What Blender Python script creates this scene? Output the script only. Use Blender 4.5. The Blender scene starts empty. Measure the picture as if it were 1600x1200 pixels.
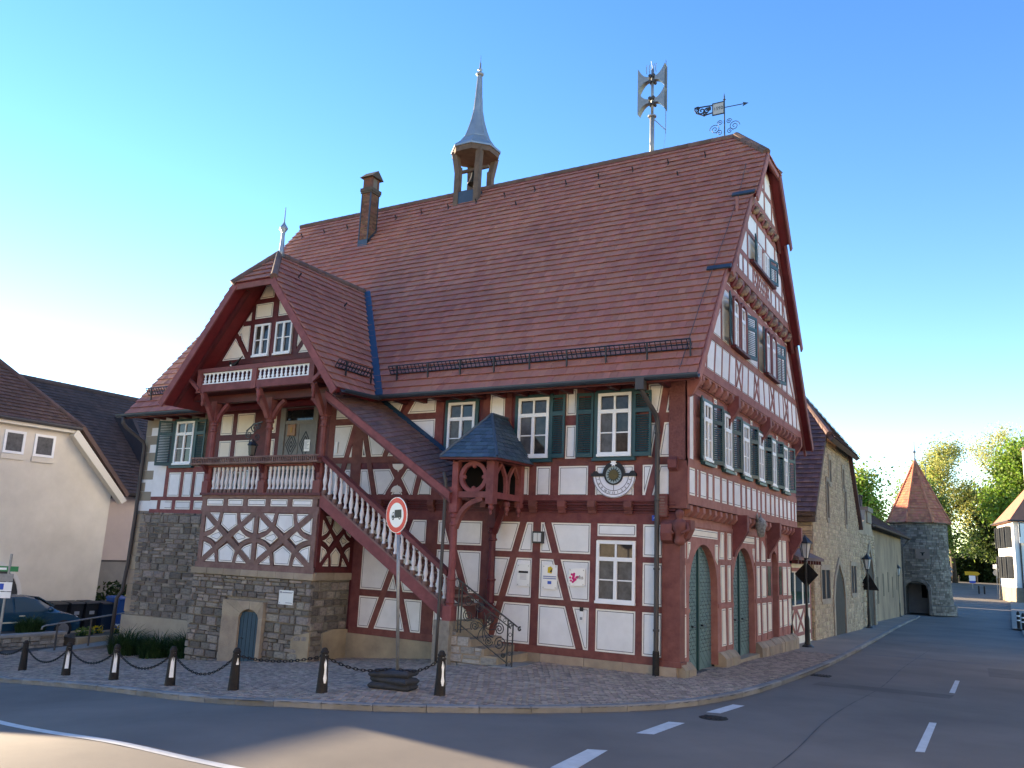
import bpy, bmesh, math, random
from mathutils import Vector, Matrix
random.seed(11)
SC = bpy.context.scene
COL = SC.collection
V = Vector
rnd = random.random
uni = random.uniform

# ---------------------------------------------------------------- camera
def make_camera():
    yaw, pitch, roll = (math.radians(a) for a in (-30.3513, 11.4101, 2.4325))
    f0 = V((math.sin(yaw), math.cos(yaw), 0)); r0 = V((math.cos(yaw), -math.sin(yaw), 0)); u0 = V((0, 0, 1))
    f1 = f0*math.cos(pitch)+u0*math.sin(pitch); u1 = u0*math.cos(pitch)-f0*math.sin(pitch)
    r = r0*math.cos(roll)+u1*math.sin(roll); u = u1*math.cos(roll)-r0*math.sin(roll)
    cd = bpy.data.cameras.new('camera'); co = bpy.data.objects.new('camera', cd); COL.objects.link(co)
    m = Matrix((r, u, -f1)).transposed().to_4x4(); m.translation = V((6.2176, -18.1103, 2.4))
    co.matrix_world = m
    cd.sensor_width = 36; cd.lens = 1319.6/1600*36; cd.clip_start = .1; cd.clip_end = 6000
    SC.camera = co
make_camera()
CAM = V((6.2176, -18.1103, 2.4))
# ---------------------------------------------------------------- light
SUN = V((-.975, .136, .176)).normalized()
W = bpy.data.worlds.new('World'); SC.world = W; W.use_nodes = True
_n = W.node_tree.nodes; _bg = _n['Background']
_sky = _n.new('ShaderNodeTexSky'); _sky.sky_type = 'NISHITA'; _sky.sun_disc = False
_sky.sun_elevation = math.asin(SUN.z); _sky.sun_rotation = math.atan2(SUN.x, SUN.y)
_sky.altitude = 200; _sky.air_density = .8; _sky.dust_density = 0; _sky.ozone_density = 1.5
_hs = _n.new('ShaderNodeHueSaturation'); _hs.inputs['Saturation'].default_value = 1.34; _hs.inputs['Hue'].default_value = .517; W.node_tree.links.new(_sky.outputs[0], _hs.inputs['Color'])
W.node_tree.links.new(_hs.outputs[0], _bg.inputs[0]); _bg.inputs[1].default_value = .15
_sl = bpy.data.lights.new('sun', 'SUN'); _sl.energy = 5.0; _sl.angle = math.radians(.5); _sl.color = (1, .90, .76)
_so = bpy.data.objects.new('sun', _sl); COL.objects.link(_so); _so.rotation_euler = SUN.to_track_quat('Z', 'Y').to_euler()
_so.location = SUN*300
SC.view_settings.view_transform = 'Standard'; SC.view_settings.look = 'None'; SC.view_settings.gamma = 1
SC.view_settings.use_curve_mapping = False
SC.view_settings.exposure = 2.2
SC.view_settings.use_white_balance = True; SC.view_settings.white_balance_temperature = 8300
SC.render.engine = 'CYCLES'; SC.cycles.max_bounces = 6

# ---------------------------------------------------------------- helpers
def tag(o, label=None, cat=None, group=None, kind=None):
    if label: o['label'] = label
    if cat: o['category'] = cat
    if group: o['group'] = group
    if kind: o['kind'] = kind
    return o
def thing(name, label, cat, loc=(0, 0, 0), rz=0, group=None):
    o = bpy.data.objects.new(name, None); COL.objects.link(o); o.location = loc; o.rotation_euler = (0, 0, rz)
    o.empty_display_size = .2
    return tag(o, label, cat, group)
def copy_tree(o, loc=None, rz=None, parent=None):
    c = o.copy(); COL.objects.link(c); c.parent = parent
    if loc is not None: c.location = loc
    if rz is not None: c.rotation_euler = (0, 0, rz)
    for ch in list(o.children): copy_tree(ch, parent=c)
    return c
class MB:
    def __init__(s): s.v = []; s.f = []; s.m = []; s.t = []
    def poly(s, pts, mi=0, t=0.):
        b = len(s.v); s.v += [tuple(p) for p in pts]; s.f.append(tuple(range(b, b+len(pts)))); s.m.append(mi); s.t.append(t)
    def mesh(s, vs, fs, mi=0, t=0.):
        b = len(s.v); s.v += [tuple(p) for p in vs]
        for f in fs: s.f.append(tuple(b+i for i in f)); s.m.append(mi); s.t.append(t)
    def prism(s, pts, vec, mi=0, t=0.):
        pts = [V(p) for p in pts]; vec = V(vec); n = len(pts)
        vs = pts+[p+vec for p in pts]
        fs = [tuple(range(n)), tuple(range(2*n-1, n-1, -1))]+[(i, i+n, (i+1) % n+n, (i+1) % n) for i in range(n)]
        s.mesh(vs, fs, mi, t)
    def bx(s, x0, x1, y0, y1, z0, z1, mi=0, t=0.):
        s.prism([(x0, y0, z0), (x1, y0, z0), (x1, y1, z0), (x0, y1, z0)], (0, 0, z1-z0), mi, t)
    def bar(s, p, q, w, h=None, up=(0, 0, 1), mi=0, t=0.):
        p = V(p); q = V(q); h = h or w; d = (q-p).normalized(); sd = d.cross(V(up))
        if sd.length < 1e-4: sd = d.cross(V((0, 1, 0)))
        sd.normalize(); u = sd.cross(d)
        s.prism([p-sd*w/2-u*h/2, p+sd*w/2-u*h/2, p+sd*w/2+u*h/2, p-sd*w/2+u*h/2], q-p, mi, t)
    def tube(s, path, r, n=8, mi=0, cap=True, t=0.):
        path = [V(p) for p in path]; rs = r if isinstance(r, (list, tuple)) else [r]*len(path)
        b = len(s.v); up = None
        for i, p in enumerate(path):
            d = (path[min(i+1, len(path)-1)]-path[max(i-1, 0)])
            d = d.normalized() if d.length > 1e-9 else V((0, 0, 1))
            if up is None:
                up = d.cross(V((0, 0, 1)))
                if up.length < 1e-3: up = d.cross(V((1, 0, 0)))
            up = (up-d*up.dot(d)).normalized(); w = d.cross(up)
            for k in range(n):
                a = 2*math.pi*k/n; s.v.append(tuple(p+(up*math.cos(a)+w*math.sin(a))*rs[i]))
        for i in range(len(path)-1):
            for k in range(n):
                k2 = (k+1) % n; s.f.append((b+i*n+k, b+i*n+k2, b+(i+1)*n+k2, b+(i+1)*n+k)); s.m.append(mi); s.t.append(t)
        if cap:
            s.f.append(tuple(b+k for k in range(n-1, -1, -1))); s.m.append(mi); s.t.append(t)
            s.f.append(tuple(b+(len(path)-1)*n+k for k in range(n))); s.m.append(mi); s.t.append(t)
    def lathe(s, prof, c=(0, 0, 0), n=12, mi=0, rot=0., t=0.):
        b = len(s.v); c = V(c)
        for r, z in prof:
            for k in range(n):
                a = 2*math.pi*k/n+rot; s.v.append(tuple(c+V((r*math.cos(a), r*math.sin(a), z))))
        for i in range(len(prof)-1):
            for k in range(n):
                k2 = (k+1) % n; s.f.append((b+i*n+k, b+i*n+k2, b+(i+1)*n+k2, b+(i+1)*n+k)); s.m.append(mi); s.t.append(t)
        s.f.append(tuple(b+k for k in range(n-1, -1, -1))); s.m.append(mi); s.t.append(t)
        s.f.append(tuple(b+(len(prof)-1)*n+k for k in range(n))); s.m.append(mi); s.t.append(t)
    def make(s, name, mats, smooth=False, recalc=True):
        me = bpy.data.meshes.new(name); me.from_pydata(s.v, [], s.f)
        for m in (mats if isinstance(mats, (list, tuple)) else [mats]): me.materials.append(m)
        me.polygons.foreach_set('material_index', s.m)
        if any(s.t):
            at = me.attributes.new('tint', 'FLOAT', 'FACE'); at.data.foreach_set('value', s.t)
        if recalc:
            bm = bmesh.new(); bm.from_mesh(me); bmesh.ops.recalc_face_normals(bm, faces=bm.faces); bm.to_mesh(me); bm.free()
        if smooth: me.polygons.foreach_set('use_smooth', [True]*len(me.polygons))
        me.update(); return me
    def build(s, name, mats, parent=None, smooth=False, label=None, cat=None, group=None, kind=None, recalc=True):
        return link(name, s.make(name, mats, smooth, recalc), parent, label, cat, group, kind)
def link(name, me, parent=None, label=None, cat=None, group=None, kind=None):
    o = bpy.data.objects.new(name, me); COL.objects.link(o)
    if parent is not None: o.parent = parent
    return tag(o, label, cat, group, kind)
def smooth_angle(me, deg=35):
    bm = bmesh.new(); bm.from_mesh(me)
    for e in bm.edges:
        e.smooth = len(e.link_faces) == 2 and e.calc_face_angle(3.2) < math.radians(deg)
    for f in bm.faces: f.smooth = True
    bm.to_mesh(me); bm.free()

class FR:                                   # wall frame: a runs along the wall, z up, d out of the wall
    def __init__(s, o, u, n): s.o = V(o); s.u = V(u).normalized(); s.n = V(n).normalized()
    def p(s, a, z, d=0): return s.o+s.u*a+V((0, 0, z))+s.n*d
    def slab(s, mb, poly, d0, d1, mi=0, t=0.): mb.prism([s.p(a, z, d1) for a, z in poly], s.n*(d0-d1), mi, t)
    def rect(s, mb, a0, a1, z0, z1, d0, d1, mi=0, t=0.): s.slab(mb, [(a0, z0), (a1, z0), (a1, z1), (a0, z1)], d0, d1, mi, t)
    def beam(s, mb, p, q, w, d0, d1, mi=0): s.slab(mb, band(p, q, w), d0, d1, mi)
def band(p, q, w):
    dx, dz = q[0]-p[0], q[1]-p[1]; L = math.hypot(dx, dz); nx, nz = -dz/L*w/2, dx/L*w/2
    return [(p[0]-nx, p[1]-nz), (q[0]-nx, q[1]-nz), (q[0]+nx, q[1]+nz), (p[0]+nx, p[1]+nz)]
def clip(poly, nx, nz, c):
    out = []
    for i in range(len(poly)):
        a, b = poly[i], poly[(i+1) % len(poly)]
        da, db = nx*a[0]+nz*a[1]-c, nx*b[0]+nz*b[1]-c
        if da >= 0: out.append(a)
        if (da > 0 > db) or (da < 0 < db):
            t = da/(da-db); out.append((a[0]+(b[0]-a[0])*t, a[1]+(b[1]-a[1])*t))
    return out
def area(p): return sum(p[i][0]*p[(i+1) % len(p)][1]-p[(i+1) % len(p)][0]*p[i][1] for i in range(len(p)))/2
def inset(poly, d):
    if area(poly) < 0: poly = poly[::-1]
    out = poly
    for i in range(len(poly)):
        a, b = poly[i], poly[(i+1) % len(poly)]; L = math.hypot(b[0]-a[0], b[1]-a[1])
        if L < 1e-6: continue
        nx, nz = -(b[1]-a[1])/L, (b[0]-a[0])/L
        out = clip(out, nx, nz, nx*a[0]+nz*a[1]+d)
        if len(out) < 3: return []
    return out
def inset_star(poly, d):                    # vertex offset that keeps the point count
    if area(poly) < 0: poly = poly[::-1]
    n = len(poly); out = []
    for i in range(n):
        a, b, c = poly[i-1], poly[i], poly[(i+1) % n]
        e1 = V((b[0]-a[0], b[1]-a[1])).normalized(); e2 = V((c[0]-b[0], c[1]-b[1])).normalized()
        n1 = V((-e1.y, e1.x)); n2 = V((-e2.y, e2.x)); m = n1+n2
        k = d/max(.35, (1+n1.dot(n2)))
        out.append((b[0]+m.x*k, b[1]+m.y*k))
    return out
def cutcells(cells, p, q, w, frac=.55):
    dx, dz = q[0]-p[0], q[1]-p[1]; L = math.hypot(dx, dz); ux, uz = dx/L, dz/L; nx, nz = -uz, ux
    c0 = nx*p[0]+nz*p[1]; res = []
    for poly in cells:
        ts = []
        for i in range(len(poly)):
            a, b = poly[i], poly[(i+1) % len(poly)]
            da, db = nx*a[0]+nz*a[1]-c0, nx*b[0]+nz*b[1]-c0
            if (da >= 0) != (db >= 0):
                t = da/(da-db); ts.append((a[0]+(b[0]-a[0])*t-p[0])*ux+(a[1]+(b[1]-a[1])*t-p[1])*uz)
        if len(ts) >= 2 and max(ts)-min(ts) > .02:
            t0, t1 = min(ts), max(ts); ov = min(t1, L)-max(t0, 0)
            if ov/(t1-t0) > frac:
                for sg in (1, -1):
                    r = clip(poly, sg*nx, sg*nz, sg*c0+w/2)
                    if len(r) >= 3 and abs(area(r)) > .004: res.append(r)
                continue
        r = poly                              # the beam may run along an edge of the cell
        res.append(r)
    return res

# ---------------------------------------------------------------- materials
def mat(name, c1, c2=None, rough=.8, scale=5., var=0., bump=0., bscale=None, metal=0., spec=.35, detail=5, stretch=None):
    m = bpy.data.materials.new(name); m.use_nodes = True; nt = m.node_tree; N = nt.nodes; L = nt.links
    b = N['Principled BSDF']; b.inputs['Roughness'].default_value = rough; b.inputs['Metallic'].default_value = metal
    b.inputs['Specular IOR Level'].default_value = spec
    tc = N.new('ShaderNodeTexCoord'); src = tc.outputs['Object']
    if stretch:
        mp = N.new('ShaderNodeMapping'); mp.inputs['Scale'].default_value = stretch; L.new(src, mp.inputs[0]); src = mp.outputs[0]
    nz = N.new('ShaderNodeTexNoise'); nz.inputs['Scale'].default_value = scale; nz.inputs['Detail'].default_value = detail
    nz.inputs['Roughness'].default_value = .62
    L.new(src, nz.inputs['Vector'])
    rp = N.new('ShaderNodeValToRGB'); rp.color_ramp.elements[0].position = .32; rp.color_ramp.elements[1].position = .68
    rp.color_ramp.elements[0].color = (*c1, 1); rp.color_ramp.elements[1].color = (*(c2 or c1), 1)
    L.new(nz.outputs['Fac'], rp.inputs[0]); out = rp.outputs[0]
    if var:
        at = N.new('ShaderNodeAttribute'); at.attribute_name = 'tint'; oi = N.new('ShaderNodeObjectInfo')
        ad = N.new('ShaderNodeMath'); ad.operation = 'ADD'; L.new(at.outputs['Fac'], ad.inputs[0]); L.new(oi.outputs['Random'], ad.inputs[1])
        fr = N.new('ShaderNodeMath'); fr.operation = 'FRACT'; L.new(ad.outputs[0], fr.inputs[0])
        mr = N.new('ShaderNodeMapRange'); mr.inputs[3].default_value = 1-var; mr.inputs[4].default_value = 1+var; L.new(fr.outputs[0], mr.inputs[0])
        hs = N.new('ShaderNodeHueSaturation'); L.new(mr.outputs[0], hs.inputs['Value']); L.new(out, hs.inputs['Color'])
        m2 = N.new('ShaderNodeMath'); m2.operation = 'MULTIPLY'; m2.inputs[1].default_value = 7.31; L.new(fr.outputs[0], m2.inputs[0])
        f2 = N.new('ShaderNodeMath'); f2.operation = 'FRACT'; L.new(m2.outputs[0], f2.inputs[0])
        m3 = N.new('ShaderNodeMapRange'); m3.inputs[3].default_value = .5-var*.05; m3.inputs[4].default_value = .5+var*.05; L.new(f2.outputs[0], m3.inputs[0]); L.new(m3.outputs[0], hs.inputs['Hue'])
        out = hs.outputs[0]
    L.new(out, b.inputs['Base Color'])
    if bump:
        nb = N.new('ShaderNodeTexNoise'); nb.inputs['Scale'].default_value = bscale or scale*4; nb.inputs['Detail'].default_value = 4; L.new(src, nb.inputs['Vector'])
        bp = N.new('ShaderNodeBump'); bp.inputs['Strength'].default_value = bump; bp.inputs['Distance'].default_value = .02
        L.new(nb.outputs['Fac'], bp.inputs['Height']); L.new(bp.outputs[0], b.inputs['Normal'])
    return m
T_DEEP = mat('timber_deep_red', (.12, .02, .022), (.07, .013, .015), .6, 5, var=.13, bump=.25, bscale=30, detail=8)
T_FADE = mat('timber_faded_red', (.205, .07, .058), (.125, .035, .033), .75, 4, var=.13, bump=.3, bscale=26, detail=9)
T_PINK = mat('timber_pink_red', (.36, .155, .13), (.255, .095, .082), .8, 3.5, var=.13, bump=.25, bscale=26, detail=9)
T_GREY = mat('timber_weathered', (.22, .135, .115), (.14, .075, .065), .85, 5, var=.13, bump=.35, bscale=34, detail=9)
T_ROSE = mat('timber_rose', (.235, .072, .066), (.15, .04, .038), .7, 4.5, var=.13, bump=.25, bscale=28, detail=9)
SOFFIT = mat('soffit_red', (.19, .022, .026), (.13, .016, .02), .6, 4)
WHITE = mat('plaster_border', (.82, .79, .72), (.75, .71, .64), .85, 9)
PLASTER = mat('plaster_white', (.79, .785, .77), (.68, .675, .66), .9, 2.2, var=.05, bump=.2, bscale=50, detail=9)
PLAST_WARM = mat('plaster_warm', (.80, .74, .62), (.71, .64, .53), .9, 2.2, var=.05, bump=.2, bscale=50, detail=9)
LINE = mat('panel_line', (.045, .045, .05), None, .8)
WPAINT = mat('white_paint', (.80, .80, .79), (.74, .74, .74), .45, 4)
BALUS = mat('baluster_paint', (.66, .64, .64), (.56, .53, .54), .55, 9, var=.06)
TEAL = mat('shutter_teal', (.013, .052, .060), (.02, .068, .072), .45, 5)
TEALG = mat('gate_teal', (.115, .20, .20), (.085, .16, .165), .6, 3, bump=.2)
BLUED = mat('door_blue', (.012, .045, .075), (.018, .055, .085), .55, 3, bump=.2)
GLASS = mat('glass', (.010, .012, .015), (.018, .02, .023), .05, 1.5, spec=.45)
GLASS2 = mat('glass_dim', (.05, .045, .04), (.015, .015, .015), .06, 5, spec=.4)
GLASS3 = mat('glass_warm', (.06, .05, .04), (.02, .018, .016), .07, 8, spec=.35)
CURT = mat('pane_curtain', (.11, .11, .115), (.05, .05, .052), .3, 6, spec=.25)
GLASSB = mat('lamp_glass', (.55, .55, .52), None, .25, spec=.6)
DARK = mat('dark_opening', (.012, .010, .010), None, .9)
IRON = mat('black_iron', (.012, .012, .014), (.02, .02, .022), .45, 8, spec=.5)
ZINC = mat('blue_grey_metal', (.055, .075, .10), (.04, .055, .075), .4, 3, metal=.4)
PIPE = mat('dark_pipe', (.045, .042, .045), (.06, .052, .05), .5, 4)
FLASH = mat('valley_blue', (.010, .045, .095), (.014, .055, .11), .4, 2)
GALV = mat('galvanised', (.29, .30, .31), (.22, .23, .24), .5, 12, metal=.5)
LEAD = mat('spire_metal', (.30, .33, .36), (.24, .27, .30), .42, 3, metal=.45)
BROWN_BEAM = mat('bell_timber', (.15, .10, .075), (.10, .065, .05), .85, 5, bump=.3)  # plain brown timber, also used for decks and gutters
TILE = mat('roof_tile', (.42, .158, .108), (.32, .115, .088), .8, .4, var=.12, bump=.12, bscale=14, detail=9)
TILE_OLD = mat('old_roof_tile', (.16, .085, .075), (.09, .06, .062), .85, .7, var=.22, bump=.3)
TILE_OR = mat('tower_tile', (.52, .165, .085), (.40, .125, .07), .75, 1.2, var=.2, bump=.3)
TILE_STAIR = mat('stair_tile', (.22, .12, .105), (.14, .08, .078), .8, 2.5, var=.2, bump=.2)
SLATE = mat('slate', (.038, .068, .10), (.058, .09, .12), .5, 5, var=.28, bump=.3)
HOUSE_T = mat('house_tile', (.33, .125, .08), (.25, .095, .065), .85, 1.5, var=.15)
RIDGE = mat('ridge_tile', (.16, .09, .075), (.11, .07, .06), .85, 3, var=.2, bump=.3)
STONE = mat('rubble_stone', (.27, .23, .19), (.125, .11, .10), .92, 4, var=.42, bump=.8, bscale=16)
STONE_P = mat('pale_rubble', (.40, .375, .34), (.23, .215, .20), .92, 4, var=.3, bump=.8, bscale=16)
MORTAR = mat('mortar', (.27, .24, .20), (.17, .15, .13), .95, 6, bump=.6, bscale=30)
SAND = mat('sandstone', (.37, .295, .21), (.25, .195, .145), .9, 2.5, var=.15, bump=.4, bscale=30, detail=9)
SAND_Y = mat('ochre_plinth', (.40, .315, .205), (.25, .195, .135), .92, 1.8, bump=.3, bscale=40, detail=9)
BARN = mat('barn_stone', (.52, .385, .25), (.31, .225, .15), .93, 3, var=.22, bump=.6, bscale=14)
BARN_M = mat('barn_mortar', (.46, .345, .235), (.29, .215, .15), .95, .9, bump=.5, bscale=24, detail=9)
OCHRE = mat('ochre_plaster', (.38, .262, .165), (.19, .132, .09), .93, .6, bump=.4, bscale=8, stretch=(1, 1, .7), detail=9)
TOWER = mat('tower_stone', (.225, .195, .165), (.12, .107, .094), .93, 1.5, var=.42, bump=.6, bscale=10)
TOWER_M = mat('tower_mortar', (.13, .12, .11), (.09, .085, .08), .95, 3)
ASPH = mat('asphalt', (.195, .166, .142), (.122, .106, .094), .9, .3, bump=.15, bscale=160, detail=14)
PAVE = mat('pavement', (.31, .25, .20), (.22, .18, .15), .88, .5, bump=.2, bscale=90, detail=10)
SETT = mat('sett_stone', (.36, .265, .20), (.235, .18, .145), .8, 3, var=.32, bump=.2, bscale=30)
SETT_B = mat('sett_bed', (.10, .088, .078), (.07, .062, .056), .95, 8)
KERB = mat('kerb_stone', (.235, .23, .225), (.16, .155, .15), .85, 2, var=.15, bump=.3, bscale=40, detail=9)
PAINT = mat('road_paint', (.62, .62, .60), (.5, .5, .48), .7, 7)
CREAM = mat('cream_render', (.74, .67, .56), (.58, .52, .43), .92, .6, bump=.3, bscale=45, detail=12)
PINKR = mat('pink_render', (.52, .43, .39), (.47, .385, .35), .92, 1.2, bump=.3, bscale=45)
GREYR = mat('grey_plinth', (.26, .25, .23), (.2, .19, .18), .92, 1.5, bump=.3)
BEIGE = mat('beige_plinth', (.42, .355, .265), (.31, .26, .20), .92, 1.6, bump=.35, bscale=35, detail=9)
RED_S = mat('sign_red', (.72, .015, .022), None, .35)
WHT_S = mat('sign_white', (.86, .85, .82), None, .35)
BLK = mat('sign_black', (.012, .012, .013), None, .5)
GRN_S = mat('sign_green', (.01, .20, .07), None, .4)
YEL_S = mat('sign_yellow', (.62, .36, .02), None, .45)
BLU_S = mat('sign_blue', (.015, .08, .42), None, .4)
RUBBER = mat('recycled_rubber', (.03, .033, .04), (.045, .048, .055), .85, 9, bump=.3)
BOLL = mat('bollard_iron', (.018, .016, .016), (.032, .027, .024), .75, 7, bump=.15, spec=.2)
ACRYL = mat('acrylic_plate', (.66, .68, .68), None, .2, spec=.6)
CARP = mat('car_paint', (.008, .045, .085), (.009, .05, .092), .22, 2, spec=.6)
CARG = mat('car_glass', (.03, .06, .08), None, .05, spec=.8)
TYRE = mat('tyre', (.015, .015, .016), None, .85)
BIN_K = mat('bin_black', (.012, .012, .014), (.018, .018, .02), .5, 4)
BIN_B = mat('bin_blue', (.012, .07, .24), None, .45)
BIN_Y = mat('bin_lid_yellow', (.55, .50, .10), None, .45)
BARK = mat('bark', (.10, .075, .055), (.06, .045, .035), .9, 5, bump=.5)
GRASSG = mat('lawn_green', (.055, .10, .02), (.09, .14, .03), .9, .5)
SOIL = mat('soil', (.08, .06, .045), (.05, .04, .03), .95, 6, bump=.5)
GRAVEL = mat('gravel_path', (.30, .265, .225), (.2, .18, .155), .95, 40, bump=.5, bscale=60)
def leaf(name, c, var=.35):
    m = mat(name, c, tuple(k*.8 for k in c), .65, 2, var=var)
    nt = m.node_tree; b = nt.nodes['Principled BSDF']; tr = nt.nodes.new('ShaderNodeBsdfTranslucent'); mx = nt.nodes.new('ShaderNodeMixShader')
    src = b.inputs['Base Color'].links[0].from_socket; nt.links.new(src, tr.inputs[0]); mx.inputs[0].default_value = .4
    nt.links.new(b.outputs[0], mx.inputs[1]); nt.links.new(tr.outputs[0], mx.inputs[2]); nt.links.new(mx.outputs[0], nt.nodes['Material Output'].inputs[0])
    return m
LF_Y = leaf('leaf_spring', (.48, .46, .13)); LF_G = leaf('leaf_bright', (.20, .33, .04)); LF_D = leaf('leaf_dark', (.035, .065, .018))
LF_M = leaf('leaf_mid', (.18, .25, .06)); LF_B = leaf('grass_blade', (.03, .075, .022)); FL_Y = leaf('petal_yellow', (.65, .45, .02), .1); FL_W = leaf('petal_white', (.75, .75, .72), .1)

def sm(a, b, t):
    t = min(1, max(0, (t-a)/(b-a))); return t*t*(3-2*t)
def h(x, y):                                # pavement level; the carriageway lies 10 cm lower
    hx = 0.
    if x < -3: hx = -.083*(-3.7-x) if x < -4.4 else -.0296*(x+3)**2
    hx = max(hx, -1.0)
    hy = -.016*max(0, min(y, 50))+.5*sm(50, 92, y)+1.75*sm(92, 135, y)
    return hx*(1-sm(8, 20, y))+hy
def text_mesh(s, size, extrude=.003, align='CENTER'):
    cu = bpy.data.curves.new('text', 'FONT'); cu.body = s; cu.size = size; cu.extrude = extrude; cu.align_x = align; cu.align_y = 'CENTER'
    o = bpy.data.objects.new('text', cu); COL.objects.link(o); bpy.context.view_layer.update()
    me = bpy.data.meshes.new_from_object(o.evaluated_get(bpy.context.evaluated_depsgraph_get()))
    bpy.data.objects.remove(o); return me
def text_on(fr, s, a, z, d, size, m, parent, name='lettering', lean=0.):
    me = text_mesh(s, size); me.materials.clear(); me.materials.append(m)
    M = Matrix((fr.u, V((0, 0, 1)), fr.n)).transposed().to_4x4(); M.translation = fr.p(a, z, d)
    if lean: M = M @ Matrix.Rotation(lean, 4, 'Z')
    me.transform(M); me.name = name
    return link(name, me, parent)
# ================================================================ ground
def grid_sheet(name, xs, ys, zf, m, keep=None, kind='structure', parent=None):
    mb = MB(); idx = {}
    for j, y in enumerate(ys):
        for i, x in enumerate(xs): mb.v.append((x, y, zf(x, y)))
    nx = len(xs)
    for j in range(len(ys)-1):
        for i in range(nx-1):
            if keep and not keep((xs[i]+xs[i+1])/2, (ys[j]+ys[j+1])/2): continue
            mb.f.append((j*nx+i, j*nx+i+1, (j+1)*nx+i+1, (j+1)*nx+i)); mb.m.append(0); mb.t.append(0)
    return mb.build(name, m, parent, True, kind=kind, recalc=False)
def fr_range(a, b, st): n = int(round((b-a)/st)); return [a+(b-a)*i/n for i in range(n+1)]
far = [-3000, -1200, -500, -200, -100]
gx = far+fr_range(-60, 60, 2.5)+[100, 200, 500, 1200, 3000]
gy = [-3000, -1000, -300, -100]+fr_range(-60, 150, 2.5)+[200, 400, 1000, 3000]
grid_sheet('ground', gx, gy, lambda x, y: h(x, y)-.16, GRASSG)
road = grid_sheet('road', fr_range(-40, 10.5, .75), fr_range(-60, 128, 1.), lambda x, y: h(x, y)-.10, ASPH)
KERBL = [(-22, -4.9), (-17.5, -5.6), (-13.96, -6.27), (-11.06, -6.61), (-8.31, -7.12), (-6.9, -7.42), (-5.6, -7.62), (-4.6, -7.68), (-3.7, -7.53), (-2.9, -7.2), (-2.1, -6.67),
         (-.83, -5.63), (.3, -4.4), (.85, -3.6), (1.25, -2.7), (1.58, -1.4), (1.78, .2), (1.86, 4.57), (1.78, 9.88), (1.37, 20.6), (.9, 32), (.5, 43.67), (.3, 53.5)]
def spline(pts, step):
    out = []
    for i in range(len(pts)-1):
        p0 = V(pts[max(i-1, 0)]); p1 = V(pts[i]); p2 = V(pts[i+1]); p3 = V(pts[min(i+2, len(pts)-1)])
        n = max(1, int((p2-p1).length/step))
        for k in range(n):
            t = k/n
            out.append(.5*((2*p1)+(p2-p0)*t+(2*p0-5*p1+4*p2-p3)*t*t+(3*p1-p0-3*p2+p3)*t**3))
    out.append(V(pts[-1])); return out
KS = spline(KERBL, .1)
def resample(pts, L):
    out = [pts[0]]; acc = 0
    for i in range(1, len(pts)):
        acc += (pts[i]-pts[i-1]).length
        if acc >= L: out.append(pts[i]); acc = 0
    return out
KP = resample(KS, .78)
kerb = thing('kerb', None, None); tag(kerb, kind='structure')
for i in range(len(KP)-1):
    a, b = KP[i], KP[i+1]; d = (b-a).normalized(); n = V((-d.y, d.x)); a2, b2 = a+d*.006, b-d*.006
    mb = MB(); w = .15
    def P(p, o, z): q = p+n*o; return (q.x, q.y, h(q.x, q.y)+z)
    lift = uni(-.004, .006)
    vs = [P(a2, .02, -.16), P(b2, .02, -.16), P(b2, w, -.16), P(a2, w, -.16), P(a2, 0, -.02+lift), P(b2, 0, -.02+lift), P(a2, .025, .006+lift), P(b2, .025, .006+lift), P(b2, w, .006+lift), P(a2, w, .006+lift)]
    mb.mesh(vs, [(0, 1, 5, 4), (4, 5, 7, 6), (6, 7, 8, 9), (3, 2, 8, 9), (0, 4, 6, 9, 3), (1, 5, 7, 8, 2)])
    mb.build('kerb_stone', KERB, kerb)
PLAZA = [tuple(p+V((0, 0))) for p in KS if p.y < 10.2]+[(-.3, 10.2), (-.3, .25), (-19.5, .25), (-22, .25)]
WALK = [tuple(p) for p in KS if p.y >= 10.2]+[(-2.5, 53.5), (-2.5, 10.2)]
def inside(poly, x, y):
    c = False; n = len(poly)
    for i in range(n):
        x1, y1 = poly[i]; x2, y2 = poly[i-1]
        if (y1 > y) != (y2 > y) and x < (x2-x1)*(y-y1)/(y2-y1)+x1: c = not c
    return c
def kdist(x, y): return min((p.x-x)**2+(p.y-y)**2 for p in KS[::2])**.5
plaza = grid_sheet('plaza_paving', fr_range(-22, 2.4, .1), fr_range(-8, 10.2, .1), lambda x, y: h(x, y)-.014, SETT_B, lambda x, y: inside(PLAZA, x, y))
grid_sheet('pavement', fr_range(-2.5, 2, .25), fr_range(10.2, 53.5, .5), lambda x, y: h(x, y)-.004, PAVE, lambda x, y: inside(WALK, x, y))
grid_sheet('pavement', fr_range(6.2, 10.5, .5), fr_range(30, 127, 1.), lambda x, y: h(x, y)+.0, PAVE, lambda x, y: x > 6.2+max(0, (46-y))*.06)
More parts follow.
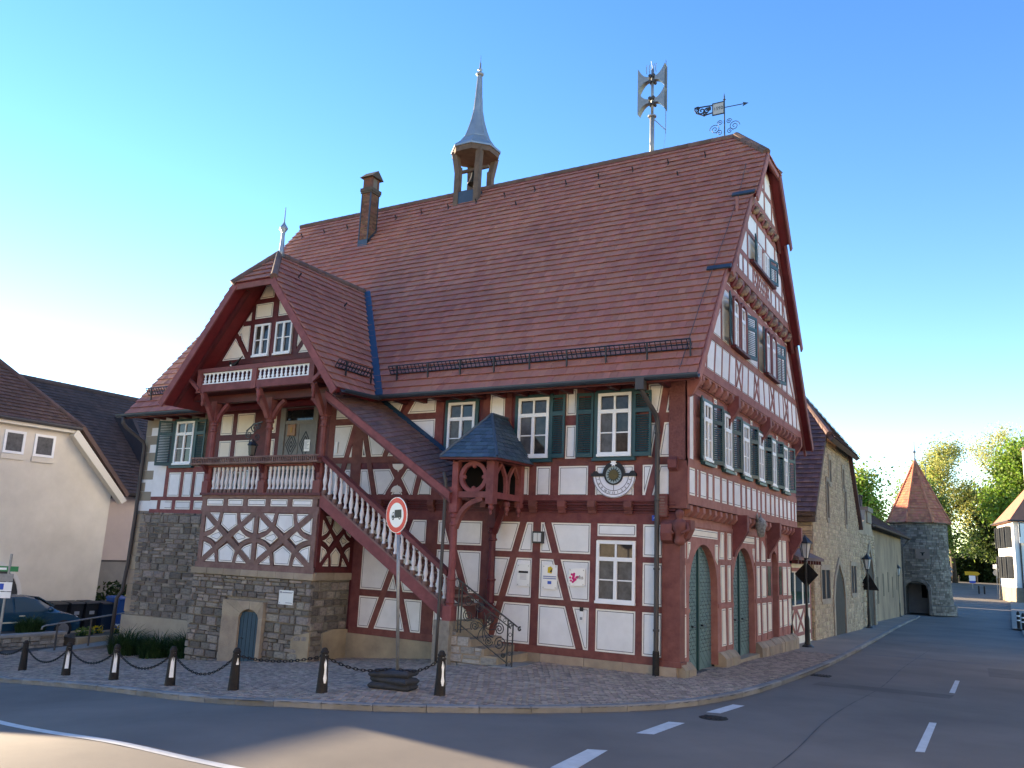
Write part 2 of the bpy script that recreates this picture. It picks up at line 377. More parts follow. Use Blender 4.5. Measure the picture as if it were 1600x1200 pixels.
# setts, one by one
sett_me = []
for k in range(5):
    mb = MB(); w, l, e = .052, .058, .012
    top = [(-l+e+uni(0, .006), -w+e, .0), (l-e, -w+e+uni(0, .006), .0), (l-e-uni(0, .006), w-e, .0), (-l+e, w-e-uni(0, .006), .0)]
    bot = [(-l, -w, -.012), (l, -w, -.012), (l, w, -.012), (-l, w, -.012)]
    mb.mesh(bot+top, [(4, 5, 6, 7), (0, 1, 5, 4), (1, 2, 6, 5), (2, 3, 7, 6), (3, 0, 4, 7)]); sett_me.append((mb, mb.make('sett', SETT, recalc=False)))
setts = []
def in_porch(x, y): return (-13.6 < x < -9.25 and y > -1.35) or y > .05 and x < .05
y = -7.75; row = 0
while y < 10.1:
    x = -19.0+(row % 2)*.06
    while x < 1.95:
        xx = x+uni(-.008, .008); yy = y+uni(-.006, .006)+.045*math.sin(xx*2.3+.7*math.sin(y*.9))
        if inside(PLAZA, xx, yy) and not in_porch(xx, yy) and not (-4.9 < xx < -3.35 and yy > -1.4):
            if not (.1 < xx and 0) : setts.append((xx, yy))
        x += .124
    y += .112; row += 1
setts = [s for s in setts if kdist(*s) > .2]
setts.sort(key=lambda s: (s[0]-CAM.x)**2+(s[1]-CAM.y)**2)
sb = MB()
for i, (x, y) in enumerate(setts):
    z = h(x, y)+uni(-.004, .004); a = uni(-.07, .07)+.1*math.cos(x*2.3); k = i % 5; sx, sy = uni(.88, 1.04), uni(.88, 1.03)
    M = Matrix.Translation((x, y, z)) @ Matrix.Rotation(a, 4, 'Z') @ Matrix.Rotation(uni(-.03, .03), 4, 'X') @ Matrix.Rotation(uni(-.03, .03), 4, 'Y') @ Matrix.Diagonal((sx, sy, 1, 1))
    if i < 300:
        o = link('sett', sett_me[k][1], plaza); o.matrix_world = M
    else:
        src = sett_me[k][0]; sb.mesh([M @ V(v) for v in src.v], src.f, 0, .02+.97*rnd())
sb.build('setts', SETT, plaza, kind='stuff', recalc=False)
# road markings
def marking(pts):
    mb = MB(); mb.poly([(x, y, h(x, y)-.0955) for x, y in pts]); mb.build('road_marking', PAINT, None, kind='structure', recalc=False)
marking([(1.28, -8.38), (1.56, -8.25), (1.45, -7.04), (1.21, -7.16)]); marking([(1.32, -5.71), (1.56, -5.61), (1.63, -4.41), (1.39, -4.49)])
marking([(1.59, -3.19), (1.82, -3.13), (1.94, -2.01), (1.73, -2.03)]); marking([(4.91, -4.15), (5.03, -4.1), (5.0, -1.31), (4.89, -1.34)])
marking([(4.93, 3.5), (5.04, 3.5), (5.0, 6.5), (4.9, 6.5)])
LN = [(-9.5, -9.55), (-7.3, -10.2), (-5.6, -10.56), (-4.2, -10.74), (-2.7, -10.79), (-1.3, -10.74), (0.2, -10.55)]
mb = MB(); P = spline(LN, .35)
for i in range(len(P)-1):
    d = (P[i+1]-P[i]).normalized(); n = V((-d.y, d.x))*.07
    q = [P[i]-n, P[i+1]-n, P[i+1]+n, P[i]+n]; mb.poly([(a.x, a.y, h(a.x, a.y)-.0955) for a in q])
mb.build('road_marking', PAINT, None, kind='structure', recalc=False)
mb = MB()                                   # stop line and give-way dashes down the street
for x0, x1, y0 in ((1.9, 5.6, 12.5), (1.6, 4.9, 21.5)):
    mb.poly([(x0, y0, h(x0, y0)-.0955), (x1, y0+.2, h(x1, y0)-.0955), (x1, y0+.45, h(x1, y0+.4)-.0955), (x0, y0+.25, h(x0, y0+.3)-.0955)])
mb.build('road_marking', mat('worn_paint', (.13, .13, .13), (.09, .09, .09), .85, 3), None, kind='structure', recalc=False)
mb = MB(); mb.lathe([(.0, -.02), (.24, -.02), (.24, .006), (.21, .012), (0, .012)], n=20)
for k in range(5): mb.bx(-.16+.08*k-.02, -.16+.08*k+.02, -.14, .14, .012, .02)
o = mb.build('manhole_cover', BOLL, None, label='round dark iron manhole cover in the road beside a white dash', cat='manhole'); o.location = (1.85, -3.62, h(1.85, -3.6)-.104)
mb = MB(); mb.bx(-.22, .22, -.2, .2, -.02, .012)
for k in range(6): mb.bx(-.2+.07*k, -.2+.07*k+.035, -.18, .18, .012, .024)
o = mb.build('drain_grate', BOLL, None, label='square iron drain grate at the kerb by the street', cat='drain'); o.location = (2.12, 4.3, h(2, 4.3)-.104)

TAR = mat('tar_seam', (.035, .034, .034), (.05, .048, .047), .7, 9); PATCH = mat('asphalt_patch', (.135, .118, .104), (.095, .083, .075), .9, .9, bump=.15, bscale=160, detail=12)
def road_sheet(name, pts, m, lift):
    mb = MB(); mb.poly([(x, y, h(x, y)-.10+lift) for x, y in pts]); mb.build(name, m, None, kind='structure', recalc=False)
road_sheet('road_patch', [(2.3, 2.2), (5.0, 2.35), (5.05, 3.1), (2.35, 3.0)], PATCH, .003); road_sheet('road_patch', [(5.6, 8.5), (7.6, 8.6), (7.7, 11.6), (5.5, 11.4)], PATCH, .003)
for pts in ([(2.0, 1.0), (3.1, 1.35), (4.4, 1.2), (6.2, 1.55), (8.5, 1.4)], [(3.3, -9.5), (3.5, -6), (3.42, -2), (3.6, 3), (3.5, 9), (3.55, 18)], [(6.6, -6), (6.75, 0), (6.6, 7), (6.7, 20)]):
    P = spline(pts, .3); mb = MB()
    for i in range(len(P)-1):
        d = (P[i+1]-P[i]).normalized(); n = V((-d.y, d.x))*(.008+.004*math.sin(i*1.7)); n2 = V((-d.y, d.x))*(.008+.004*math.sin(i*1.7+1.7)); mb.poly([(q.x, q.y, h(q.x, q.y)-.0975) for q in (P[i]-n, P[i+1]-n2, P[i+1]+n2, P[i]+n)])
    mb.build('tar_seam', TAR, None, kind='structure', recalc=False)
# ================================================================ town hall
hall = thing('town_hall', 'large half-timbered town hall with steep red tiled roof, porch stair and green shutters', 'town hall')
FA = FR((0, 0, 0), (1, 0, 0), (0, -1, 0))
G0 = FR((0, 0, 0), (0, 1, 0), (1, 0, 0)); G1 = FR((.2, 0, 0), (0, 1, 0), (1, 0, 0)); G2 = FR((.4, 0, 0), (0, 1, 0), (1, 0, 0))
G3 = FR((.55, 0, 0), (0, 1, 0), (1, 0, 0)); G4 = FR((.65, 0, 0), (0, 1, 0), (1, 0, 0))
PF = FR((0, -1.4, 0), (1, 0, 0), (0, -1, 0)); PS = FR((-9.2, 0, 0), (0, 1, 0), (1, 0, 0))
def panel(fr, poly, parent, d=.006, mats=None, name='infill_panel', b=.042, base=-.03):
    if area(poly) < 0: poly = poly[::-1]
    p0 = inset(poly, .004); p1 = inset(poly, b); p2 = inset(poly, b+.013)
    if len(p0) < 3 or abs(area(p0)) < .006: return
    mb = MB(); fr.slab(mb, p0, base, d, 0)
    if len(p1) > 2 and abs(area(p1)) > .003: fr.slab(mb, p1, d-.004, d+.0016, 1)
    if len(p2) > 2 and abs(area(p2)) > .002: fr.slab(mb, p2, d-.004, d+.0032, 2)
    return mb.build(name, mats or [WHITE, LINE, PLASTER], parent, recalc=False)
def timber_wall(fr, outline, beams, tm, skip=(), parent=None, mats=None, b=.042, dd=.02, panels=True):
    cells = [outline]
    for i, (kind, p, q, w) in enumerate(beams):
        mb = MB(); fr.beam(mb, p, q, w, -.04, dd+.0004*i-(.006 if kind == 'brace' else 0)); mb.build(kind, tm, parent or hall, recalc=False)
    for _ in range(3):
        for kind, p, q, w in beams: cells = cutcells(cells, p, q, w)
    if panels:
        for c in cells:
            cx = sum(a for a, z in c)/len(c); cz = sum(z for a, z in c)/len(c)
            if any(inside(c, *s) for s in skip): continue
            panel(fr, c, parent or hall, mats=mats, b=b)
    return cells
def R_(z, w, a0, a1): return ('rail', (a0, z), (a1, z), w)
def P_(a, w, z0, z1): return ('post', (a, z0), (a, z1), w)
def B_(p, q, w=.16): return ('brace', p, q, w)
def core(fr, poly, d0, d1, m, name='wall_core'):
    mb = MB(); fr.slab(mb, poly, d0, d1); return mb.build(name, m, hall)
# cores
core(FA, [(-9.2, -.3), (0, -.3), (0, 6.5), (-9.2, 6.5)], -.3, 0, T_DEEP)
core(FA, [(-18.4, -1.3), (-9.2, -1.3), (-9.2, 6.5), (-18.4, 6.5)], -.3, -.004, MORTAR)
mb = MB(); mb.bx(-18.4, -18.1, .3, 11.3, -1.3, 6.5); mb.bx(-18.1, 0, 11.0, 11.3, -1.3, 6.5); mb.build('rear_wall', PLASTER, hall)
mb = MB(); mb.prism([(-18.0, -.3, 6.4), (-18.0, 11.6, 6.4), (-18.0, 5.65, 14.9)], (.3, 0, 0)); mb.build('rear_gable', PLASTER, hall)
# windows
pane_cache = {}
def window(fr, a0, a1, z0, z1, parent=None, surround=True, glass=(GLASS,)*6, transom=True, name='window', label=None, fw=.07, d=.0, sm_=TEAL, bars=True):
    parent = parent or hall; w = a1-a0
    mb = MB(); D = d+.055
    def ring(x0, x1, y0, y1, t, d0, d1, mi=0):
        fr.rect(mb, x0, x0+t, y0, y1, d0, d1, mi); fr.rect(mb, x1-t, x1, y0, y1, d0, d1, mi)
        fr.rect(mb, x0+t, x1-t, y0, y0+t, d0, d1, mi); fr.rect(mb, x0+t, x1-t, y1-t, y1, d0, d1, mi)
    ring(a0, a1, z0, z1, fw, d-.02, D)
    fr.rect(mb, a0-.01, a1+.01, z0-.035, z0+.02, d, D+.03)
    zt = z0+(z1-z0)*.70 if transom else z1-fw/2; am = (a0+a1)/2; rects = []
    if transom:
        fr.rect(mb, a0+fw, a1-fw, zt-.045, zt+.045, d-.02, D+.008)
        fr.rect(mb, am-.022, am+.022, zt+.045, z1-fw, d-.02, D-.012)
        rects += [(a0+fw, am-.022, zt+.045, z1-fw), (am+.022, a1-fw, zt+.045, z1-fw)]; zl = zt-.045
    else: zl = z1-fw
    fr.rect(mb, am-.04, am+.04, z0+fw, zl, d-.02, D+.004)
    if bars:
        zm = (z0+fw+zl)/2
        for x0, x1 in ((a0+fw, am-.04), (am+.04, a1-fw)):
            fr.rect(mb, x0, x1, zm-.014, zm+.014, d-.01, D-.014); rects += [(x0, x1, zm+.014, zl), (x0, x1, z0+fw, zm-.014)]
    else: rects += [(a0+fw, am-.04, z0+fw, zl), (am+.04, a1-fw, z0+fw, zl)]
    o = mb.build(name, WPAINT, parent, label=label, recalc=False)
    if surround:
        mb = MB(); s = .10; x0, x1, y0, y1 = a0-s, a1+s, z0-s, z1+s*.8
        for r in ((x0, a0-.004, y0, y1), (a1+.004, x1, y0, y1), (a0-.004, a1+.004, y0, z0-.04), (a0-.004, a1+.004, z1+.004, y1)): fr.rect(mb, *r, -.02, d+.04)
        fr.rect(mb, x0-.02, x1+.02, y0-.035, y0+.03, -.01, d+.10)
        mb.build('window_surround', sm_, o, recalc=False)
    for k, (x0, x1, y0, y1) in enumerate(rects):
        mb = MB(); t = uni(-.002, .002); mb.poly([fr.p(x0, y0, d+.014+t), fr.p(x1, y0, d+.014-t), fr.p(x1, y1, d+.014-t), fr.p(x0, y1, d+.014+t)])
        gm = glass[k % len(glass)]; mb.build('pane', random.choice((GLASS, GLASS2, GLASS3)) if gm is GLASS else gm, o, recalc=False)
    return o
def shutter(fr, hinge, width, z0, z1, sgn=1, ang=4., parent=None, d=.045, m=TEAL):
    """hinged at 'hinge', lying open towards sgn; ang = degrees off the wall"""
    parent = parent or hall; a = math.radians(ang)
    f = FR(fr.p(hinge, 0, d), fr.u*sgn*math.cos(a)+fr.n*math.sin(a), (fr.n*math.cos(a)-fr.u*sgn*math.sin(a)))
    mb = MB(); st = .055; T = .035
    f.rect(mb, 0, st, z0, z1, 0, T); f.rect(mb, width-st, width, z0, z1, 0, T)
    zm = z0+(z1-z0)*.70
    for z, w in ((z0, .09), (zm-.05, .1), (z1-.07, .07)): f.rect(mb, st, width-st, z, z+w, 0, T)
    o = mb.build('shutter', m, parent, recalc=False)
    ms = MB(); z = z0+.12
    while z < z1-.09:
        if not (zm-.07 < z < zm+.06):
            ms.prism([f.p(st, z, .004), f.p(width-st, z, .004), f.p(width-st, z-.032, .030), f.p(st, z-.032, .030)], f.p(0, .007)-f.p(0, 0))
        z += .052
    ms.build('slats', m, o, kind='stuff', recalc=False)
    return o
CP = (GLASS, GLASS, CURT, CURT, GLASS, GLASS)
# ---- ground floor, front
gb = [R_(3.31, .24, -9.1, 0), R_(.27, .17, -9.1, -.34), R_(2.52, .13, -9.1, -5.05), R_(1.25, .17, -9.1, -6.74), R_(2.41, .14, -4.8, -.9), R_(1.35, .13, -4.8, -.34), R_(2.41, .12, -.9, -.34), R_(1.36, .13, -6.4, -5.0),
      P_(-.17, .34, .19, 3.2), P_(-.90, .15, .35, 3.2), P_(-2.02, .16, .35, 3.2), P_(-3.515, .2, .35, 3.2), P_(-4.93, .26, .35, 3.2), P_(-6.58, .36, .35, 3.2), P_(-8.97, .3, .35, 3.2),
      R_(2.86, .08, -1.95, -.97), B_((-3.23, 3.19), (-2.32, .36), .17), B_((-3.89, 3.19), (-4.72, .36), .17), B_((-6.15, 3.19), (-5.08, .36), .17),
      B_((-7.75, 1.98), (-8.36, .35), .17), B_((-7.7, 1.98), (-7.17, .35), .17), P_(-7.72, .17, 1.9, 3.2)]
timber_wall(FA, [(-9.1, .2), (0, .2), (0, 3.4), (-9.1, 3.4)], gb, T_FADE, skip=[(-1.45, 2.0)])
window(FA, -1.93, -.98, 1.44, 2.80, surround=False, glass=(GLASS, GLASS, CURT, CURT, CURT, CURT), label='ground floor window with plain white frame', d=.01)
# stone plinth strip under the timber
for i, (a0, a1) in enumerate(((-3.9, -3.31), (-3.3, -2.2), (-2.19, -1.25), (-1.24, -.36))):
    mb = MB(); FA.rect(mb, a0, a1, -.3, .183, -.05, .035+.006*(i % 2)); mb.build('plinth_stone', SAND, hall)
mb = MB(); FA.slab(mb, [(-9.2, -.75), (-5.1, -.4), (-5.1, .16), (-9.2, .19)], -.05, .05); mb.build('plinth', SAND_Y, hall)
# ---- jetty between the floors, front
mb = MB()
for z, t, d in ((3.44, .05, .04), (3.505, .04, .07), (3.56, .04, .045), (3.62, .045, .085), (3.68, .03, .06)): FA.rect(mb, -9.1, -.05, z-t/2+.01, z+t/2, -.02, d)
mb.build('moulded_plank', T_DEEP, hall, recalc=False)
for a in (-8.3, -7.5, -6.6, -5.7, -4.5, -3.61, -2.83, -2.05, -1.15):
    mb = MB(); w = .095
    pr = [(0, 3.70), (.15, 3.70), (.16, 3.56), (.10, 3.47), (.085, 3.41), (0, 3.41)]
    mb.prism([FA.p(a-w, z, d) for d, z in pr], (2*w, 0, 0)); mb.build('beam_end', T_FADE, hall)
# ---- first floor, front
ub = [R_(3.775, .13, -10.2, 0), R_(4.615, .17, -6.7, -.16), R_(6.45, .1, -10.2, 0), R_(4.79, .17, -10.2, -6.7), R_(5.88, .18, -10.2, -8.6), R_(5.93, .17, -8.3, -6.6),
      P_(-10.25, .2, 3.84, 6.4), P_(-9.28, .36, 3.84, 6.4), P_(-6.55, .26, 3.84, 6.4), P_(-.085, .18, 3.84, 6.4),
      P_(-3.685, .19, 3.84, 4.53), P_(-3.085, .21, 3.84, 4.53), P_(-2.11, .18, 3.84, 4.53), P_(-.95, .2, 3.84, 4.53), P_(-4.6, .2, 3.84, 4.53), P_(-5.5, .2, 3.84, 4.53),
      P_(-5.1, .2, 4.7, 6.4), P_(-4.45, .2, 4.7, 6.4), P_(-2.93, .2, 4.7, 6.4), P_(-2.44, .2, 4.7, 6.4), P_(-.82, .2, 4.7, 6.4), R_(5.63, .24, -2.83, -2.54), R_(5.60, .22, -.72, -.18),
      B_((-.52, 4.53), (-.7, 3.84), .15), B_((-.27, 6.4), (-.55, 4.7), .16),
      B_((-7.47, 6.4), (-7.72, 6.01), .16), B_((-6.72, 5.2), (-7.0, 4.87), .14), B_((-9.4, 5.79), (-9.93, 3.84), .16), B_((-9.12, 5.79), (-8.57, 3.84), .16), B_((-8.3, 4.87), (-7.9, 5.84), .15),
      B_((-8.1, 4.71), (-7.5, 3.84), .17), B_((-7.5, 4.71), (-8.1, 3.84), .17), B_((-7.0, 4.71), (-7.2, 3.84), .15)]
timber_wall(FA, [(-10.2, 3.8), (-.0, 3.8), (0, 6.48), (-10.2, 6.48)], ub, T_FADE, skip=[(-5.9, 5.5), (-3.7, 5.5), (-1.5, 5.5)])
for (a0, a1, lb) in ((-6.25, -5.42, 'upper window partly behind the slate oriel roof'), (-4.13, -3.27, 'upper window right of the slate oriel roof'), (-1.96, -1.12, 'upper window above the sundial')):
    window(FA, a0, a1, 4.76, 6.23, glass=CP, label=lb, d=.02)
shutter(FA, -3.21, .40, 4.72, 6.26, 1, 5); shutter(FA, -2.08, .43, 4.72, 6.26, -1, 5); shutter(FA, -1.06, .45, 4.72, 6.24, 1, 5)
# carved ornament plates on the X of timbers by the stair
for a, z, s in ((-7.8, 4.60, -1), (-7.8, 3.97, 1)):
    mb = MB(); pts = [(a+.19*math.cos(t*math.pi/8), z+s*(.17*math.sin(t*math.pi/8))-s*.06) for t in range(9)]
    FA.slab(mb, pts, 0, .034); mb.build('carved_plate', WHITE, hall)
# carved corner post and figure
mb = MB(); mb.bx(-.36, .05, -.05, .3, .26, 3.2); mb.bx(-.40, .09, -.09, .3, .19, .30)
mb.build('corner_post', T_FADE, hall)
mb = MB(); mb.bx(-.42, .0, -.12, .2, -.4, .188); mb.build('plinth_stone', SAND, hall)
mb = MB(); FA.rect(mb, -.21, .16, 4.62, 6.42, -.2, .06)
mb.build('corner_post', mat('carved_timber', (.19, .07, .062), (.115, .036, .034), .75, 24, bump=1., bscale=26), hall)
mb = MB()
FA.rect(mb, -.2, .2, 3.55, 4.6, -.2, .055)
FA.rect(mb, -.43, -.22, 3.36, 3.86, 0, .14); mb.build('carved_board', T_FADE, hall)
for i in range(7):
    mb = MB(); FA.rect(mb, -.40+.02*(i % 2), -.26-.02*(i % 2), 3.40+i*.062, 3.432+i*.062, .13, .152); mb.build('carving', T_GREY, hall)
# carved figure as a corbel
fb = MB(); ctr = (.07, -.12)
fb.lathe([(.02, 2.74), (.10, 2.76), (.13, 2.85), (.09, 2.92), (.12, 3.0), (.16, 3.12), (.17, 3.22), (.12, 3.28), (.065, 3.31), (.06, 3.33), (.085, 3.37), (.098, 3.43), (.085, 3.49), (.04, 3.52), (.0, 3.525)], (*ctr, 0), 12)
for s in (-1, 1): fb.tube([(ctr[0]+.15*s, ctr[1], 3.22), (ctr[0]+.21*s, ctr[1]-.05, 3.08), (ctr[0]+.10*s, ctr[1]-.15, 3.0)], [.045, .04, .03], 7)
fb.lathe([(.0, -.02), (.02, 0), (.0, .02)], (ctr[0]+.02, ctr[1]-.1, 3.42), 6)
fb.build('carved_figure', T_FADE, hall, smooth=True)
mb = MB(); mb.prism([(-.34, -.05, 2.78), (-.34, -.2, 2.85), (-.34, -.24, 3.0), (-.34, -.2, 3.2), (-.34, -.05, 3.3)], (.26, 0, 0)); mb.prism([(.06, -.08, 2.8), (.2, -.08, 2.9), (.3, -.08, 3.1), (.3, -.08, 3.3), (.06, -.08, 3.3)], (0, .3, 0)); mb.build('corbel', T_FADE, hall)
mb = MB(); mb.prism([(-.2, -.055, 4.36), (-.2, -.17, 4.44), (-.2, -.17, 4.62), (-.2, -.055, 4.7)], (.2, 0, 0)); mb.build('corbel', T_FADE, hall)
mb = MB(); FA.rect(mb, -.60, -.48, 3.27, 3.39, .02, .04); o = mb.build('house_number', BLU_S, hall); text_on(FA, '4', -.54, 3.33, .043, .1, WHT_S, o)

# ================================================================ gable wall
def yl(z): return -.42+(z-6.4)/1.381
def yr(z): return 11.3-yl(z)
def arch(c, w, zs, za, n=8):                # pointed arch outline, from left spring to right spring
    pts = []
    for i in range(n+1):
        t = i/n; pts.append((c-w/2+w/2*(1-math.cos(t*math.pi/2))**.92*1.0, zs+(za-zs)*math.sin(t*math.pi/2)**.9))
    return pts+[(2*c-a, z) for a, z in pts[-2::-1]]
A1 = arch(1.82, 2.18, 1.75, 2.82); A2 = arch(5.38, 2.16, 1.75, 2.84)
A3 = [(8.52, .28), (8.52, 2.5), (8.6, 2.74), (8.9, 2.86), (9.2, 2.74), (9.28, 2.5), (9.28, .28)]
poly = [(.0, .0), (.73, .0)]+A1+[(2.91, .0), (4.3, .0)]+A2+[(6.46, .0), (8.52, .0)]+A3+[(9.28, .0), (11.3, .0), (11.3, 3.68), (.0, 3.68)]
core(G0, poly, -.42, 0, T_PINK)
# core() polygon is concave; its reveals show as the thickness of the gates' arches
def gate(pts, c, w, label):
    mb = MB(); zb = -.06
    prof = [(c-w/2-.05, zb)]+[(c+(a-c)*1.03, z+.02) for a, z in pts]+[(c+w/2+.05, zb)]
    left = clip(prof, -1, 0, -c+.05); right = clip(prof, 1, 0, c+.0)
    g = None
    for k, pp in enumerate((left, right)):
        mb = MB(); G0.slab(mb, pp, -.24, -.17); o = mb.build('gate_leaf', TEALG, hall, label=label if k == 0 else None)
        st = MB()
        for i in range(30):
            for j in range(9):
                a = c+(-1 if k == 0 else 1)*(.12+j*.125+(i % 2)*.06); z = .35+i*.088
                if inside(inset(pp, .06), a, z): st.lathe([(.014, 0), (.011, .01), (.0, .016)], (0, 0, 0), 5); n = 15; 
                else: continue
                for q in range(len(st.v)-n, len(st.v)): v = st.v[q]; st.v[q] = tuple(G0.p(a, z, -.17)+V((v[2], v[0], v[1])))
        st.build('stud', IRON, o, kind='stuff', recalc=False)
        # lozenge strips
        ls = MB(); ip = inset(pp, .03)
        for i in range(-14, 26):
            for sg in (1, -1):
                p0 = (c-1.3, .2+i*.21); p1 = (c+1.3, .2+i*.21+sg*2.0)
                seg = seg_clip(ip, p0, p1)
                if seg and seg[0][1] > .32: G0.beam(ls, seg[0], seg[1], .018, -.175, -.162)
        ls.build('lozenge_strip', TEALG, o, kind='stuff', recalc=False)
        mb = MB(); aa = c+(-.33 if k == 0 else .38); mb.tube([G0.p(aa-.1, .95, -.11), G0.p(aa-.1, .95, -.16)], .02, 6); mb.tube([G0.p(aa-.1, .95, -.12), G0.p(aa+.1, .93, -.12)], .016, 6); mb.build('door_handle', IRON, o)
    mb = MB(); G0.rect(mb, c-.035, c+.05, zb, 2.72, -.21, -.12); mb.build('gate_mullion', TEAL, hall)
def seg_clip(poly, p, q):
    if area(poly) < 0: poly = poly[::-1]
    t0, t1 = 0., 1.; dx, dz = q[0]-p[0], q[1]-p[1]
    for i in range(len(poly)):
        a, b = poly[i], poly[(i+1) % len(poly)]; nx, nz = -(b[1]-a[1]), (b[0]-a[0])
        num = nx*(p[0]-a[0])+nz*(p[1]-a[1]); den = nx*dx+nz*dz
        if abs(den) < 1e-9:
            if num < 0: return None
        else:
            t = -num/den
            if den > 0: t0 = max(t0, t)
            else: t1 = min(t1, t)
    if t1-t0 < .01: return None
    return (p[0]+dx*t0, p[1]+dz*t0), (p[0]+dx*t1, p[1]+dz*t1)
gate(A1, 1.82, 2.18, 'left leaf of the near studded gate'); gate(A2, 5.38, 2.16, 'left leaf of the far studded gate')
mb = MB(); G0.rect(mb, 8.5, 9.3, .2, 2.9, -.36, -.3); mb.build('narrow_door', mat('brown_door', (.035, .018, .014), None, .6), hall)
for a0, a1 in ((7.98, 8.34), (9.47, 9.8)):
    mb = MB(); G0.rect(mb, a0, a1, 1.52, 2.38, -.02, .018); mb.build('narrow_window', mat('brown_pane', (.05, .025, .02), None, .2), hall)
GP = [[(.6, 2.97), (2.9, 2.97), (2.9, 3.17), (.6, 3.17)], [(4.5, 2.97), (6.5, 2.97), (6.5, 3.17), (4.5, 3.17)],
      [(.26, 2.48), (.44, 2.48), (.44, 2.85), (.26, 2.85)], [(.3, 1.41), (.5, 1.41), (.44, 2.33), (.26, 2.33)], [(.32, .36), (.52, .36), (.5, 1.27), (.31, 1.27)],
      [(3.2, 1.45), (3.52, 1.45), (3.5, 2.36), (3.15, 2.36)], [(3.78, 1.45), (4.05, 1.45), (4.05, 2.36), (3.78, 2.36)], [(3.25, .4), (3.62, .4), (3.55, 1.3), (3.25, 1.3)], [(3.85, .4), (4.15, .4), (4.1, 1.3), (3.85, 1.3)],
      [(3.05, 2.5), (3.45, 2.5), (3.45, 3.17), (3.2, 3.17)], [(3.8, 2.5), (4.12, 2.5), (4.12, 3.17), (3.8, 3.17)], [(2.7, 2.5), (2.93, 2.35), (2.93, 2.85), (2.7, 2.85)], [(.6, 2.45), (.8, 2.7), (.8, 2.85), (.6, 2.85)], [(4.22, 2.45), (4.42, 2.7), (4.42, 2.85), (4.22, 2.85)], [(6.3, 2.7), (6.5, 2.45), (6.5, 2.85), (6.3, 2.85)],
      [(6.72, 2.5), (7.0, 2.5), (7.0, 3.17), (6.72, 3.17)], [(6.72, 1.48), (7.05, 1.48), (7.05, 2.37), (6.72, 2.37)], [(7.3, 1.48), (7.8, 1.48), (7.8, 2.37), (7.3, 2.37)], [(6.78, .46), (7.1, .46), (7.05, 1.33), (6.75, 1.33)], [(7.35, .48), (7.8, .48), (7.77, 1.33), (7.3, 1.33)], [(7.95, .5), (8.4, .5), (8.4, 1.33), (7.95, 1.33)],
      [(7.25, 2.5), (7.75, 2.5), (7.75, 2.9), (7.4, 3.1)], [(7.9, 2.5), (8.4, 2.5), (8.4, 2.95), (7.9, 2.95)], [(7.95, 3.05), (9.3, 3.05), (9.3, 3.3), (7.95, 3.3)], [(9.4, 2.5), (9.85, 2.5), (9.85, 3.2), (9.4, 3.2)], [(10.0, 2.5), (10.5, 2.5), (10.5, 3.2), (10.0, 3.2)],
      [(9.95, 1.5), (10.5, 1.5), (10.5, 2.38), (9.95, 2.38)], [(9.4, .54), (9.75, .54), (9.75, 1.36), (9.4, 1.36)], [(9.95, .54), (10.5, .54), (10.5, 1.36), (9.95, 1.36)], [(10.7, .54), (11.1, .54), (11.1, 2.38), (10.7, 2.38)]]
for q in GP: panel(G0, q, hall, d=.012, b=.03, mats=[WHITE, LINE, PLAST_WARM])
for k, (z, w, a0, a1) in enumerate(((2.42, .1, .05, .73), (1.34, .08, .05, .73), (2.42, .1, 2.95, 4.28), (1.37, .1, 2.95, 4.28), (2.43, .1, 6.5, 8.5), (1.4, .1, 6.5, 8.5), (2.44, .1, 9.3, 11.2), (1.43, .1, 9.3, 11.2), (3.25, .1, .1, 11.2))):
    mb = MB(); G0.rect(mb, a0, a1, z-w/2, z+w/2, -.02, .022+.0005*k); mb.build('rail', T_PINK, hall, recalc=False)
for a in (3.66, 4.2, 6.62, 7.18, 7.88, 8.45, 9.35, 9.9, 10.6):
    mb = MB(); G0.rect(mb, a-.05, a+.05, .3, 3.2, -.02, .016+.0003*a); mb.build('post', T_PINK, hall, recalc=False)
# plinth stones
for a0, a1, n in ((-.05, .70, 3), (2.94, 4.27, 4), (6.52, 11.28, 12)):
    for i in range(n):
        x0 = a0+(a1-a0)*i/n+.008; x1 = a0+(a1-a0)*(i+1)/n-.008; zt = .22+uni(-.015, .015); D = .19+uni(-.012, .012)
        pr = [(-.1, -.5), (D+.02, -.5), (D, zt-.09), (D-.05, zt-.03), (.05, zt+.05), (-.1, zt+.05)]
        mb = MB(); mb.prism([G0.p(x0, z, d) for d, z in pr], (0, x1-x0, 0), 0, rnd()); mb.build('plinth_stone', SAND, hall)
for a0, a1 in ((.72, 2.92), (4.29, 6.48)):
    mb = MB(); G0.rect(mb, a0, a1, -.4, -.05 if a0 < 2 else .0, -.5, .12); mb.build('threshold', SAND, hall)
